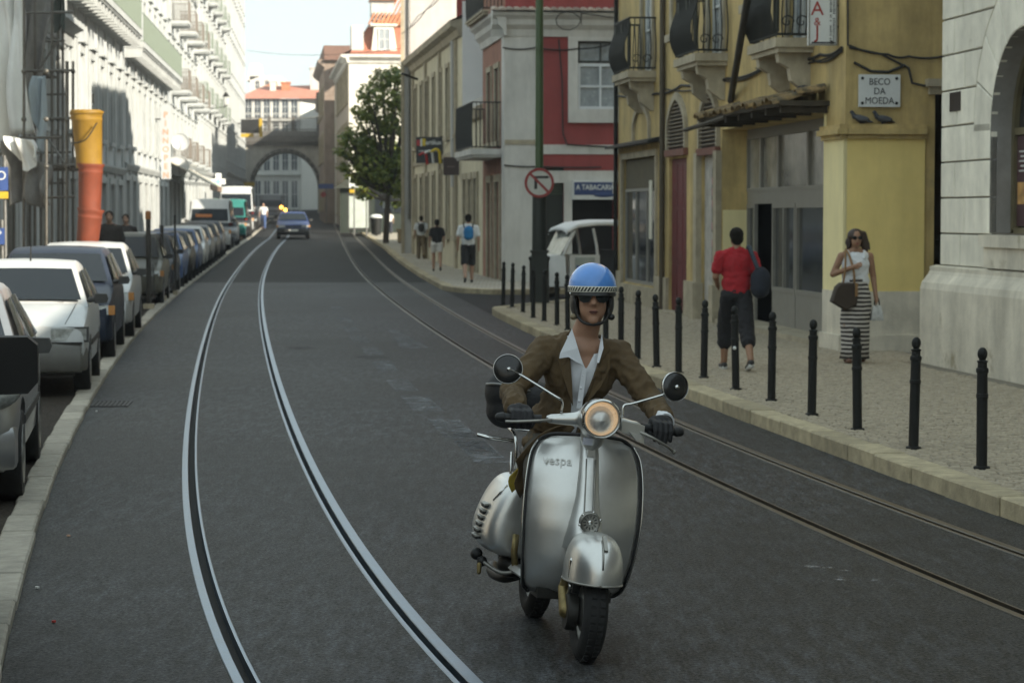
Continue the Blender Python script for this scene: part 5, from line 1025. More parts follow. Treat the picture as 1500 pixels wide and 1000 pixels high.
rr = random.Random(11); CL = [cl(560, 118, 22), cl(580, 112, 20, .5), cl(545, 140, 24, -.6), cl(575, 145, 26, .8), cl(553, 170, 24, .2), cl(532, 168, 16, -.8), cl(525, 195, 20, .4), cl(580, 180, 28, -.4), cl(550, 205, 28, .9), cl(510, 205, 15, -.5), cl(518, 225, 20, .2), cl(498, 222, 10, .5), cl(545, 240, 26, -.6), cl(578, 235, 28, .3), cl(565, 262, 24, -.2), cl(530, 262, 18, .6), cl(585, 275, 20, 0), cl(505, 245, 11, .2), cl(600, 150, 24, 2), cl(605, 200, 26, 2), cl(600, 130, 18, 2.5)]
CL += [((c[0] + rr.uniform(-.5, .5), rr.uniform(-1.6, 1.6), c[2] + rr.uniform(-.3, .3)), r_ * .6) for c, r_ in CL]
tree('plane_tree', 'leafy green tree beside the square in front of the white mansard building', tp, 2.4, CL, 4, .22, 1.75)

CL2 = [cl(540, 235, 26, 9), cl(570, 225, 30, 9), cl(520, 255, 18, 9), cl(560, 265, 30, 9), cl(590, 250, 30, 9), cl(535, 280, 20, 9), cl(600, 285, 26, 9), cl(575, 290, 22, 9)]
tree('added_tree', 'second lower dark green tree added to darken the gap behind the leafy tree', tp, 2.0, CL2, 9, .27, 1.6).location.y += 0  # added tree, fills the bright gap that should lie in shade
kq = G1(552, 338); kp = thing('added_kiosk', 'dark green kiosk with sloping roof added in the shaded gap under the trees', 'kiosk', (at(556, 320, 138).x, 138, zg(138) + .12)); mb = MB(); mb.box(-2.2, 2.2, -.8, 1.6, 0, 2.5); mb.build('walls', M('added_kiosk_green', (.02, .03, .022), .7, var=.3), kp); mb = MB(); mb.prism([(-2.5, 2.5), (2.5, 2.5), (1.6, 3.2), (-1.6, 3.2)], -1.2, 1.9); mb.build('roof', M('added_kiosk_roof', (.04, .045, .035), .8, var=.3), kp)  # added dark kiosk, covers the bright wall where the square is in shade
for x in (-1.2, .3, 1.4): mb = MB(); mb.box(x - .5, x + .5, -.83, -.8, 1.1, 2.2); mb.build('window', GLASS, kp)
# ---- scaffolding, dust sheets and rubble chute on the left
SCF = M('scaffold_tube', (.13, .125, .11), .5, .6, var=.35, scale=12)
sca = thing('scaffolding', 'steel tube scaffolding standing on the left pavement', 'scaffolding', (0, 0, 0)); xs_l = lambda y: XFL(y) + 1.25
def pole(px, py0, py1, Y, r_=.027, nm='upright'): a = at(px, py0, Y); b = at(px + (0), py1, Y); mb = MB(); mb.tube([a, b], r_, 7); mb.build(nm, SCF, sca, 60)
SCP = {8: 46, 35: 44.5, 51: 47, 76: 46.5, 85: 50, 98: 44, 107: 50, 68: 43, 20: 49, 60: 51, 92: 48.5, 44: 52}
for px, Y in SCP.items(): pole(px, -20 if px not in (98, 107, 68) else (90 if px != 68 else 205), 312 + (HCAM - .12) * FPX / Y * .985, Y, .033 if px == 98 else .027)
for (xa, xb, py, Y) in ((-5, 108, 105, 46), (35, 105, 175, 46.5), (10, 90, 203, 45), (15, 108, 244, 46), (60, 110, 290, 46), (-5, 108, 20, 47), (0, 100, 140, 50), (10, 104, 225, 49), (0, 98, 270, 51), (-5, 95, 62, 50)): a = at(xa, py, Y); b = at(xb, py - 2, Y); mb = MB(); mb.tube([a, b], .025, 7); mb.build('ledger', SCF, sca, 60)
for (a, b) in (((55, 105, 46.5), (85, 60, 46.5)), ((51, 175, 47), (98, 244, 45)), ((-5, 234, 45), (16, 205, 45))): mb = MB(); mb.tube([at(*a), at(*b)], .022, 6); mb.build('brace', SCF, sca, 60)
for px, Y in SCP.items():
    for py in (105, 175, 244): mb = MB(); mb.ball(at(px, py, Y - .01), .05, .05, .05, 8, 6); mb.build('coupler', SCF, sca, 180)
for px0, px1, py, Y in ((-5, 70, 108, 48.5), (30, 108, 246, 47)): a = at(px0, py, Y); b = at(px1, py, Y); mb = MB(); mb.box(min(a.x, b.x), max(a.x, b.x), a.y - .3, a.y + .9, a.z - .05, a.z); mb.build('plank', TIMB, sca)
def drape(name, label, quad, mat, seed, amp=.18, nx=14, nz=22, fold=5):
    rr = random.Random(seed); A, B, C, D = [at(*q) for q in quad]; rows = []; ph = [rr.uniform(0, 6) for _ in range(6)]
    for j in range(nz + 1):
        t = j / nz; row = []
        for i in range(nx + 1):
            s = i / nx; q = A.lerp(B, s).lerp(D.lerp(C, s), t); o = amp * (math.sin(s * fold * 2 + ph[0] + t * 1.5) + .6 * math.sin(s * fold * 4.3 + ph[1] - t * 2) + .5 * math.sin(t * 5 + ph[2] + s * 3)); row.append((q.x + o * .3, q.y + o, q.z + .12 * math.sin(s * 7 + ph[3]) * t))
        rows.append(row)
    mb = MB(); mb.grid(rows); o = mb.build(name, mat, None, 180); m = o.modifiers.new('s', 'SOLIDIFY'); m.thickness = .006; baked(o); return tag(o, label, 'sheet', 'dust sheets on the scaffolding')
SHT = M('white_sheeting', (.88, .89, .86), .7, var=.10, scale=2, streak=.12); NET = M('grey_netting', (.24, .235, .22), .85, var=.35, scale=3, streak=.35); NETG = M('dark_green_netting', (.05, .07, .06), .85, var=.3, scale=3); BLU = M('pale_blue_sheeting', (.42, .50, .54), .6, var=.15, scale=2)
drape('dust_sheet', 'white plastic sheet hanging at the edge of the scaffolding', [(-30, -25, 45.5), (31, -25, 45.5), (46, 205, 45.0), (-30, 215, 45.0)], SHT, 1, .26, 26, 22, fold=9)
drape('dust_sheet', 'grey torn netting hung between white sheet and scaffold poles', [(30, -25, 47.5), (84, -25, 47.5), (52, 170, 47.2), (36, 185, 47.2)], NET, 2, .14)
drape('dust_sheet', 'dark green netting hung at the top corner of the scaffolding', [(76, -25, 48.5), (97, -25, 48.5), (96, 42, 48.4), (80, 40, 48.4)], NETG, 3, .08)
drape('dust_sheet', 'pale blue plastic strip blowing from the scaffolding', [(45, 112, 46.2), (72, 112, 46.2), (62, 236, 46.0), (42, 150, 46.0)], BLU, 4, .10)
drape('dust_sheet', 'dark crumpled netting bunched under the lower scaffold tube', [(15, 206, 44.6), (66, 246, 44.6), (78, 296, 44.6), (20, 300, 44.6)], NET, 5, .22, fold=6)
drape('dust_sheet', 'pale crumpled sheet lying over the lower scaffold ledger', [(12, 200, 44.3), (52, 206, 44.3), (60, 240, 44.3), (26, 244, 44.3)], SHT, 6, .12, fold=6)
# rubble chute of tapered buckets, hanging from the scaffolding
ch = thing('rubble_chute', 'debris chute of one yellow and two orange red buckets', 'chute', at(127, 350, 40.5)); co = ch.location.copy()
YB_ = M('chute_yellow', (.30, .165, .016), .6, var=.2, scale=5, streak=.3); RB_ = M('chute_red', (.20, .042, .018), .65, var=.2, scale=5, streak=.3)
def bucket(p0, p1, r0, r1, mat, nm):
    a = at(*p0) - co; b = at(*p1) - co; d = (b - a); L_ = d.length; Mb = Matrix.Translation(a) @ d.to_track_quat('Z', 'Y').to_matrix().to_4x4()
    mb = MB(); mb.lathe([(r0 * 1.0, 0), (r0 * 1.13, .0), (r0 * 1.13, .03), (r0 * 1.02, .06), (r0 * 1.0, .1), (r0 * .99, .12), (r0 * 1.02, .125), (r0 * 1.02, .15), (r0 * .99, .16), (r1, L_), (r1 * .96, L_), (r0 * .95, .02)], 26, Mb); mb.f = [f_ for f_ in mb.f if len(f_) == 4]; mb.m = mb.m[:len(mb.f)]; mb.build(nm, mat, ch, 40)
kk = 40.5 / FPX
bucket((127, 164, 40.5), (131, 246, 40.5), 22 * kk, 18.5 * kk, YB_, 'bucket'); bucket((133, 240, 40.4), (131, 315, 40.4), 17.5 * kk, 16 * kk, RB_, 'bucket'); bucket((133, 306, 40.3), (124, 395, 40.3), 17.5 * kk, 14.5 * kk, RB_, 'bucket')
mb = MB(); mb.lathe([(22.5 * kk, -.14), (23 * kk, 0), (21.5 * kk, .02)], 26, Matrix.Translation(at(126, 163, 40.5) - co)); mb.build('hopper_rim', YB_, ch, 40); mb = MB(); mb.tube(smoothline([at(104, 210, 40.2) - co, at(125, 205, 40.0) - co, at(142, 180, 40.2) - co]), .012, 5); mb.tube([at(136, 152, 40.4) - co, at(136, 138, 40.4) - co], .02, 5); mb.build('chain', BLACK, ch, 60)
# parking signs
for (px, py, w_, h_, Y, lb, cap) in ((-2, 262, 28, 34, 36, 'blue parking sign with a white ring symbol on a thin post', 'O'), (-4, 346, 22, 24, 34, 'small blue sign with a white P behind the parked cars', 'P')):
    c = at(px, py, Y); k = Y / FPX; r_ = thing('parking_sign', lb, 'road sign', (c.x, c.y, .13)); zz = c.z - .13; mb = MB(); mb.box(-w_ / 2 * k, w_ / 2 * k, -.02, .0, zz - h_ / 2 * k, zz + h_ / 2 * k); mb.build('panel', SBLU, r_); mb = MB(); mb.tube([(w_ * .3 * k, .03, 0), (w_ * .3 * k, .03, zz + h_ * k)], .025, 7); mb.build('post', STEEL, r_, 60)
    text(cap, h_ * .55 * k, SIGNW, r_, (w_ * .15 * k, -.023, zz + h_ * .12 * k), (R(90), 0, 0), .003)
    if cap == 'O': mb = MB(); mb.box(-w_ / 2 * k, w_ / 2 * k, -.022, -.002, zz - h_ * .85 * k, zz - h_ * .55 * k); mb.build('yellow_plate', SYEL, r_)
# dark posts with mesh at the kerb by the parked cars
for i, (px, py0, py1, lb) in enumerate([(218, 312, 452, 'wrapped temporary post with an orange top beside the parked cars'), (238, 330, 440, 'dark temporary fence post next to the wrapped post'), (257, 315, 432, 'thin dark temporary fence post nearest the row of small cars')]):
    p = G(px, py1, .05); h = at(px, py0, p.y).z - p.z; r_ = thing('barrier_post', lb, 'post', p, 0, 'temporary posts by the kerb'); w_ = (.05, .04, .025)[i]; mb = MB(); mb.tube([(0, 0, 0), (0, 0, h)], w_, 9); mb.build('post', M('dark_wrap', (.045, .043, .038), .8, var=.4, scale=9, bump=.6, bscale=20), r_, 60); mb = MB(); mb.box(-w_ * 2, w_ * 2, -w_ * 2, w_ * 2, 0, .1); mb.build('foot', OSTONE, r_)
    if i == 0: mb = MB(); mb.lathe([(.06, h - .12), (.055, h + .03), (.001, h + .05)], 10); mb.build('cap', M('cap_orange', (.4, .15, .04), .6, var=.2), r_, 40)
nm_ = M('fence_netting', (.05, .05, .045), .9, var=.3, scale=6); nm_.node_tree.nodes['Principled BSDF'].inputs['Alpha'].default_value = .5
q0, q1, q2 = G(214, 452, .05), G(238, 440, .05), G(259, 431, .05); mf = thing('mesh_fence', 'dark see-through netting strung between the temporary posts', 'fence', q0)
for a, b in ((q0, q1), (q1, q2)):
    rows = [[(a.lerp(b, i / 8) - q0) + Vector((.04 * math.sin(i * 2.1 + j), 0, .15 + j * .26)) for i in range(9)] for j in range(6)]; mb = MB(); mb.grid(rows); mb.build('net_panel', nm_, mf, 180)
    for z in (.15, 1.45): mb = MB(); mb.tube([a - q0 + Vector((0, 0, z)), b - q0 + Vector((0, 0, z))], .012, 5); mb.build('rope', BLACK, mf)
# ---- things on the left terraces
def onwall(px, py, fr, out): u, w_ = fr.px(px, py, -out); return fr.at(u, -out, w_)
for (px, py, r_, lb) in ((262, 243, 15, 'large grey satellite dish above the awning'), (264, 208, 13, 'second grey satellite dish above the larger one')):
    p = onwall(px, py, fC, .5); k = p.y / FPX; d = thing('satellite_dish', lb, 'dish', p, R(12)); mb = MB(); Rr = r_ * k; mb.lathe([(.001, -.25 * Rr)] + [(Rr * t, -.25 * Rr + .25 * Rr * t * t) for t in (.25, .5, .75, 1)] + [(Rr * 1.02, .02), (Rr * .98, .03)], 26, Matrix.Rotation(R(75), 4, 'X')); mb.f = [f_ for f_ in mb.f if len(f_) == 4]; mb.m = mb.m[:len(mb.f)]; mb.build('reflector', M('dish_grey', (.44, .46, .46), .6, var=.15, scale=3), d, 60); mb = MB(); mb.tube([(0, 0, -Rr), (0, -.75 * Rr, -.1)], .02, 5); mb.tube([(0, .1, 0), (-.5, .35, 0)], .03, 6); mb.build('arm', STEEL, d, 60)
p = onwall(250, 300, fBb, .0); u, w_ = fBb.px(243, 262); aw = thing('awning', 'sloping pale awning over a shop under the dishes', 'awning', fC.at(0, 0, 0), fC.a); q0, q1 = 0.5, 13
mb = MB(); mb.loft([[(u_, .0, 3.9), (u_, -2.0, 2.75), (u_, -2.0, 2.70), (u_, 0, 3.82)] for u_ in (q0, q1)]); mb.build('canvas', M('awning_beige', (.45, .42, .35), .8, var=.2, scale=2), aw); mb = MB(); mb.box(q0, q1, -2.02, -1.98, 2.45, 2.70); mb.build('valance', M('awning_brown', (.20, .12, .08), .8, var=.2), aw); mb = MB(); [mb.tube([(u_, 0, 2.9), (u_, -1.9, 2.72)], .025, 6) for u_ in (q0 + .3, q1 - .3)]; mb.build('frame', STEEL, aw)
c = onwall(243, 205, fBb, .45); k = c.y / FPX; vs = thing('vertical_shop_sign', 'tall white vertical sign with orange letters on the white building', 'sign', c); mb = MB(); mb.box(-7 * k, 7 * k, -.06, .06, -57 * k, 52 * k); mb.build('panel', WHITE, vs)
for i, s in enumerate('PINNOPEN'): text(s, 12 * k, M('letter_orange', (.62, .30, .20), .6, var=.1), vs, (0, -.065, (36 - i * 12.5) * k), (R(90), 0, 0), .004, bold=.01)
mb = MB(); mb.tube([(-7 * k, 0, 30 * k), (-7 * k - .3, 0, 30 * k)], .03, 6); mb.build('bracket', BLACK, vs)
c = onwall(320, 266, fD, .9); k = c.y / FPX; pc = thing('pharmacy_cross', 'white pharmacy cross sign with lit green centre', 'sign', c); mb = MB(); mb.box(-4 * k, 4 * k, -.1, .1, -12 * k, 12 * k); mb.box(-10 * k, -4 * k, -.1, .1, -4 * k, 4 * k); mb.box(4 * k, 10 * k, -.1, .1, -4 * k, 4 * k); mb.build('cross', M('cross_white', (.8, .82, .8), .4, var=.03), pc); gm_ = M('cross_green_light', (.1, .6, .2), .4, var=0); gm_.node_tree.nodes['Principled BSDF'].inputs['Emission Color'].default_value = (.1, .9, .3, 1); gm_.node_tree.nodes['Principled BSDF'].inputs['Emission Strength'].default_value = .6
mb = MB(); mb.box(-1.6 * k, 1.6 * k, -.12, -.1, -5 * k, 5 * k); mb.box(-5 * k, -1.6 * k, -.12, -.1, -1.6 * k, 1.6 * k); mb.box(1.6 * k, 5 * k, -.12, -.1, -1.6 * k, 1.6 * k); mb.build('green_tube', gm_, pc); mb = MB(); mb.tube([(-10 * k, 0, 0), (-10 * k - .5, 0, 0)], .04, 6); mb.build('bracket', BLACK, pc)
c = onwall(331, 148, fD, .8); k = c.y / FPX; lt = thing('street_lantern', 'iron street lantern on a wall bracket of the white building', 'lamp', c); mb = MB(); mb.lathe([(3 * k, -6 * k), (4.5 * k, 6 * k)], 6); mb.build('glass', M('lantern_glass', (.5, .52, .5), .3, var=.1), lt); mb = MB(); mb.lathe([(5.4 * k, 6 * k), (3 * k, 10 * k), (.8 * k, 13 * k), (.001, 14 * k)], 6); mb.lathe([(3.2 * k, -7 * k), (3.2 * k, -6 * k)], 6); mb.tube([(0, 0, -7 * k), (-.1, 0, -9 * k), (-.8, 0, -10 * k)], .04, 6); mb.build('iron_frame', BLACK, lt, 40)
c = at(367, 185, 205); k = 205 / FPX; dp = thing('hanging_box_sign', 'black box sign with yellow edge hanging before the bridge', 'sign', c); mb = MB(); mb.box(-14 * k, 13 * k, -.15, .15, -10 * k, 10 * k); mb.build('panel', M('sign_black', (.015, .016, .015)), dp); mb = MB(); mb.box(13 * k, 17 * k, -.2, .2, -16 * k, 11 * k); mb.box(-14 * k, 4 * k, -.18, .18, -16 * k, -11 * k); mb.build('yellow_edge', SYEL, dp); mb = MB(); mb.tube([(-14 * k, 0, 4 * k), (-22 * k, 0, 4 * k)], .06, 6); mb.build('bracket', BLACK, dp)
c = at(364, 270, 222); k = 222 / FPX; yp = thing('yellow_plate_sign', 'small yellow plate on the left pier of the bridge', 'sign', c); mb = MB(); mb.box(-9 * k, 9 * k, -.05, .05, -3 * k, 3 * k); mb.build('panel', SYEL, yp); mb = MB(); mb.tube([(-9 * k, 0, 0), (-9 * k - 1, 0, 0)], .05, 5); mb.build('bracket', BLACK, yp)
# wires across the street
def wire(a, b, label, sag=.3, r_=.012): 
    P_ = [Vector(a).lerp(Vector(b), i / 14) - Vector((0, 0, sag * 4 * (i / 14) * (1 - i / 14))) for i in range(15)]; mb = MB(); mb.tube(P_, r_, 5); tag(mb.build('overhead_wire', CABLE, None, 60), label, 'wire', 'overhead wires')
wire(at(362, 74, 150), at(595, 70, 98), "thin overhead wire crossing the sky to the grey gable")
# ================================================================== vehicles
def cutp(o, mb):
    c = mb.build('cutter', None, o.parent, weld=True); m = o.modifiers.new('b', 'BOOLEAN'); m.object = c; m.operation = 'DIFFERENCE'; m.solver = 'EXACT'; mats = [s.material for s in o.material_slots]; baked(o); kill(c)
    if not len(o.data.materials):
        for q in mats: o.data.materials.append(q)
    return o
HLAMP = M('headlamp_glass', (.42, .44, .42), .15, .3, var=.5, scale=18, coat=.6); AMBER = M('amber_lens', (.55, .25, .08), .25, var=.1); BUMP = M('bumper_plastic', (.05, .05, .048), .7, var=.25, scale=10); PLATE = M('number_plate', (.62, .62, .58), .5, var=.1); CGL = M('car_glass', (.011, .015, .019), .09, var=0, spec=.2); SEATM = M('seat_cloth', (.03, .03, .032), .9, var=.2)
def carpaint(name, c, metal=0.0): return M(name, c, .36, metal, var=.10, scale=3, coat=.4 if max(c) > .25 else .05, spec=.5 if max(c) > .25 else .14, dirt=((c[0] * .55 + .03, c[1] * .55 + .028, c[2] * .55 + .022), 2.2, .66))
def car(name, label, p, rz, paint, L=3.9, W=.80, H=1.42, hood=.93, nose=.74, ws=1.0, rf=1.62, rr_=3.05, rg=3.72, belt=.93, van=False, detail=2, bumper=None, lampz=(.60, .73), lampx=(.40, .74), group='cars parked along the left kerb', cat='car', wheelr=.29, round_=.10, grille=True, ax=(.68, None), pillar=.06, lampslant=0.0):
    root = thing(name, label, cat, p, rz, group); ax1 = ax[1] or L - .72
    def put(mb, nm, mat, sm=35, par=None, weld=False): return mb.build(nm, mat, par or root, sm, weld)
    ys = [0, .03, .10, .25, .5, .8, ws, ws + .3, (rf + rr_) / 2, rr_, rg - .1, L - .18, L - .05, L]
    def top(y): return float(np.interp(y, [0, .03, .10, .3, ws, rg, L - .05, L], [nose - .16, nose - .03, nose, nose + .05, hood, belt if not van else hood, belt - .02, belt - .2]))
    def wid(y): return W * float(np.interp(y, [0, .03, .10, .3, .8, L - .4, L - .06, L], [1 - round_, 1 - round_ * .62, 1 - round_ * .30, 1 - round_ * .08, 1, 1, .95, .88]))
    rings = []
    for y in ys:
        w_, t = wid(y), top(y); lo = .24 if .1 < y < L - .1 else .30; m = lo + (t - lo) * .55
        half = [(w_ * .90, lo), (w_ * .975, lo + .08), (w_, m), (w_ * .985, t - .10), (w_ * .955, t - .045), (w_ * .86, t - .008), (w_ * .45, t + .012 * (y < ws))]
        rings.append([(x, y, z) for x, z in half] + [(0, y, t + .018 * (y < ws))] + [(-x, y, z) for x, z in half[::-1]])
    mb = MB(); mb.loft(rings); body = put(mb, 'body', paint, 32, weld=True)
    if detail > 0:
        cy = MB()
        for a in (ax[0], ax1):
            for s in (-1, 1): cy.lathe([(wheelr + .055, -.20), (wheelr + .055, .20)], 22, Matrix.Translation((s * W, a, wheelr + .02)) @ Matrix.Rotation(R(90), 4, 'Y'))
        cutp(body, cy); body.data.shade_smooth(); body.data.set_sharp_from_angle(angle=R(32))
        mb = MB(); mb.box(-W * .8, W * .8, .3, L - .3, .2, .5); put(mb, 'underbody', BUMP)
    # greenhouse: pillars and roof, with glass set on it
    g = []; tb = .955; tr = .76 if not van else .88
    prof = [(ws, hood - .03, tb), (rf, H - .07, tr + .015), (rf + .12, H - .02, tr), ((rf + rr_) / 2, H, tr), (rr_, H - .03, tr), (rr_ + .12, H - .09, tr + .01), (rg, belt - .03, tb - .02)]
    if van: prof[1] = (rf, H - .42, tr + .015); prof[2] = (rf + .28, H - .03, tr)
    rows = []
    for y, z, k in prof:
        ze = z - .05 if z > hood + .1 else z; we = W * k; rows.append([(-W * .955, y, hood - .04 if not van else hood - .04)] + [(-we, y, ze), (-we * .93, y, z - .008), (-we * .5, y, z + .01), (0, y, z + .016), (we * .5, y, z + .01), (we * .93, y, z - .008), (we, y, ze)] + [(W * .955, y, hood - .04)])
    mb = MB(); mb.grid(rows, flip=False); mb.face([rows[0][i] for i in range(9)][::-1]); put(mb, 'roof', paint, 28)
    def lerp3(a, b, t): return tuple(a[i] + (b[i] - a[i]) * t for i in range(3))
    def quad(a, b, c, d, ins, off, nm, mat=CGL):
        a, b, c, d = [Vector(q) for q in (a, b, c, d)]; n = (b - a).cross(d - a).normalized(); cc = (a + b + c + d) / 4; q = []
        for v in (a, b, c, d): dv = cc - v; q.append(v + dv.normalized() * ins + n * off)
        n_ = 5; rows_ = [[q[0].lerp(q[1], i / n_).lerp(q[3].lerp(q[2], i / n_), j / n_) + n * .012 * math.sin(math.pi * i / n_) for i in range(n_ + 1)] for j in range(n_ + 1)]
        mb = MB(); mb.grid(rows_); return put(mb, nm, mat, 60)
    k1 = prof[0]; k2 = prof[1]; k6 = prof[-1]; k5 = prof[-2]; zb = hood + .005
    quad((-W * .93, ws + .02, zb), (W * .93, ws + .02, zb), (W * k2[2] * .99, rf - .03, k2[1] - .02), (-W * k2[2] * .99, rf - .03, k2[1] - .02), pillar, .022, 'windscreen')
    quad((W * .90, rg, belt + .02), (-W * .90, rg, belt + .02), (-W * .74, k5[0] + .03, k5[1] - .03), (W * .74, k5[0] + .03, k5[1] - .03), .07, .02, 'rear_window')
    nb = 2 if L < 5 else 3; y0_, y1_ = ws + .16, (rg - .25)
    for s in (-1, 1):
        for i in range(nb):
            ya, yb_ = y0_ + (y1_ - y0_) * i / nb + .02, y0_ + (y1_ - y0_) * (i + 1) / nb - .03
            def tx(y): return min(max(y, rf + .04), rr_ - .02)
            zt = H - .10; a = (s * W * .962, ya, zb + .01); b = (s * W * .962, yb_, zb + .01); c = (s * (W * tr + .02), tx(yb_), zt); d = (s * (W * tr + .02), tx(ya + .06), zt)
            o_ = quad(*((a, b, c, d) if s > 0 else (b, a, d, c)), .03, .014, 'side_window')
    for a in (ax[0], ax1):                     # wheels
        for s in (-1, 1):
            Mw = Matrix.Translation((s * (W - .09), a, wheelr)) @ Matrix.Rotation(R(90 * s), 4, 'Y'); mb = MB(); mb.lathe([(.01, -.09), (wheelr - .02, -.09), (wheelr, -.06), (wheelr, .05), (wheelr - .02, .085), (wheelr * .66, .085), (wheelr * .64, .06), (.01, .06)], 26, Mw); wo = put(mb, 'wheel', TYRE, 40)
            if detail > 0: mb = MB(); mb.lathe([(wheelr * .65, .06), (wheelr * .64, .088), (wheelr * .58, .075), (wheelr * .25, .07), (wheelr * .15, .09), (.001, .092)], 22, Mw); put(mb, 'rim', SILVW, 40, wo)
    bm_ = bumper or paint; rb = 1 - round_
    mb = MB(); rr2 = [(-W * .985, .28), (-W * .97, .10), (-W * rb * .98, -.03), (-W * .5, -.07), (0, -.08), (W * .5, -.07), (W * rb * .98, -.03), (W * .97, .10), (W * .985, .28)]
    mb.grid([[(x * .985, y + .03, z) for x, y in rr2] if k in (0, 3) else [(x, y, z) for x, y in rr2] for k, z in enumerate((.27, .31, nose - .24, nose - .20))]); mb.face([(x * .985, y + .03, nose - .20) for x, y in rr2]); put(mb, 'bumper', bm_, 40)
    mb = MB(); mb.box(-.24, .24, -.095, -.08, .40, .50); put(mb, 'number_plate', PLATE)
    for s in (-1, 1):
        x0, x1 = lampx; mb = MB(); a, b = x0 * W / .8, x1 * W / .8
        if lampslant: mb.ball((s * (a + b) / 2, .12, (lampz[0] + lampz[1]) / 2 + .02), .17, .12, .095, 18, 12, rot=Matrix.Rotation(s * R(28), 3, 'Z') @ Matrix.Rotation(-s * R(14), 3, 'Y')); hl = put(mb, 'headlight', HLAMP, 180)
        else:         mb.loft([[(s * a, .0, lampz[0]), (s * b, .06, lampz[0] + lampslant), (s * b, .07, lampz[1] + lampslant * 1.4), (s * a, .02, lampz[1])], [(s * a, -.025, lampz[0] + .005), (s * b, .02, lampz[0] + .005 + lampslant), (s * b, .035, lampz[1] - .005 + lampslant * 1.4), (s * a, -.015, lampz[1] - .005)]]); hl = put(mb, 'headlight', HLAMP, 30, weld=True)
        if detail > 1 and lampslant == 0: mb = MB(); mb.box(min(s * (a - .02), s * (b + .11)), max(s * (a - .02), s * (b + .11)), .034, .06, lampz[0] - .018, lampz[1] + .014); put(mb, 'headlight_surround', BUMP, None, hl); mb = MB(); mb.box(-W * .93, W * .93, -.03, .05, nose - .205, nose - .185); put(mb, 'shut_line', BUMP)
        if detail > 0 and lampslant == 0: mb = MB(); mb.box(s * b if s > 0 else -b - .085, s * b + .085 if s > 0 else -b, .03, .09, lampz[0] + .005, lampz[1] - .005); put(mb, 'indicator', AMBER if detail < 2 else HLAMP, None, hl)
        if detail > 0:
            mb = MB(); mb.cone((s * (W * .97), ws + .12, hood + .03), (s * (W + .06), ws + .10, hood + .045), .03, .03, 8); mb.loft([[(s * (W + .05 + dx), ws + .02 + d * (.12), hood + .05 + dz) for dx, dz in ((-.02, -.055), (.11, -.05), (.13, 0), (.11, .05), (-.02, .055))] for d in (0, 1)]); put(mb, 'mirror', BUMP, 40, weld=True)
        mb = MB(); mb.box(s * W * .80 - .08, s * W * .80 + .08, L - .03, L + .015, belt - .25, belt - .08); put(mb, 'tail_light', M('tail_red', (.25, .02, .015), .3, var=.1))
    if grille: mb = MB(); mb.box(-x0 * W / .8 + .02, x0 * W / .8 - .02, -.012, .03, lampz[0] + .01, lampz[1] - .015); put(mb, 'grille', BUMP)
    if detail > 1:
        mb = MB(); mb.box(-.3, .3, -.082, -.07, .33, .39); put(mb, 'air_intake', M('dark_slot', (.01, .01, .01), .8, var=0)); mb = MB(); mb.tube([(.1, rf + .15, H), (.1, rf + .22, H + .16)], [.012, .006], 5); put(mb, 'aerial', BLACK, 60)
        for s in (-1, 1): mb = MB(); mb.box(s * W * .99 - .006, s * W * .99 + .012, .95, L - .9, .50, .56); put(mb, 'side_trim', BUMP)
        mb = MB(); mb.box(-.5, .5, ws + .05, ws + .09, hood - .005, hood + .012); put(mb, 'wiper', BLACK)
        for s in (-1, 1):
            mb = MB(); mb.tube([(s * W * .70, .10, top(.1) + .002), (s * W * .80, ws - .05, hood - .002)], .004, 4); put(mb, 'bonnet_seam', BUMP)
    return root
SILVW = M('wheel_silver', (.30, .30, .29), .4, .6, var=.3, scale=14)
def parked(Yf, out, *a, **k):                 # nose at depth Yf, outer side `out` metres left of the kerb line
    W_ = k.get('W', .80); sl = (XLK(Yf + 2) - XLK(Yf - 1)) / 3; rz = math.atan(-sl); x = XLK(Yf + .7) - .0 - out - W_ * math.cos(rz) - sl * -.7 * 0
    x = XLK(Yf) - out - W_; return a[0], a[1], Vector((x, Yf, zg(Yf) + .022)), rz
def pk(Yf, out, name, label, paint, **k): n_, l_, p_, r_ = parked(Yf, out, name, label, **{q: v for q, v in k.items() if q == 'W'}); return car(n_, l_, p_, r_, paint, **k)
WH = carpaint('white_car_paint', (.46, .48, .48)); SV = carpaint('silver_car_paint', (.33, .335, .34), .7); DB = carpaint('dark_blue_car_paint', (.020, .028, .045)); BK = carpaint('black_car_paint', (.018, .017, .016)); BL = carpaint('blue_car_paint', (.05, .10, .22)); OL = carpaint('olive_car_paint', (.12, .115, .09)); GR = carpaint('grey_car_paint', (.12, .125, .13), .4); TE = carpaint('teal_van_paint', (.03, .17, .15))
pk(15.35, .16, 'parked_car', 'silver rounded hatchback with big black mirror parked by the kerb', SV, L=4.0, W=.86, H=1.43, hood=.97, nose=.74, ws=1.05, rf=1.85, rr_=3.0, rg=3.8, belt=.98, round_=.22, lampz=(.66, .80), lampx=(.54, .80), lampslant=.06, detail=2, wheelr=.31, grille=False, ax=(.78, None))
nv = pk(7.3, .10, 'parked_van', 'dark van with only its large black door mirror showing before the silver hatchback', BK, L=4.6, W=.90, H=2.0, hood=1.2, nose=1.0, ws=.6, rf=1.1, rr_=4.3, rg=4.55, belt=1.25, van=True, detail=0, cat='van', group='vans parked along the left kerb', lampz=(.72, .88))
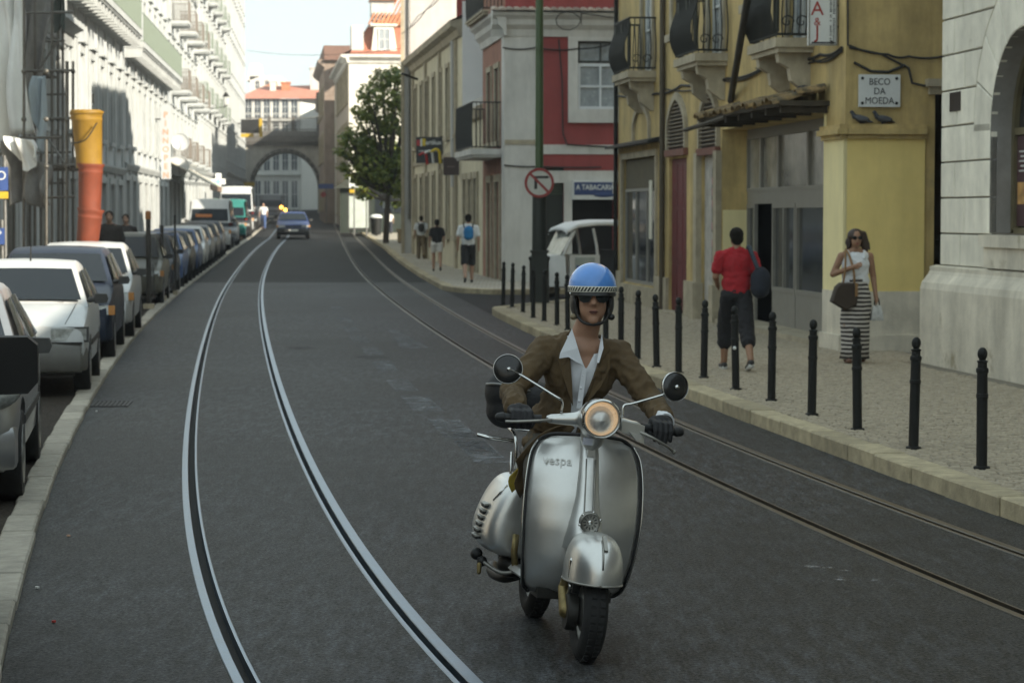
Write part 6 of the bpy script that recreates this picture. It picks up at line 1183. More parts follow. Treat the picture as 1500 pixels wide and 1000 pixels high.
mb = MB(); mb.loft([[(.90 + .05 + x, 1.05 + d, 1.39 + z) for x, z in ((0, -.075), (.02, -.105), (.20, -.10), (.235, -.06), (.235, .07), (.20, .10), (.02, .10), (0, .07))] for d in (0, .03, .14)]); mb.build('door_mirror', M('mirror_black', (.012, .012, .012), .6, var=.2, spec=.2), nv, 40, True); mb = MB(); mb.tube([(.86, 1.15, 1.33), (.97, 1.12, 1.36)], .035, 8); mb.build('mirror_arm', MATS['mirror_black'], nv, 60)
pk(25.25, .06, 'parked_car', 'white boxy hatchback with square headlights and grey bumper', WH, L=3.7, W=.80, H=1.40, hood=.95, nose=.76, ws=.92, rf=1.55, rr_=2.9, rg=3.5, belt=.93, round_=.08, lampz=(.59, .72), lampx=(.42, .70), bumper=M('grey_bumper', (.13, .13, .12), .6, var=.2), detail=2, grille=False, wheelr=.28)
pk(31.3, .04, 'parked_car', 'dark blue estate car between two white cars', DB, L=4.3, W=.83, H=1.46, hood=.98, nose=.78, ws=1.0, rf=1.75, rr_=3.6, rg=4.1, belt=.96, detail=1)
pk(36.6, .0, 'parked_car', 'white saloon with dark side mirror beside the barrier posts', WH, L=4.1, W=.82, H=1.46, hood=.96, nose=.78, ws=1.05, rf=1.75, rr_=3.1, rg=3.8, belt=.95, detail=1)
row = [(50.5, OL, 'olive grey car with pale number plate behind the barrier posts', 1.5), (56.5, DB, 'navy car just behind the olive grey car', 1.42), (61.8, BL, 'mid blue hatchback in the row of small cars', 1.42), (67, BK, 'black car parked behind the mid blue hatchback', 1.42), (72.2, BL, 'blue saloon parked behind the black car', 1.44), (77.6, WH, 'white hatchback in the row just before the dark cars and vans', 1.46), (83, GR, 'grey car parked behind the white hatchback', 1.44), (88.4, BK, 'black estate car two places before the white van', 1.46), (93.8, DB, 'navy car directly before the white van', 1.44)]
for Yf, pm_, lb, H in row: pk(Yf, .05, 'parked_car', lb, pm_, H=H, L=4.1, W=.82, hood=.96, nose=.77, ws=1.0, rf=1.7, rr_=3.1, rg=3.8, belt=.95, detail=1 if Yf < 60 else 0)
pk(104, .1, 'parked_van', 'white panel van with orange strip in its windscreen', WH, L=4.9, W=.92, H=2.25, hood=1.25, nose=1.05, ws=.55, rf=1.0, rr_=4.6, rg=4.85, belt=1.3, van=True, detail=1, cat='van', group='vans parked along the left kerb', lampz=(.75, .92)); 
pk(124, .1, 'parked_van', 'teal van parked between the two white vans', TE, L=4.7, W=.90, H=2.1, hood=1.2, nose=1.0, ws=.6, rf=1.1, rr_=4.4, rg=4.65, belt=1.25, van=True, detail=1, cat='van', group='vans parked along the left kerb', lampz=(.72, .88))
pk(138, .1, 'parked_van', 'tall white high roof van at the end of the parked row', WH, L=5.6, W=1.0, H=2.75, hood=1.35, nose=1.1, ws=.6, rf=1.15, rr_=5.3, rg=5.5, belt=1.4, van=True, detail=1, cat='van', group='vans parked along the left kerb', lampz=(.75, .92))
for Yf, pm_, lb in ((110.5, GR, 'grey car parked directly behind the white panel van'), (130.2, BK, 'black car squeezed between the teal van and the tall white van'), (147, BK, 'black car parked beyond the tall white van'), (153, GR, 'grey car last in the parked row near the bridge')): pk(Yf, .05, 'parked_car', lb, pm_, detail=0)
van = [o for o in col.objects if o.get('label', '').startswith('white panel van')][0]; mb = MB(); mb.box(-.6, .1, .66, .70, 1.45, 1.58); mb.build('windscreen_strip', M('orange_strip', (.6, .22, .08), .5, var=.1), van)
# the blue car driving towards us and the van behind it
q = G(430, 350); car('blue_car', 'blue saloon driving towards the scooter along the tram track', Vector((q.x, q.y, q.z)), R(6), carpaint('bright_blue_paint', (.035, .06, .16), .3), L=4.3, W=.86, H=1.42, hood=.95, nose=.76, ws=1.05, rf=1.8, rr_=3.1, rg=3.95, belt=.95, detail=1, group='traffic on the road', lampz=(.60, .72), round_=.15, bumper=BUMP)
q = at(397, 300, 178); car('dark_van', 'dark grey van far off under the arch bridge', Vector((q.x, 178, zg(178))), R(6), GR, L=4.8, W=.95, H=2.1, hood=1.2, nose=1.0, ws=.6, rf=1.1, rr_=4.4, rg=4.65, belt=1.25, van=True, detail=0, cat='van', group='traffic on the road', lampz=(.72, .88))
LIT = M('lit_indicator', (.9, .5, .1), .3, var=0); LIT.node_tree.nodes['Principled BSDF'].inputs['Emission Color'].default_value = (1, .45, .08, 1); LIT.node_tree.nodes['Principled BSDF'].inputs['Emission Strength'].default_value = 1.5
dv = [o for o in col.objects if o.name.startswith('dark_van')][0]
for x, z in ((.75, 1.15), (1.05, .95)): mb = MB(); mb.ball((x, -.1, z), .13, .05, .13, 10, 8); mb.build('lit_lamp', LIT, dv, 180)

# the white three wheeled taxi in the side street
p = Vector((at(843, 440, 55.6).x, 55.6, 0)); tk = thing('three_wheeled_taxi', 'white three wheeled taxi with fabric roof parked in the side street', 'taxi', p, R(-72))
TW = carpaint('taxi_white_paint', (.62, .64, .63)); k = 55.6 / FPX
def tp_(mb, nm, mat, sm=35, par=None, weld=False): return mb.build(nm, mat, par or tk, sm, weld)
# local: nose at -y (towards the street), x across
hw_ = .62
mb = MB(); mb.loft([[(x * s, y, z) for x, z in ((-hw_, zl), (-hw_ * 1.0, zm), (-hw_ * .9, zt), (hw_ * .9, zt), (hw_, zm), (hw_, zl))] for y, s, zl, zm, zt in ((-.98, .35, .45, .6, .75), (-.94, .55, .32, .65, .9), (-.80, .80, .28, .7, .98), (-.55, .95, .28, .7, 1.0), (-.45, 1, .28, .7, 1.0))]); bdy = tp_(mb, 'nose', TW, 40, weld=True)
mb = MB(); mb.box(-hw_, hw_, -.45, 1.55, .24, .36); mb.box(-hw_, hw_, .95, 1.0, .36, 1.0); mb.box(-hw_, -hw_ + .04, .95, 1.55, .36, .95); mb.box(hw_ - .04, hw_, .95, 1.55, .36, .95); mb.box(-hw_, hw_, 1.5, 1.55, .36, 1.0); tp_(mb, 'tub', TW)
for s in (-1, 1):
    for pts_ in ([(s * hw_ * .97, -.50, 1.0), (s * hw_ * .94, -.22, 1.55)], [(s * hw_ * .97, .38, .36), (s * hw_ * .95, .30, 1.2), (s * hw_ * .93, .22, 1.6)], [(s * hw_ * .96, 1.5, .9), (s * hw_ * .94, 1.5, 1.62)]): mb = MB(); mb.tube(pts_, .035, 6); tp_(mb, 'pillar', TW, 60)
    mb = MB(); mb.box(s * hw_ - .015, s * hw_ + .015, -.36, .36, .38, 1.0); dr = tp_(mb, 'door', TW); mb = MB(); mb.box(s * (hw_ + .016) - .003, s * (hw_ + .016) + .003, -.24, .24, .48, .94); tp_(mb, 'door_poster', M('poster_grey', (.35, .40, .38), .5, var=.3, scale=3), None, dr)
    for a, b, c, d, m_ in ((-.20, .18, .70, .76, M('poster_blue', (.06, .10, .30), .5, var=.2)), (-.16, .10, .62, .66, M('poster_pink', (.45, .08, .18), .5, var=.2)), (-.12, .05, .50, .58, M('poster_green', (.12, .30, .05), .5, var=.2))): mb = MB(); mb.box(s * (hw_ + .022) - .002, s * (hw_ + .022) + .002, a, b, c, d); tp_(mb, 'poster_stripe', m_, None, dr)
mb = MB(); mb.grid([[(-hw_ * .9, -.56, 1.0), (hw_ * .9, -.56, 1.0)], [(-hw_ * .88, -.28, 1.52), (hw_ * .88, -.28, 1.52)]]); tp_(mb, 'windscreen', M('milky_glass', (.30, .33, .31), .1, var=.4, scale=4, coat=.5))
mb = MB(); rows = []
for y, z in ((-.46, 1.52), (-.40, 1.60), (-.15, 1.70), (.3, 1.75), (1.0, 1.75), (1.58, 1.70), (1.64, 1.60)): rows.append([(x * hw_ * 1.04, y, z + dz) for x, dz in ((-1, -.07), (-.92, 0), (-.5, .04), (0, .05), (.5, .04), (.92, 0), (1, -.07))])
mb.grid(rows); rfo = tp_(mb, 'roof', M('taxi_roof', (.66, .67, .66), .6, var=.1, scale=3), 40); m = rfo.modifiers.new('s', 'SOLIDIFY'); m.thickness = .03; baked(rfo)
mb = MB(); mb.box(-.5, .5, .45, .85, .36, .62); mb.box(-.5, .5, .80, .92, .62, 1.1); tp_(mb, 'driver_seat', SEATM)
for x, y in ((0, -.62), (-.52, 1.1), (.52, 1.1)): Mw = Matrix.Translation((x, y, .24)) @ Matrix.Rotation(R(90), 4, 'Y'); mb = MB(); mb.lathe([(.01, -.055), (.2, -.055), (.24, -.03), (.24, .03), (.2, .055), (.01, .055)], 20, Mw); wo = tp_(mb, 'wheel', TYRE, 40); mb = MB(); mb.lathe([(.13, -.06), (.13, .06), (.01, .065)], 16, Mw); tp_(mb, 'rim', SILVW, 40, wo)
mb = MB(); mb.ball((0, -1.0, .72), .10, .06, .10); tp_(mb, 'headlight', HLAMP, 180); mb = MB(); mb.tube([(-.5, -.45, .95), (-.72, -.50, 1.1)], .012, 5); mb.ball((-.74, -.5, 1.13), .05, .02, .07); tp_(mb, 'mirror', BLACK, 60)
# ================================================================== pedestrians
def cloth(n, c, v=.2): return M(n, c, .9, var=v, scale=8, bump=.4, bscale=14)
SK = [M('skin_light', (.38, .22, .15), .55, var=.1, scale=14), M('skin_mid', (.28, .15, .09), .55, var=.1, scale=14)]
def walker(label, p, rz, h, top, bottom, legs='shorts', hem=.30, stride=.22, lead=1, skin=0, sleeve=.45, female=False, arms=((0, 0), (0, 0)), shoes=(.05, .045, .04), hairlong=False, pack=None, vox=.016, group='pedestrians', hipw=None, elbow=None, name='person', hair=HAIR, lean=.0):
    """facing -y; lengths in fractions of the height"""
    r_ = thing(name, label, 'person', p, rz, group); S = h; V = lambda x, y, z: Vector((x * S, y * S, z * S)); sw = .108 if female else .122; hw2 = hipw or (.058 if female else .052)
    head = V(0, -.012 - lean, .925); neck = V(0, .006 - lean * .8, .845); chest = V(0, .0 - lean * .6, .735); waist = V(0, .0, .61); hip = V(0, 0, .53)
    b = MB(); b.ball(head + V(0, .006, .012), .046 * S, .056 * S, .058 * S); b.ball(head + V(0, -.014, -.022), .037 * S, .042 * S, .045 * S); b.cone(head + V(0, -.054, -.002), head + V(0, -.064, -.016), .006 * S, .009 * S, 6); b.cone(neck, head, .031 * S, .03 * S); b.cone(V(-sw, 0 - lean * .7, .797), V(sw, 0 - lean * .7, .797), .029 * S, .029 * S); [b.cone(neck, V(s * sw * .8, -lean * .7, .80), .028 * S, .028 * S) for s in (-1, 1)]
    b.ball(chest, .095 * S, .06 * S, .09 * S); b.ball(waist, .08 * S, .055 * S, .08 * S); b.ball(hip, .09 * S, .062 * S, .06 * S)
    J = {}
    for s in (-1, 1):
        f = stride * (1 if s == lead else -1); hj = V(s * hw2, 0, .52); kn = V(s * (hw2 + .004), -f * .42 - .02, .285 + abs(f) * .01); an = V(s * (hw2 + .004), -f * .75 + (.03 if f > 0 else .06), .045 if f > 0 else .085); to = an + V(0, -.085, -.028 if f > 0 else -.062); J[s] = (hj, kn, an, to)
        b.cone(hj, kn, (.047 if female else .055) * S, .034 * S); b.cone(kn, an, .037 * S, .023 * S); b.cone(an, to, .022 * S, .018 * S)
        a = arms[0] if s < 0 else arms[1]; sh_ = V(s * sw, -lean * .7, .793); el = (elbow or {}).get(s); wr = None
        if el is None: el = V(s * (sw + .025), -a[0] * .5 + .02 - lean * .5, .645); wr = el + V(s * .005, -a[0] * .8 - .03, -.125 + a[1] * .1)
        else: el, wr = V(*el[0]), V(*el[1])
        b.cone(sh_, el, .03 * S, .024 * S); b.cone(el, wr, .024 * S, .016 * S); d = (wr - el).normalized(); b.cone(wr, wr + d * .05 * S, .019 * S, .016 * S, 8); J[('a', s)] = (sh_, el, wr, d)
        sd = d.cross(Vector((1, 0, 0))); sd = sd.normalized() if sd.length > .1 else Vector((0, 1, 0))
        for i in range(4): q0 = wr + d * .05 * S + sd * (i - 1.5) * .011 * S; b.cone(q0, q0 + d * (.032 - .004 * abs(i - 1.3)) * S + Vector((-s * .006 * S, 0, 0)), .0062 * S, .005 * S, 6)
        b.cone(wr + d * .02 * S - sd * .016 * S, wr + d * .055 * S - sd * .028 * S, .0066 * S, .005 * S, 6)
    blob('body', b, SK[skin], r_, vox * .62, 2)
    t = MB(); t.ball(chest, .108 * S, .072 * S, .10 * S); t.ball(waist, .106 * S, .072 * S, .10 * S); sw_ = sw if sleeve else .068; t.cone(V(-sw_, -lean * .7, .797), V(sw_, -lean * .7, .797), .037 * S, .037 * S); [t.cone(neck + V(0, .004, -.012), V(s * sw_ * .8, -lean * .7, .798), .036 * S, .035 * S) for s in (-1, 1) if sleeve]; t.ball(V(0, 0, .76), .078 * S, .062 * S, .05 * S); t.ball(V(0, 0, .67), .104 * S, .066 * S, .12 * S); t.ball(V(0, 0, .55), .10 * S, .072 * S, .05 * S)
    if sleeve:
        for s in (-1, 1): sh_, el, wr, d = J[('a', s)]; t.cone(sh_, sh_.lerp(el, sleeve * 1.5 if sleeve < .7 else 1), .036 * S, .040 * S)
    o = blob('shirt', t, top, r_, vox, 4); crease(o, .022, .07)
    q = MB()
    if legs in ('shorts', 'trousers'):
        for s in (-1, 1):
            hj, kn, an, to = J[s]; end = hj.lerp(kn, min(1, (.52 - hem) / .235)); q.cone(hj, end, .062 * S, .057 * S)
            if hem < .27: q.cone(kn, kn.lerp(an, min(1, (.285 - hem) / .2)), .055 * S, .052 * S)
        q.ball(hip, .104 * S, .076 * S, .06 * S); crease(blob('trousers', q, bottom, r_, vox, 4), .024, .08)
    for s in (-1, 1):
        hj, kn, an, to = J[s]; m = MB(); m.cone(an + V(0, .012, -.022), to + V(0, 0, -.0), .024 * S, .02 * S); m.ball(to + V(0, -.005, .0), .024 * S, .035 * S, .018 * S); blob('shoe', m, M('shoe_%.3f' % shoes[0], shoes, .6, var=.2), r_, vox * .6, 2)
    m = MB(); m.ball(head + V(0, .012, .022), .052 * S, .058 * S, .052 * S); m.ball(head + V(0, .034, -.005), .048 * S, .034 * S, .05 * S)
    if hairlong == 'pony': m.cone(head + V(0, .06, .01), head + V(0, .075, -.07), .022 * S, .012 * S)
    elif hairlong: pass
    hob = blob('hair', m, hair, r_, vox * .7, 3)
    if pack:
        m = MB(); m.ball(chest + V(0, .09, -.005), .078 * S, .05 * S, .10 * S); m.ball(chest + V(0, .095, -.06), .075 * S, .05 * S, .06 * S); bo = blob('backpack', m, pack, r_, vox, 4)
        for s in (-1, 1): m = MB(); m.tube([chest + V(s * .06, .07, .06), chest + V(s * .07, .02, .112), chest + V(s * .065, -.07, .06)], .011 * S, 6); m.build('strap', BLACK, bo, 60)
    return r_, J, V, hob
def gp1(px, py): return G(px, py, .13)
# man in red walking away
p = gp1(1078, 541); RZ = R(180)
red, J, V, hb_o = walker('man in red shirt and black shorts walking off with navy bag on shoulder', p, R(186), 1.66, cloth('red_cotton', (.36, .014, .022)), cloth('black_shorts', (.014, .014, .016)), 'shorts', .20, .24, 1, 1, .42, shoes=(.03, .03, .03), vox=.014, group='pedestrians on the right pavement', elbow={-1: ((-.148, .02, .65), (-.13, -.09, .575)), 1: ((.148, .0, .65), (.115, -.11, .60))})
def on(root, mb, name, mat, sm=180, par=None): return mb.build(name, mat, par or root, sm)
m = MB(); m.ball(V(-.155, .09, .62), .075 * 1.66, .06 * 1.66, .105 * 1.66); m.ball(V(-.15, .09, .57), .07 * 1.66, .06 * 1.66, .07 * 1.66); bg_ = blob('shoulder_bag', m, cloth('navy_bag', (.014, .018, .028)), red, .014, 4); m = MB(); m.tube(smoothline([V(-.13, .10, .71), V(-.10, .07, .80), V(-.085, .01, .86), V(-.10, -.06, .79), V(-.15, -.02, .68)]), .016 * 1.66, 6); on(red, m, 'strap', cloth('navy_strap', (.03, .045, .06)), 60, bg_)
for s in (-1, 1):
    an, to = J[s][2], J[s][3]; m = MB(); m.tube([an + V(0, .03, -.040), to + V(0, -.02, -.014)], [.02 * 1.66, .019 * 1.66], 8); on(red, m, 'shoe_sole', M('white_sole', (.55, .55, .52), .7, var=.1))
# woman with striped skirt
p = gp1(1252, 531); wm, J, V, hb_o = walker('woman in white sleeveless top and long striped skirt carrying bags', p, R(4), 1.63, cloth('white_tank', (.66, .68, .70), .06), cloth('unused', (.1, .1, .1)), 'skirt', .1, .05, -1, 1, 0, True, shoes=(.12, .05, .03), vox=.012, group='pedestrians on the right pavement', hairlong=True, elbow={-1: ((-.165, .02, .66), (-.045, -.11, .715)), 1: ((.14, .02, .64), (.15, -.02, .51))})
STR = M('striped_jersey', (.5, .5, .5), .9, var=.1, scale=8); N = STR.node_tree.nodes; L_ = STR.node_tree.links.new; tc = N.new('ShaderNodeTexCoord'); sx = N.new('ShaderNodeSeparateXYZ'); L_(tc.outputs['Object'], sx.inputs[0]); nz_ = N.new('ShaderNodeTexNoise'); nz_.inputs['Scale'].default_value = 7; L_(tc.outputs['Object'], nz_.inputs[0]); ad = N.new('ShaderNodeMath'); ad.operation = 'MULTIPLY_ADD'; L_(nz_.outputs[0], ad.inputs[0]); ad.inputs[1].default_value = .022; L_(sx.outputs[2], ad.inputs[2]); md = N.new('ShaderNodeMath'); md.operation = 'PINGPONG'; L_(ad.outputs[0], md.inputs[0]); md.inputs[1].default_value = .026; gt = N.new('ShaderNodeMath'); gt.operation = 'GREATER_THAN'; L_(md.outputs[0], gt.inputs[0]); gt.inputs[1].default_value = .0125; mx = N.new('ShaderNodeMix'); mx.data_type = 'RGBA'; mx.inputs[6].default_value = (.48, .45, .41, 1); mx.inputs[7].default_value = (.028, .022, .020, 1); L_(gt.outputs[0], mx.inputs[0]); L_(mx.outputs[2], N['Principled BSDF'].inputs['Base Color'])
m = MB(); rings = []
for z, a, b, cx in ((.03, .112, .088, -.005), (.10, .104, .090, -.004), (.2, .106, .098, .0), (.3, .110, .102, .0), (.42, .114, .098, .003), (.50, .116, .090, .0), (.56, .100, .076, 0), (.615, .084, .064, 0), (.63, .082, .062, 0)):
    rings.append([V(cx + a * math.cos(t) * (1 + .05 * math.sin(t * 5 + z * 20) * (z < .45)), -.01 + b * math.sin(t) * (1 + .06 * math.sin(t * 3 + 1) * (z < .45)), z) for t in np.linspace(0, 2 * math.pi, 28, endpoint=False)])
m.loft(rings); on(wm, m, 'skirt', STR); m = MB(); m.lathe([(.085 * 1.63, 0), (.086 * 1.63, .05), (.082 * 1.63, .06)], 20, Matrix.Translation(V(0, 0, .605)) @ Matrix.Diagonal((1, .78, 1, 1))); on(wm, m, 'waistband', cloth('dark_band', (.05, .045, .04)))
m = MB(); hd_ = V(0, -.012, .925); m.ball(hd_ + V(0, .02, .02), .064 * 1.63, .064 * 1.63, .058 * 1.63); 
for a, b_, c, r0 in ((-.052, .0, -.06, .016), (-.056, .01, -.03, .02), (-.045, .03, -.085, .016), (.055, .0, -.035, .02), (.065, .01, -.065, .018), (.08, .02, -.085, .015), (.03, .05, -.09, .016), (.098, .02, -.095, .006), (.118, .03, -.088, .004), (.09, .025, -.055, .006), (.02, .05, -.105, .012), (-.03, .05, -.10, .015)): mid_ = hd_ + V(a * .85, .02 + b_ * .7, c * .42); m.cone(hd_ + V(a * .5, .015 + b_ * .5, .03), mid_, .030 * 1.63, (r0 * .6 + .009) * 1.63); m.cone(mid_, hd_ + V(a, .02 + b_, c), (r0 * .6 + .012) * 1.63, r0 * 1.63)
kill(hb_o); blob('hair', m, M('long_brown_hair', (.035, .018, .012), .55, var=.4, scale=30, bump=.8, bscale=40), wm, .009, 2)
for s in (-1, 1): m = MB(); m.ball(hd_ + V(s * .021, -.056, .008), .018 * 1.63, .006 * 1.63, .014 * 1.63); on(wm, m, 'sunglasses', SGMAT)
for s in (-1, 1): m = MB(); m.tube(smoothline([V(s * .052, -.055, .775), V(s * .062, -.03, .822), V(s * .06, .02, .825), V(s * .055, .045, .77)]), .013 * 1.63, 7); on(wm, m, 'shirt_strap', MATS['white_tank'])
m = MB(); m.ball(hd_ + V(0, -.054, -.036), .013 * 1.63, .004 * 1.63, .005 * 1.63); on(wm, m, 'lips', M('lips_red', (.22, .05, .05), .5, var=.1))
BR = cloth('brown_leather_bag', (.045, .032, .022)); m = MB(); K = 1.63; rings = []
for y, s_ in ((-.145, .9), (-.13, 1), (-.05, 1), (-.035, .9)): rings.append([V(-.095 + (x + .09) * s_, y, .50 + (z - .50) * s_) for x, z in ((-.20, .46), (-.165, .57), (-.13, .60), (-.03, .60), (.0, .52), (-.01, .44), (-.09, .395))])
m.loft(rings); bg_ = on(wm, m, 'shoulder_bag', BR, 40); m = MB(); m.tube(smoothline([V(-.11, -.09, .60), V(-.095, -.085, .70), V(-.085, -.03, .83), V(-.09, .04, .78)]), .008 * K, 6); m.tube(smoothline([V(-.03, -.10, .58), V(-.035, -.11, .68), V(-.06, -.06, .80), V(-.08, -.02, .845)]), .009 * K, 6); m.box(-.035 * K, -.015 * K, -.165 * K, -.155 * K, .50 * K, .60 * K); on(wm, m, 'bag_strap', M('tan_strap', (.24, .13, .05), .6, var=.2), 60, bg_)
m = MB(); c = V(.158, -.03, .37); m.loft([[c + V(x * w_, y * w_, z) for x, y in ((-.042, -.02), (.042, -.02), (.042, .02), (-.042, .02))] for z, w_ in ((-.055, 1.0), (-.05, 1.12), (.0, 1.0), (.05, .7), (.06, .62))]); sb_ = on(wm, m, 'silver_bag', M('silver_plastic', (.55, .56, .55), .3, .3, var=.5, scale=12, dirt=((.03, .03, .03), 12, .55)), 40); m = MB(); m.tube(smoothline([c + V(-.02, 0, .06), c + V(-.012, 0, .11), c + V(.012, 0, .11), c + V(.02, 0, .06)]), .005 * K, 5); on(wm, m, 'bag_handle', BLACK, 60, sb_)
# the walkers further up the right pavement, seen from behind
def far_walker(px, py, ph, label, **k): p = gp1(px, py); h = ph * p.y / FPX; return walker(label, p, R(180 + k.pop('turn', 4)), h, vox=.024, group='pedestrians further up the pavement', **k)
far_walker(686, 414, 101, 'person in white shirt and black shorts wearing a bright blue backpack', top=cloth('white_tee', (.62, .63, .62), .08), bottom=cloth('black_cotton', (.015, .015, .016)), hem=.27, stride=.2, pack=cloth('cyan_pack', (.012, .16, .36)), lead=-1)
far_walker(640, 397, 76, 'person in black top and white shorts walking beside the cream building', top=cloth('black_top', (.015, .014, .014)), bottom=cloth('white_shorts', (.62, .60, .56), .08), hem=.40, stride=.12, female=True, hairlong='pony')
far_walker(617, 379, 63, 'person in white shirt with dark shoulder pack ahead of the black top walker', top=cloth('white_tee', (.62, .63, .62)), bottom=cloth('tan_trousers', (.16, .12, .07)), legs='trousers', hem=.06, stride=.18, pack=cloth('dark_pack', (.03, .028, .025)))
far_walker(602, 369, 52, 'person in white shirt with navy backpack and dark trousers', top=cloth('white_tee', (.62, .63, .62)), bottom=cloth('dark_jeans', (.025, .028, .04)), legs='trousers', hem=.06, stride=.15, pack=cloth('navy_pack', (.03, .05, .11)))
far_walker(571, 343, 34, 'person in pale shirt walking near the bus stop', top=cloth('pale_tee', (.55, .55, .52)), bottom=cloth('dark_jeans', (.02, .02, .03)), legs='trousers', hem=.06, stride=.15)
far_walker(504, 335, 33, 'person in white top standing at the kerb near the warning sign', top=cloth('white_tee', (.62, .63, .62)), bottom=cloth('tan_trousers', (.16, .12, .07)), hem=.3, stride=.12)
# two dark figures on the left pavement, cyclist in the road
def left_walker(px, pyh, Y, label, **k): p = at(px, pyh, Y); h = p.z - .14; p.z = .14 + zg(Y); return walker(label, p, R(k.pop('turn', 0)), max(h - zg(Y), 1.5), vox=.024, group='pedestrians on the left pavement', **k)
left_walker(160, 308, 52, 'person in black coat standing behind the rubble chute', top=cloth('black_coat', (.02, .02, .02)), bottom=cloth('dark_jeans', (.02, .02, .03)), legs='trousers', hem=.06, stride=.1, sleeve=.9)
left_walker(184, 313, 58, 'person in dark jacket standing by the white shop door', top=cloth('black_coat', (.02, .02, .02)), bottom=cloth('dark_jeans', (.02, .02, .03)), legs='trousers', hem=.06, stride=.1, sleeve=.9)
p = G(386, 338); cy_, J, V, _ = walker('cyclist in white shirt and blue trousers riding beside the parked vans', Vector((p.x, p.y, p.z + .12)), R(0), 1.6, cloth('white_tee', (.62, .63, .62)), cloth('blue_jeans', (.05, .09, .20)), 'trousers', .06, .16, 1, 0, .45, vox=.026, group='traffic on the road')
bk = thing('bicycle', 'bicycle under the white shirted cyclist by the parked vans', 'bicycle', p, 0)
for y in (-.55, .5): m = MB(); m.lathe([(.31, -.015), (.34, -.015), (.34, .015), (.31, .015), (.31, -.015)], 22, Matrix.Translation((0, y, .34)) @ Matrix.Rotation(R(90), 4, 'Y'), caps=False); m.build('wheel', TYRE, bk, 40)
m = MB(); m.tube([(0, .5, .34), (0, 0, .3), (0, -.4, .85), (0, -.55, .34)], .018, 6); m.tube([(0, 0, .3), (0, .15, .88)], .018, 6); m.tube([(0, .12, .8), (0, -.4, .82)], .018, 6); m.tube([(-.28, -.42, .98), (0, -.42, .95), (.28, -.42, .98)], .014, 6); m.build('frame', BLACK, bk, 60); m = MB(); m.ball((0, .17, .9), .07, .13, .03); m.build('saddle', BLACK, bk, 180)
# ================================================================== the scooter and its rider
def cut(o, mb, op='DIFFERENCE', solver='EXACT'):
    c = mb.build('cutter', None, o.parent, weld=True); m = o.modifiers.new('b', 'BOOLEAN'); m.object = c; m.operation = op; m.solver = solver
    mats = [s.material for s in o.material_slots]; sm = o.data.polygons[0].use_smooth if len(o.data.polygons) else False
    baked(o); kill(c)
    if not len(o.data.materials):
        for q in mats: o.data.materials.append(q)
    return o
SP = G(856, 968); SYAW, SLEAN = R(10.4), R(5.7)
SILV = M('silver_paint', (.66, .66, .635), .33, .8, var=.10, scale=7, coat=.25); SILVD = M('dull_aluminium', (.34, .33, .30), .5, .8, var=.25, scale=14); RUB = M('black_rubber', (.012, .012, .012), .6, var=.2, scale=20); BRASSY = M('grimy_brass', (.26, .20, .09), .5, .8, var=.4, scale=25); OILY = M('oily_engine', (.03, .028, .024), .55, .5, var=.4, scale=25)
sco = thing('scooter', 'silver vintage motor scooter with round headlamp and a rider in brown jacket', 'scooter', (SP.x, SP.y, 0), SYAW); sco.rotation_euler = (0, SLEAN, SYAW)
def P(mb, name, mat, smooth=40, parent=None, weld=False): return mb.build(name, mat, parent or sco, smooth, weld)
# leg shield
OUT = [(.0, .958), (.10, .955), (.165, .945), (.212, .916), (.242, .865), (.257, .78), (.263, .67), (.262, .55), (.254, .45), (.243, .36), (.230, .285), (.214, .245), (.19, .232)]
zo = [q[1] for q in OUT][::-1]; ho = [q[0] for q in OUT][::-1]
hwid = lambda z: float(np.interp(z, zo, ho)); yctr = lambda z: float(np.interp(z, [.23, .30, .40, .55, .68, .8, .9, .96], [.335, .285, .254, .246, .256, .280, .312, .336]))
def sh_y(x, z): h = max(hwid(min(z, .93)), .1); q = abs(x) / h; return yctr(z) + .085 * q ** 2.6
rows = []
zs_ = list(np.linspace(.232, .88, 21)) + [.90, .915, .93, .94, .948, .954, .958]
for z in zs_:
    h = max(hwid(z), .004); rows.append([(h * s, sh_y(h * s, z), z) for s in np.linspace(-1, 1, 25)])
mb = MB(); mb.grid(rows); sh = P(mb, 'leg_shield', SILV, 180)
m = sh.modifiers.new('s', 'SOLIDIFY'); m.thickness = .012; m.offset = -1; baked(sh)
edge = [(-h, sh_y(h, z) + .004, z) for h, z in OUT[::-1]] + [(h, sh_y(h, z) + .004, z) for h, z in OUT[1:]]
mb = MB(); mb.tube(smoothline(edge), .0095, 8); P(mb, 'shield_trim', RUB, 180, sh)
mb = MB(); e2 = [Vector(q) for q in edge if q[0] > .15 and q[2] < .92]; mb.tube(smoothline([(q.x + .012, q.y - .006, q.z) for q in e2]), .0035, 6); P(mb, 'chrome_strip', CHROME, 180, sh)
mb = MB(); e2 = [Vector(q) for q in edge if q[0] < -.15 and q[2] < .92]; mb.tube(smoothline([(q.x - .009, q.y - .008, q.z) for q in e2]), .0035, 6); P(mb, 'chrome_strip', CHROME, 180, sh)
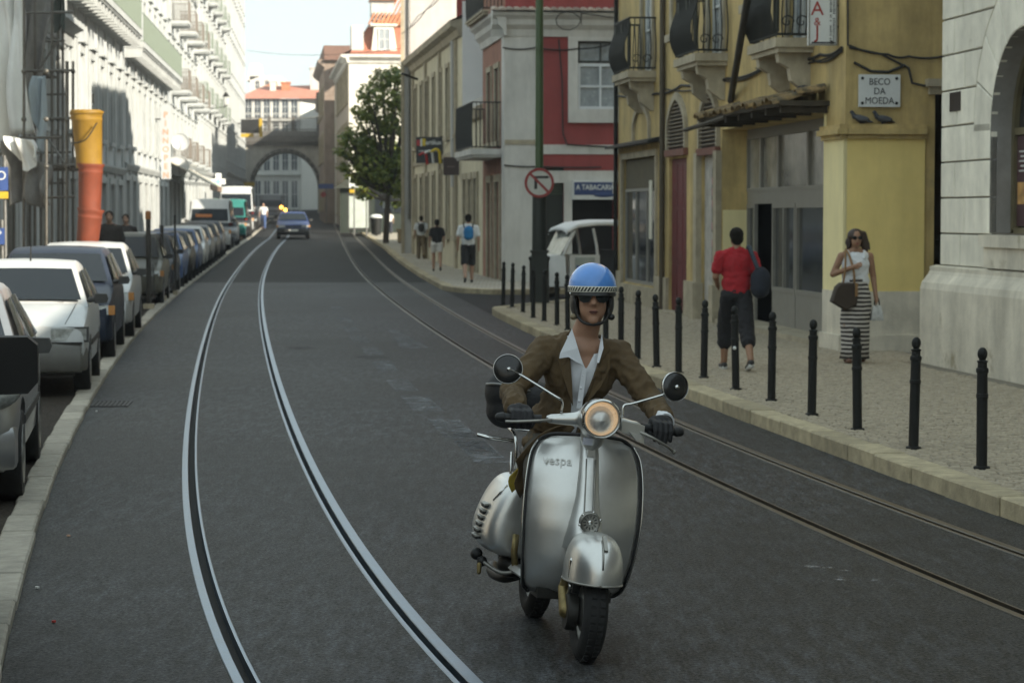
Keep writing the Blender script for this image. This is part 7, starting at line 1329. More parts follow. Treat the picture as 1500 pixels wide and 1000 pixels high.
# steering column cover with flat ridge
rows = []
for z, hw_, pr_ in ((.962, .026, .016), (.93, .034, .028), (.86, .037, .034), (.78, .040, .036), (.70, .044, .040), (.63, .052, .050), (.58, .060, .066), (.54, .066, .082), (.50, .072, .092), (.46, .075, .09)):
    y0 = yctr(z); row = []
    for k in range(13): t = -1 + 2 * k / 12; s = math.copysign(abs(t) ** .85, t); row.append((hw_ * s * 1.25, y0 + .006 - pr_ * max(0, 1 - abs(t) ** 3.0) ** .8, z))
    rows.append(row)
mb = MB(); mb.grid(rows, flip=True); P(mb, 'steering_cover', SILV, 60)
mb = MB(); mb.box(-.017, .017, yctr(.90) - .043, yctr(.90) - .02, .87, .94); P(mb, 'cover_plate', SILV, 30); mb = MB(); mb.ball((0, yctr(.905) - .043, .915), .006); P(mb, 'screw', CHROME, 180)
for s in (-1, 1): mb = MB(); mb.tube([(s * .021, yctr(z) - d, z) for z, d in ((.86, .036), (.78, .038), (.70, .042), (.63, .052), (.585, .066))], .0035, 5); P(mb, 'ridge_bead', SILVD, 180)
# horn badge
Mh = Matrix.Translation((0, .160, .590)) @ Matrix.Rotation(R(97), 4, 'X')
mb = MB(); mb.lathe([(.047, -.02), (.047, .006), (.042, .012), (.038, .006), (.034, .004), (.001, .006)], 28, Mh); hb_ = P(mb, 'horn_cover', SILVD, 40)
for k in range(12): mb = MB(); a = k * math.pi / 6; q = Mh @ Vector((.026 * math.cos(a), .026 * math.sin(a), .007)); mb.cbox(q, .006, .003, .012, (Mh.to_3x3() @ Matrix.Rotation(a, 3, 'Z') @ Matrix.Rotation(R(90), 3, 'Y'))); P(mb, 'horn_slot', RUB, None, hb_)
mb = MB(); q = Mh @ Vector((0, 0, .007)); mb.ball(q, .012, .005, .012); P(mb, 'horn_centre', CHROME, 180, hb_)
for k in range(6): mb = MB(); a = k * math.pi / 3 + .3; q = Mh @ Vector((.047 * math.cos(a), .047 * math.sin(a), .004)); mb.ball(q, .007, .006, .007, 8, 6); P(mb, 'horn_lug', CHROME, 180, hb_)
text('vespa', .058, M('bright_chrome', (.85, .85, .82), .5, .0, var=.05), sco, (-.143, sh_y(-.143, .838) - .008, .838), (R(80), R(-2), R(-15)), .003, name='lettering', sx=1.05)
# steered group: wheel, fender, fork
ST = bpy.data.objects.new('front_fork', None); PIV = Vector((0, .08, 0))
stm = Matrix.Translation(PIV) @ Matrix.Rotation(R(-2), 4, 'Z') @ Matrix.Translation(-PIV)
def F(mb, name, mat, smooth=40, parent=None):
    mb.v = [tuple(stm @ Vector(v)) for v in mb.v]; return mb.build(name, mat, parent or sco, smooth)
def wheel_parts(put, c, R_, r_, wname='wheel'):
    Mw = Matrix.Translation(c) @ Matrix.Rotation(R(90), 4, 'Y'); n = 40
    prof = [(R_ - r_ + r_ * math.cos(t) * 1.0, r_ * 1.02 * math.sin(t)) for t in np.linspace(-2.5, 2.5, 15)]
    mb = MB(); mb.lathe(prof, n, Mw, caps=False); ty = put(mb, wname, TYRE, 50)
    mb = MB()                                          # tread ribs
    for k in range(40):
        a = k * math.pi / 20
        for x in (-.018, .018): q = Mw @ Vector((R_ * math.cos(a), R_ * math.sin(a), x)); mb.cbox(q, .007, .022, .022, (Mw.to_3x3() @ Matrix.Rotation(a, 3, 'Z')))
    put(mb, 'tread', TYRE, None, ty)
    mb = MB(); mb.lathe([(R_ - r_ * 1.75, -.034), (R_ - r_ * 1.6, -.04), (R_ - r_ * 1.85, -.02), (R_ - r_ * 2.2, .0), (R_ - r_ * 1.85, .02), (R_ - r_ * 1.6, .04), (R_ - r_ * 1.75, .034)], n, Mw, caps=False); mb.lathe([(.001, -.05), (.05, -.05), (.085, -.03), (.10, .0), (.085, .03), (.05, .05), (.001, .05)], 24, Mw); put(mb, 'rim', SILVD, 40, ty)
    return ty
wheel_parts(F, (0, 0, .216), .216, .053)
rows = []; nfa = 36
for k in range(13):
    ps = math.pi / 2 * k / 12; rr_ = math.cos(ps) ** .62; zz = .385 + .178 * math.sin(ps) ** .95
    rows.append([(.124 * rr_ * math.copysign(abs(math.sin(t)) ** .9, math.sin(t)), .0 - .228 * rr_ * math.copysign(abs(math.cos(t)) ** .9, math.cos(t)), zz - (.02 * (1 - math.cos(t)) if k == 0 else 0) + .012 * math.cos(t) * (k == 0) * -1) for t in np.linspace(0, 2 * math.pi, nfa, endpoint=False)])
rows = [[(x * 1.0, y, z - .012) for x, y, z in rows[0]]] + rows
mb = MB(); mb.grid(rows, True); fe = F(mb, 'fender', SILV, 180)
mb = MB(); mb.tube([rows[0][i % nfa] for i in range(nfa + 1)], .005, 5); F(mb, 'fender_lip', SILVD, 180, fe)
mb = MB(); mb.prism([(-.010, 0), (.010, 0), (.008, .012), (-.008, .012)], 0, .09, Matrix.Translation((.012, -.190, .505)) @ Matrix.Rotation(R(38), 4, 'X')); F(mb, 'fender_crest', SILVD, 30, fe)
mb = MB(); mb.tube([(0, y, z + .002) for y, z in ((-.229, .43), (-.218, .48), (-.19, .515), (-.14, .545))], .004, 5); F(mb, 'fender_seam', SILVD, 180, fe)
mb = MB(); mb.lathe([(.001, -.03), (.075, -.03), (.082, -.02), (.082, .015), (.001, .02)], 24, Matrix.Translation((-.075, 0, .213)) @ Matrix.Rotation(R(90), 4, 'Y')); F(mb, 'brake_drum', OILY, 40)
mb = MB(); mb.cone((-.098, .0, .213), (-.10, .10, .30), .035, .028, 10); mb.cone((-.10, .10, .30), (-.085, .06, .43), .026, .02, 10); F(mb, 'fork_arm', BRASSY, 60); mb = MB(); mb.tube([(-.098, -.02 + .012 * math.cos(t), .29 + t * .012) for t in np.arange(0, 12, .5)], .009, 6); F(mb, 'spring', CHROME, 60)
mb = MB(); mb.cone((-.10, -.07, .44), (-.10, -.075, .375), .022, .02, 10); F(mb, 'damper', CHROME, 60); mb = MB(); mb.ball((.112, -.03, .42), .014, .02, .02); F(mb, 'fender_bolt', CHROME, 180)
# floor, tunnel, body, seat
mb = MB(); mb.loft([[(x * s, y, z) for x, z in ((-.215, .262), (.215, .262), (.235, .28), (.215, .30), (-.215, .30), (-.235, .28))] for y, s in ((.40, .84), (.5, .9), (.80, .95))]); P(mb, 'floorboard', SILV, 40)
for k in range(5): mb = MB(); mb.box(-.16 + .07 * k, -.14 + .07 * k, .34, .75, .301, .312); P(mb, 'floor_rib', RUB, None)
mb = MB(); mb.box(-.17, .17, .33, .6, .215, .262); P(mb, 'under_tray', OILY)
bod = MB(); bod.ball((0, 1.12, .50), .17, .46, .27, 24, 16); bod.ball((0, .86, .58), .13, .13, .24, 18, 12); blob('rear_body', bod, SILV, sco, .014, 8)
for s in (-1, 1):
    ring = [(.10, .675), (.165, .705), (.235, .695), (.285, .63), (.325, .54), (.352, .45), (.350, .37), (.30, .325), (.20, .305), (.10, .30)]
    cw2 = MB(); cw2.loft([[(s * (.10 + (x - .10) * k), y, .49 + (z - .49) * kz) for x, z in (ring if s > 0 else ring[::-1])] for y, k, kz in ((.835, .62, .74), (.845, .80, .90), (.88, .92, .98), (1.0, 1.0, 1.0), (1.15, 1.0, 1.0), (1.30, .88, .88), (1.42, .62, .62), (1.48, .3, .3))])
    cwl = cw2.build('side_cowl', SILV, sco, 180); sub(cwl, 2); cwl.data.shade_smooth()
    if s < 0:
        mb = MB(); mb.tube([(-.245, .89, .655), (-.275, .90, .615), (-.296, .93, .575)], .006, 6); P(mb, 'cowl_bead', CHROME, 180, cwl)
        for k in range(6): z = .54 - k * .030; mb = MB(); mb.cbox((-.318 - (.54 - z) * .20, 1.0, z), .028, .10, .011, Matrix.Rotation(R(-12), 3, 'Y')); P(mb, 'louvre_slot', RUB, None, cwl); mb = MB(); mb.cbox((-.321 - (.54 - z) * .20, 1.0, z + .011), .030, .11, .007, Matrix.Rotation(R(-12), 3, 'Y')); P(mb, 'louvre_lip', SILVD, None, cwl)
seat = MB(); seat.ball((0, 1.10, .79), .15, .38, .06, 24, 12); seat.ball((0, .86, .785), .12, .14, .055, 20, 10); blob('seat', seat, M('black_vinyl', (.015, .014, .014), .45, var=.2, scale=12), sco, .013, 6)
wheel_parts(P, (0, 1.2, .216), .216, .053)
mb = MB(); mb.ball((-.10, 1.15, .30), .11, .2, .1); mb.ball((-.17, .98, .27), .07, .09, .06); P(mb, 'engine', OILY, 180); mb = MB(); mb.tube(smoothline([(-.12, .95, .24), (-.19, 1.05, .20), (-.20, 1.3, .19), (-.17, 1.45, .2)]), .028, 8); P(mb, 'exhaust', OILY, 180)
mb = MB(); mb.tube(smoothline([(-.16, .86, .26), (-.23, .90, .24), (-.30, .98, .27), (-.335, 1.02, .30)]), .010, 7); P(mb, 'kick_starter', SILVD, 180); mb = MB(); mb.ball((-.335, 1.03, .305), .03, .035, .03); mb.ball((-.31, 1.0, .275), .025); P(mb, 'kick_pedal', RUB, 180); mb = MB(); mb.cone((-.325, .98, .26), (-.325, .975, .225), .012, .01, 8); P(mb, 'cable_adjuster', BRASSY, 180)
mb = MB(); mb.tube([(-.19, .78, .27), (-.21, .75, .36), (-.205, .77, .44)], .016, 7); P(mb, 'brass_pipe', BRASSY, 180)
# headset, lamp, handlebars, mirrors
LZ = 1.052; hd = MB(); hd.ball((0, .235, LZ - .01), .085, .12, .085, 22, 14); hd.cone((0, .28, LZ - .1), (0, .27, LZ - .02), .055, .06, 16); 
for s in (-1, 1): hd.cone((s * .05, .25, LZ - .015), (s * .20, .285, LZ - .03), .036, .022, 14)
blob('headset', hd, SILV, sco, .009, 6)
Ml = Matrix.Translation((0, .135, LZ)) @ Matrix.Rotation(R(93), 4, 'X')
mb = MB(); mb.lathe([(.084, -.06), (.088, -.01), (.088, .008), (.082, .016), (.076, .010), (.075, .0)], 36, Ml, caps=False); lamp = P(mb, 'headlamp', CHROME, 50)
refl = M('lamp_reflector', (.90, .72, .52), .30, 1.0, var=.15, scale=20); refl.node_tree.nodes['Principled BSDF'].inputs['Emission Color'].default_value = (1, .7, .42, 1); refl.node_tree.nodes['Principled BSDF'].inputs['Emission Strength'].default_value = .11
mb = MB(); mb.lathe([(.0745, .0), (.066, -.014), (.05, -.030), (.03, -.041), (.012, -.046), (.001, -.047)], 30, Ml, caps=False); P(mb, 'reflector', refl, 180, lamp)
lensm = M('lamp_lens', (.92, .90, .86), .05, 0, var=0, coat=.5); lensm.node_tree.nodes['Principled BSDF'].inputs['Alpha'].default_value = .22
wv = lensm.node_tree.nodes.new('ShaderNodeTexWave'); wv.inputs['Scale'].default_value = 55; wv.inputs['Distortion'].default_value = .5; tcn = lensm.node_tree.nodes.new('ShaderNodeTexCoord'); lensm.node_tree.links.new(tcn.outputs['Object'], wv.inputs[0]); bpn = lensm.node_tree.nodes.new('ShaderNodeBump'); bpn.inputs['Strength'].default_value = .5; bpn.inputs['Distance'].default_value = .004; lensm.node_tree.links.new(wv.outputs[1], bpn.inputs['Height']); lensm.node_tree.links.new(bpn.outputs[0], lensm.node_tree.nodes['Principled BSDF'].inputs['Normal'])
mb = MB(); mb.lathe([(.0755, .002), (.06, .008), (.04, .014), (.02, .017), (.001, .018)], 30, Ml); P(mb, 'lens', lensm, 180, lamp)
mb = MB(); q = Ml @ Vector((0, 0, -.020)); mb.ball(q, .012, .014, .012); P(mb, 'bulb_shade', CHROME, 180, lamp); mb = MB(); q = Ml @ Vector((-.004, -.044, -.026)); mb.ball(q, .008, .008, .008); P(mb, 'pilot_lamp', CHROME, 180, lamp)
mb = MB(); mb.box(-.052, -.015, .20, .235, LZ - .125, LZ - .095); P(mb, 'ignition_plate', M('plate_blue_white', (.5, .52, .6), .4, var=.2), 30)
GRL = ((-.235, .295, 1.018), (-.405, .335, 1.008)); GRR = ((.225, .30, 1.018), (.40, .335, 1.010))
for a, b in (GRL, GRR): mb = MB(); mb.tube([a, b], .019, 12); P(mb, 'grip', RUB, 60); mb = MB(); a_ = Vector(b); d_ = (Vector(b) - Vector(a)).normalized(); mb.cone(a_, a_ + d_ * .014, .023, .020, 12); P(mb, 'grip_end', RUB, 60)
mb = MB(); mb.tube(smoothline([(-.20, .25, 1.02), (-.26, .215, 1.015), (-.36, .245, 1.00), (-.40, .27, .995)]), .007, 6); P(mb, 'brake_lever', SILVD, 180)
mb = MB(); mb.tube(smoothline([(.19, .25, 1.005), (.25, .22, .985), (.33, .24, .95), (.375, .275, .925)]), .007, 6); mb.ball((.378, .277, .922), .011); P(mb, 'clutch_lever', SILVD, 180)
mb = MB(); mb.loft([[(.115, .22, 1.045), (.115, .27, 1.045), (.115, .27, 1.0), (.115, .22, .995)], [(.225, .24, 1.03), (.225, .29, 1.03), (.225, .29, .985), (.225, .24, .975)]]); mb.loft([[(.15, .215, 1.0), (.15, .25, 1.0), (.19, .25, .96), (.19, .215, .96)], [(.225, .235, .985), (.225, .26, .985), (.228, .26, .95), (.228, .235, .95)]]); P(mb, 'switch_block', SILV, 30)
def mirror(base, joint, c, r, tilt):
    mb = MB(); mb.tube(smoothline([base, (base[0], base[1], base[2] + .05), *joint, (c[0], c[1] - .02, c[2])]), .0058, 7); st_ = P(mb, 'mirror', CHROME, 180)
    Mm = Matrix.Translation(c) @ Euler((R(-90) + tilt[0], 0, tilt[1])).to_matrix().to_4x4()
    mb = MB(); mb.lathe([(.001, -.012), (.03, -.011), (r * .8, -.006), (r * .96, .001), (r * .99, .004), (r, .012), (r * .96, .014)], 28, Mm, caps=False); P(mb, 'mirror_shell', M('mirror_back', (.045, .045, .045), .22, .6, var=.2), 180, st_)
    mb = MB(); mb.lathe([(r * .965, .000), (r * .985, -.003), (r * 1.01, .002), (r * 1.015, .012), (r * .98, .015)], 28, Mm, caps=False); P(mb, 'mirror_rim', CHROME, 180, st_)
    mb = MB(); mb.lathe([(r * .96, .0141), (.001, .0142)], 28, Mm, caps=False); P(mb, 'mirror_glass', CHROME, None, st_)
    mb = MB(); mb.ball((c[0], c[1] - .024, c[2]), .011); P(mb, 'mirror_joint', CHROME, 180, st_)
mirror((-.155, .27, 1.055), [(-.19, .27, 1.125), (-.35, .30, 1.205)], (-.405, .315, 1.225), .066, (R(-8), R(-14))); mirror((.125, .26, 1.06), [(.17, .26, 1.125), (.34, .27, 1.19)], (.355, .27, 1.215), .066, (R(-8), R(14)))
# rear rack and chrome bar
mb = MB()
for s in (-1, 1): mb.tube(smoothline([(s * .14, 1.28, .70), (s * .15, 1.30, .85), (s * .15, 1.52, .88), (s * .12, 1.58, .88)]), .008, 6)
for y in (1.36, 1.46, 1.56): mb.tube([(-.145, y, .885), (.145, y, .885)], .007, 6)
P(mb, 'rear_rack', CHROME, 180)
mb = MB(); mb.tube([(-.15, 1.33, .83), (-.26, 1.33, .835), (-.335, 1.33, .845)], .010, 7); P(mb, 'indicator_bar', CHROME, 180); mb = MB(); mb.tube([(-.21, 1.05, .80), (-.20, 1.05, .60)], .007, 6); P(mb, 'seat_rail', CHROME, 180)
# black bag hung on the rear rack
bagm = M('black_nylon', (.012, .012, .013), .65, var=.3, scale=18, bump=.3, bscale=40)
bag = thing('luggage_bag', 'black rounded luggage bag strapped to the rear of the scooter', 'bag', sco.location, 0); bag.rotation_euler = sco.rotation_euler
mb = MB(); mb.ball((-.19, 1.42, 1.06), .115, .11, .115, 18, 12); mb.ball((-.19, 1.42, .97), .10, .10, .09, 18, 12); mb.ball((-.05, 1.44, 1.0), .14, .11, .13, 18, 12); blob('shell', mb, bagm, bag, .014, 6); mb = MB(); mb.tube(smoothline([(-.30, 1.40, 1.09), (-.25, 1.31, 1.10), (-.10, 1.30, 1.08)]), .008, 6); mb.build('zip', STEEL, bag, 180)

# ------------------------------------------------ the rider
SKIN = M('skin_tan', (.37, .20, .13), .55, var=.12, scale=18, bump=.08, bscale=90); JACK = M('brown_jacket', (.098, .062, .028), .9, var=.22, scale=9, bump=.5, bscale=14); SHIRT = M('white_shirt', (.68, .70, .73), .8, var=.06, scale=6, bump=.25, bscale=14); GLOV = M('black_glove', (.011, .011, .013), .7, var=.3, scale=25, bump=.4, bscale=50); TROU = M('dark_trousers', (.05, .042, .03), .9, var=.2, scale=10)
rid = thing('person', 'scooter rider in blue helmet, sunglasses, brown jacket and white shirt', 'person', sco.location, 0); rid.rotation_euler = sco.rotation_euler
HX, HY, HZ = .052, .80, 1.575
Hm = Matrix.Translation((HX, HY, HZ)) @ Matrix.Rotation(R(-9), 4, 'Z') @ Matrix.Rotation(R(-5.0), 4, 'Y')     # head held level, eyes on the road
def hb(mb): mb.v = [tuple(Hm @ Vector(v)) for v in mb.v]; return mb
b = MB(); h = MB()
h.ball((0, .015, .03), .080, .094, .095, 18, 14); h.ball((0, -.024, -.042), .065, .062, .085, 16, 12); h.cone((0, -.058, -.108), (0, -.05, -.095), .026, .03, 12)
h.cone((0, -.086, .012), (0, -.104, -.030), .010, .0155, 10); h.ball((-.011, -.092, -.036), .009, .010, .008, 8, 6); h.ball((.011, -.092, -.036), .009, .010, .008, 8, 6)
h.ball((0, -.079, -.066), .024, .010, .0055, 10, 6); h.ball((0, -.077, -.077), .021, .010, .006, 10, 6); h.ball((-.035, -.068, -.02), .022, .018, .02, 10, 8); h.ball((.035, -.068, -.02), .022, .018, .02, 10, 8)
h.ball((-.074, .02, -.005), .01, .02, .03, 8, 6); h.ball((.074, .02, -.005), .01, .02, .03, 8, 6)
hb(h); b.v += h.v; k0 = 0; b.f += h.f; b.m += h.m
NB = Vector((.047, .875, 1.385))
b.cone(Hm @ Vector((0, .02, -.07)), NB, .054, .066, 16); b.ball(NB + Vector((0, .0, -.06)), .11, .085, .07, 16, 10)
SR, SL = Vector((-.130, .89, 1.292)), Vector((.222, .885, 1.305)); PEL = Vector((.01, 1.0, .87))
b.cone(SR, SL, .055, .055, 12); b.ball((.045, .885, 1.22), .145, .095, .16, 18, 12); b.ball((.03, .93, 1.03), .125, .09, .16, 16, 12); b.ball(PEL, .15, .12, .11, 16, 12)
ER, EL = Vector((-.298, .72, 1.11)), Vector((.362, .70, 1.11)); WR_, WL_ = Vector((-.325, .44, 1.035)), Vector((.362, .425, 1.045))
for s, e, w_ in ((SR, ER, WR_), (SL, EL, WL_)): b.cone(s, e, .05, .04, 12); b.cone(e, w_, .038, .028, 12)
for s in (-1, 1):
    kn = Vector((s * .17, .55, .74)); an = Vector((s * .15, .60, .40)); b.cone(PEL + Vector((s * .08, -.02, -.02)), kn, .08, .058, 12); b.cone(kn, an, .055, .04, 12); b.cone(an, an + Vector((s * .01, -.14, -.06)), .04, .032, 10)
blob('body', b, SKIN, rid, .009, 3)
mb = MB(); mb.ball((0, -.0835, -.0665), .022, .008, .0042, 12, 6); mb.ball((0, -.083, -.0755), .019, .008, .0048, 12, 6); blob('lips', hb(mb), M('lip_dusk', (.20, .075, .06), .5, var=.1), rid, .003, 2)
mb = MB(); mb.tube([(-.021, -.0885, -.071), (0, -.0925, -.0705), (.021, -.0885, -.071)], .0012, 5); hb(mb).build('mouth_line', HAIR, rid)
# trousers, shoes
mb = MB()
for s in (-1, 1):
    kn = Vector((s * .17, .55, .74)); an = Vector((s * .15, .60, .43)); mb.cone(PEL + Vector((s * .08, 0, -.02)), kn, .098, .075, 14); mb.cone(kn, an, .072, .058, 14)
mb.ball(PEL, .17, .135, .11, 16, 12); blob('trousers', mb, TROU, rid, .013, 6)
for s in (-1, 1): mb = MB(); mb.cone((s * .15, .62, .37), (s * .165, .44, .335), .045, .036, 12); mb.ball((s * .165, .43, .33), .04, .06, .03); blob('shoe', mb, M('brown_shoe', (.06, .035, .02), .5, var=.2), rid, .01, 4)
# shirt and jacket: torso volumes with the front V cut out
def torso(g, sleeves=True):
    t = MB(); t.ball((.045, .885, 1.23), .150 + g, .098 + g, .165 + g, 20, 14); t.cone(SR, SL, .058 + g, .058 + g, 14); t.ball((.03, .93, 1.04), .135 + g, .10 + g, .18, 18, 12); t.ball((.045, .90, 1.34), .12 + g, .075 + g, .055 + g * .5, 16, 10)
    return t
def wedge(pts, y0=.60, y1=.86):            # (centre x, half width, z)
    mb = MB(); mb.prism([(c - w_, z) for c, w_, z in pts] + [(c + w_, z) for c, w_, z in pts[::-1]], y0, y1); return mb
shirt = blob('shirt', torso(.004), SHIRT, rid, .009, 4); cut(shirt, wedge([(.045, .070, 1.46), (.046, .058, 1.38), (.050, .034, 1.30), (.052, .003, 1.235)]))
j = torso(.020)
for s, e, w_, q in ((SR, ER, WR_, 1), (SL, EL, WL_, 0)):
    j.cone(s, e, .070, .056, 14); d = (w_ - e); j.cone(e, e + d * .80, .055, .050, 14); j.ball(e + Vector((0, .015, -.01)), .058, .06, .054, 12, 8)
j.ball((.02, .95, .97), .185, .14, .12, 18, 12); j.ball((.01, .93, .86), .20, .15, .06, 18, 10)
jk = blob('jacket', j, JACK, rid, .010, 5)
crease(jk, .026, .055)
cut(jk, wedge([(.045, .098, 1.47), (.046, .088, 1.40), (.040, .074, 1.30), (.034, .050, 1.18), (.030, .026, 1.06), (.028, .020, .93)], .55, .875))
def yj(x, z, ob=jk, g=.004):               # front surface of a garment at (x,z)
    best = ob.ray_cast(Vector((x, .4, z)), Vector((0, 1, 0))); return (best[1].y - g) if best[0] else .78
def flap(name, pts, mat, th=.006, g=.004, ob=None):
    me_pts = [(x, (yy if yy is not None else yj(x, z, ob or jk, g)), z) for x, z, yy in pts]
    mb = MB(); mb.loft([[(x, y, z) for x, y, z in me_pts], [(x, y - th, z) for x, y, z in me_pts]]); return mb.build(name, mat, rid, None, True)
flap('lapel', [(-.035, 1.375, .80), (-.075, 1.345, None), (-.085, 1.27, None), (-.055, 1.19, None), (-.012, 1.09, None), (.004, 1.06, .775), (-.012, 1.17, .775), (-.030, 1.28, .78)], JACK)
flap('lapel', [(.125, 1.375, .80), (.165, 1.34, None), (.168, 1.25, None), (.130, 1.16, None), (.075, 1.08, None), (.058, 1.06, .775), (.082, 1.17, .775), (.113, 1.28, .78)], JACK)
flap('shirt_collar', [(-.028, 1.415, .815), (-.085, 1.30, .752), (-.088, 1.275, .748), (-.045, 1.285, .75), (-.005, 1.265, .752), (.030, 1.255, .762), (.0, 1.33, .772)], SHIRT, .005)
flap('shirt_collar', [(.118, 1.41, .82), (.122, 1.34, .775), (.105, 1.27, .765), (.095, 1.27, .768), (.104, 1.34, .785)], SHIRT, .005)
flap('shirt_placket', [(.028, 1.24, .768), (.052, 1.24, .768), (.047, 1.05, .775), (.022, 1.05, .775)], SHIRT, .004)
for k in range(3): mb = MB(); mb.ball((.037 - .003 * k, .768, 1.205 - .06 * k), .006, .004, .006, 8, 6); mb.build('shirt_button', SHIRT, rid, 180)
for a, bb in ((-.055, 1.0), (.115, 1.02)): mb = MB(); mb.ball((a, yj(a, bb, jk, .004), bb), .010, .005, .010, 10, 6); mb.build('jacket_button', RUB, rid, 180)
# windblown tail of the jacket beside the shield, with yellow lining
mb = MB(); rows = []
for i in range(9):
    t = i / 8; row = []
    for k in range(9):
        s = k / 8; x = -.05 - .20 * t + .05 * s - .012 * math.sin(s * 7 + t * 3); row.append((x, .62 + .12 * t + .10 * s + .015 * math.sin(6 * s + 5 * t), .985 - .20 * t - (.02 + .16 * t ** .6) * s + .03 * math.sin(t * 3.1)))
    rows.append(row)
mb.grid(rows); tl = mb.build('jacket_tail', JACK, rid, 180); m = tl.modifiers.new('s', 'SOLIDIFY'); m.thickness = .008; baked(tl)
mb = MB(); mb.grid([[(x - .012 - .02 * (i / 8), y + .03, z + .004) for x, y, z in r_[4:]] for i, r_ in enumerate(rows[3:])]); ln = mb.build('jacket_lining', M('yellow_lining', (.40, .29, .04), .8, var=.2), rid, 180); m = ln.modifiers.new('s', 'SOLIDIFY'); m.thickness = .004; baked(ln)
# cuffs, gloves
mb = MB(); d = (WL_ - EL).normalized(); mb.tube([EL.lerp(WL_, .78), EL.lerp(WL_, 1.04)], [.040, .043], 14); cf = mb.build('shirt_cuff', SHIRT, rid, 60)
def glove(wr, g0, g1, down, name='glove'):
    g0, g1 = Vector(g0), Vector(g1); ax = (g1 - g0).normalized(); mb = MB(); c = g0.lerp(g1, .55)
    kn = [c + ax * o + Vector((0, -.012, .030)) for o in (-.040, -.014, .012, .037)]
    mb.cone(wr + (wr - c) * .12, wr, .036, .033, 12); pc = c + Vector((0, .035, .030)); mb.cone(wr, pc, .034, .036, 12)
    mb.cone(pc - ax * .026, pc + ax * .026, .030, .030, 12)
    for i, k_ in enumerate(kn):
        L_ = (.95, 1.08, 1.04, .85)[i]; base = k_ + Vector((0, .028, .004)); m1 = k_ + Vector((0, -.020 * L_, -.004)); m2 = m1 + Vector((0, -.014 + down * -.004, -.032 * L_)); m3 = m2 + Vector((0, .012 - down * .012, -.028 * L_ - down * .016))
        mb.cone(base, m1, .0145, .0135, 8); mb.cone(m1, m2, .0135, .0120, 8); mb.cone(m2, m3, .0118, .0100, 8)
    sgn = 1 if ax.x < 0 else -1; tb = c - ax * .045 + Vector((0, .03, .015)); t1 = c - ax * .062 + Vector((0, -.002, -.008)); t2 = t1 + Vector((ax.x * .012, -.012, -.026)); mb.cone(tb, t1, .018, .0145, 8); mb.cone(t1, t2, .014, .0115, 8)
    return blob(name, mb, GLOV, rid, .0045, 2)
glove(WR_ + Vector((.015, -.02, -.005)), *GRL, 0); glove(WL_ + Vector((-.005, -.02, -.005)), *GRR, 1)
# helmet
hx = MB(); rows = []
for k in range(15):
    ps = math.pi / 2 * k / 14; rows.append([(.1135 * math.cos(ps) * math.sin(t), .018 - .128 * math.cos(ps) * math.cos(t), .040 + .118 * math.sin(ps)) for t in np.linspace(0, 2 * math.pi, 40, endpoint=False)])
rows = [[(x * .985, .018 + (y - .018) * .985, z - .02) for x, y, z in rows[0]]] + rows
hx.grid(rows, True); he = hb(hx).build('helmet', M('helmet_blue', (.065, .25, .64), .20, var=.12, scale=10, coat=.6, dirt=((.20, .30, .45), 7, .66)), rid, 180)
CHK = M('checker_white', (.62, .61, .52), .45, var=.15, scale=30)
mb = MB(); ts_ = np.linspace(0, 2 * math.pi, 48)
mb.grid([[(r_ * math.sin(t), .018 - (r_ + .0145) * math.cos(t), z) for t in ts_] for r_, z in ((.1145, .020), (.1160, .022), (.1160, .046), (.1145, .048))]); band = hb(mb).build('checker_band', CHK, he, 60)
mb = MB()
for row in range(3):
    for k in range(44):
        t0 = (k + .25 * row) * 2 * math.pi / 44; t1 = t0 + 1.1 * math.pi / 44; z0_ = .0245 + row * .0066
        mb.face([(.1166 * math.sin(t), .018 - .1311 * math.cos(t), z) for t, z in ((t0, z0_), (t1, z0_), (t1 + .036, z0_ + .0066), (t0 + .036, z0_ + .0066))])
stuff(hb(mb).build('checkers', RUB, he))
mb = MB(); va = np.linspace(-1.15, 1.15, 17)
mb.grid([[(r_ * math.sin(t), .018 - (r_ + .0145 + ex * math.cos(t) ** 2) * math.cos(t), z) for t in va] for r_, ex, z in ((.112, 0, .022), (.113, .022, .008), (.112, .024, .004), (.108, .0, .012))]); hb(mb).build('visor', RUB, he, 60)
LEA = M('black_leather', (.014, .013, .012), .5, var=.3, scale=25)
for s in (-1, 1):
    mb = MB(); mb.ball((s * .082, .022, -.030), .022, .056, .062, 14, 10); mb.ball((s * .080, .045, .0), .024, .06, .05, 14, 10); mb.ball((s * .075, -.005, -.075), .018, .028, .035, 12, 8); hb(mb); blob('ear_flap', mb, LEA, he, .008, 4)
    mb = MB(); mb.tube(smoothline([(s * .078, -.012, -.060), (s * .066, -.030, -.098), (s * .040, -.055, -.122), (0, -.068, -.130)]), .0075, 6); hb(mb).build('chin_strap', LEA, he, 180)
    mb = MB(); mb.ball((s * .088, -.015, -.095), .017, .017, .016, 10, 8); hb(mb).build('buckle', M('buckle_black', (.02, .02, .02), .4, .3, var=.2) if s > 0 else M('buckle_tan', (.20, .16, .10), .5, .3, var=.2), he, 180)
    mb = MB(); mb.ball((s * .105, -.03, .012), .006, .006, .006); hb(mb).build('stud', CHROME, he, 180)
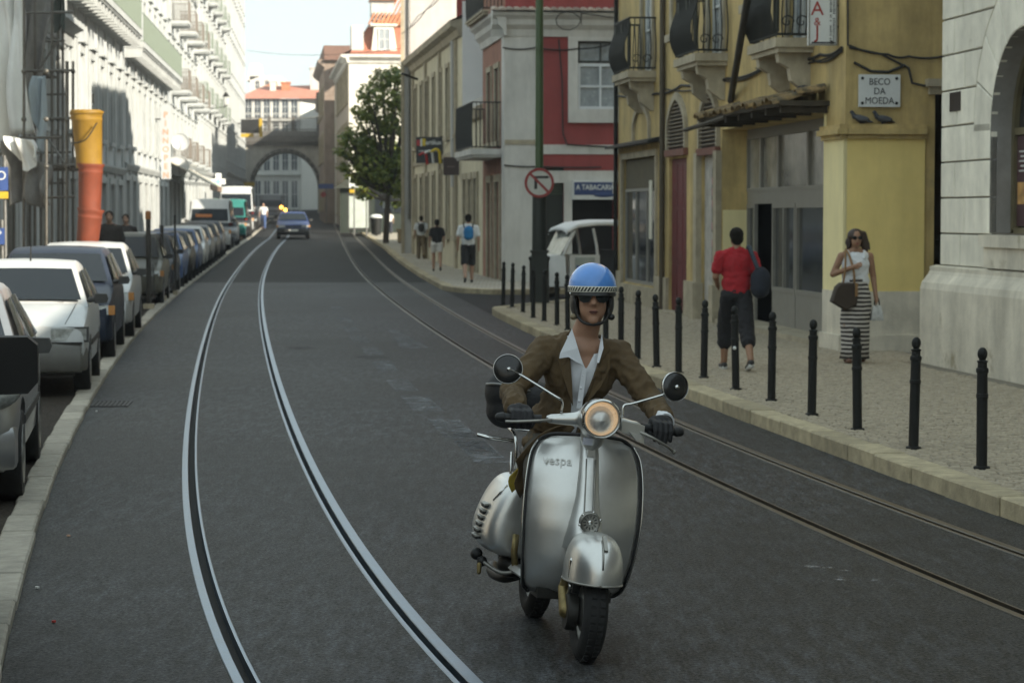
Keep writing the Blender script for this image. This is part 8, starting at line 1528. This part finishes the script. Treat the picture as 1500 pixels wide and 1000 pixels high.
# sunglasses
SGM = SGMAT
sgp = []
for s in (-1, 1):
    mb = MB(); o_ = [(s * x, z) for x, z in ((.006, .012), (.030, .018), (.062, .018), (.066, .010), (.058, -.014), (.042, -.022), (.022, -.019), (.009, -.004))]
    rim = [(c_ * 1.0, z) for c_, z in o_]; cxm = sum(q[0] for q in o_) / 8; czm = sum(q[1] for q in o_) / 8; inn = [(cxm + (x - cxm) * .84, czm + (z - czm) * .80) for x, z in o_]; yb_ = lambda x: -.093 + 2.2 * x * x
    rim = [(x * 1.12, z * 1.2 - .005) for x, z in rim]; inn = [(x * 1.12, z * 1.2 - .005) for x, z in inn]; mb.loft([[(x, yb_(x), z + .002) for x, z in rim], [(x, yb_(x) - .008, z + .002) for x, z in rim]]); mb.tube([(s * .064, yb_(.064), .012), (s * .080, -.02, .012), (s * .082, .02, .008)], .004, 5)
    if s < 0: sun_o = hb(mb).build('sunglasses', SGM, rid, 30)
    else: hb(mb).build('sunglass_frame', SGM, sun_o, 30)
    mb = MB(); mb.face([(x, yb_(x) - .0085, z + .002) for x, z in (inn if s < 0 else inn[::-1])][::-1]); hb(mb).build('lens', M('sunglass_lens', (.006, .010, .010), .35, var=0, spec=.15), sun_o)
mb = MB(); mb.tube([(-.008, -.096, .012), (0, -.099, .013), (.008, -.096, .012)], .004, 5); hb(mb).build('bridge', SGM, sun_o, 180)
# ================================================================== summer haze down the street
mb = MB(); mb.box(-1650, 1650, -350, 3100, -3, 27.5); hzo = stuff(mb.build('haze', None)); hm = bpy.data.materials.new('haze_air'); hm.use_nodes = True; N = hm.node_tree.nodes; N.remove(N['Principled BSDF'])
pv = N.new('ShaderNodeVolumePrincipled'); pv.inputs['Color'].default_value = (.93, .96, 1, 1); pv.inputs['Density'].default_value = .00045; pv.inputs['Anisotropy'].default_value = .0; hm.node_tree.links.new(pv.outputs[0], N['Material Output'].inputs['Volume']); hzo.data.materials.append(hm)
sc.cycles.volume_bounces = 0
bpy.data.scenes.remove(WORK)
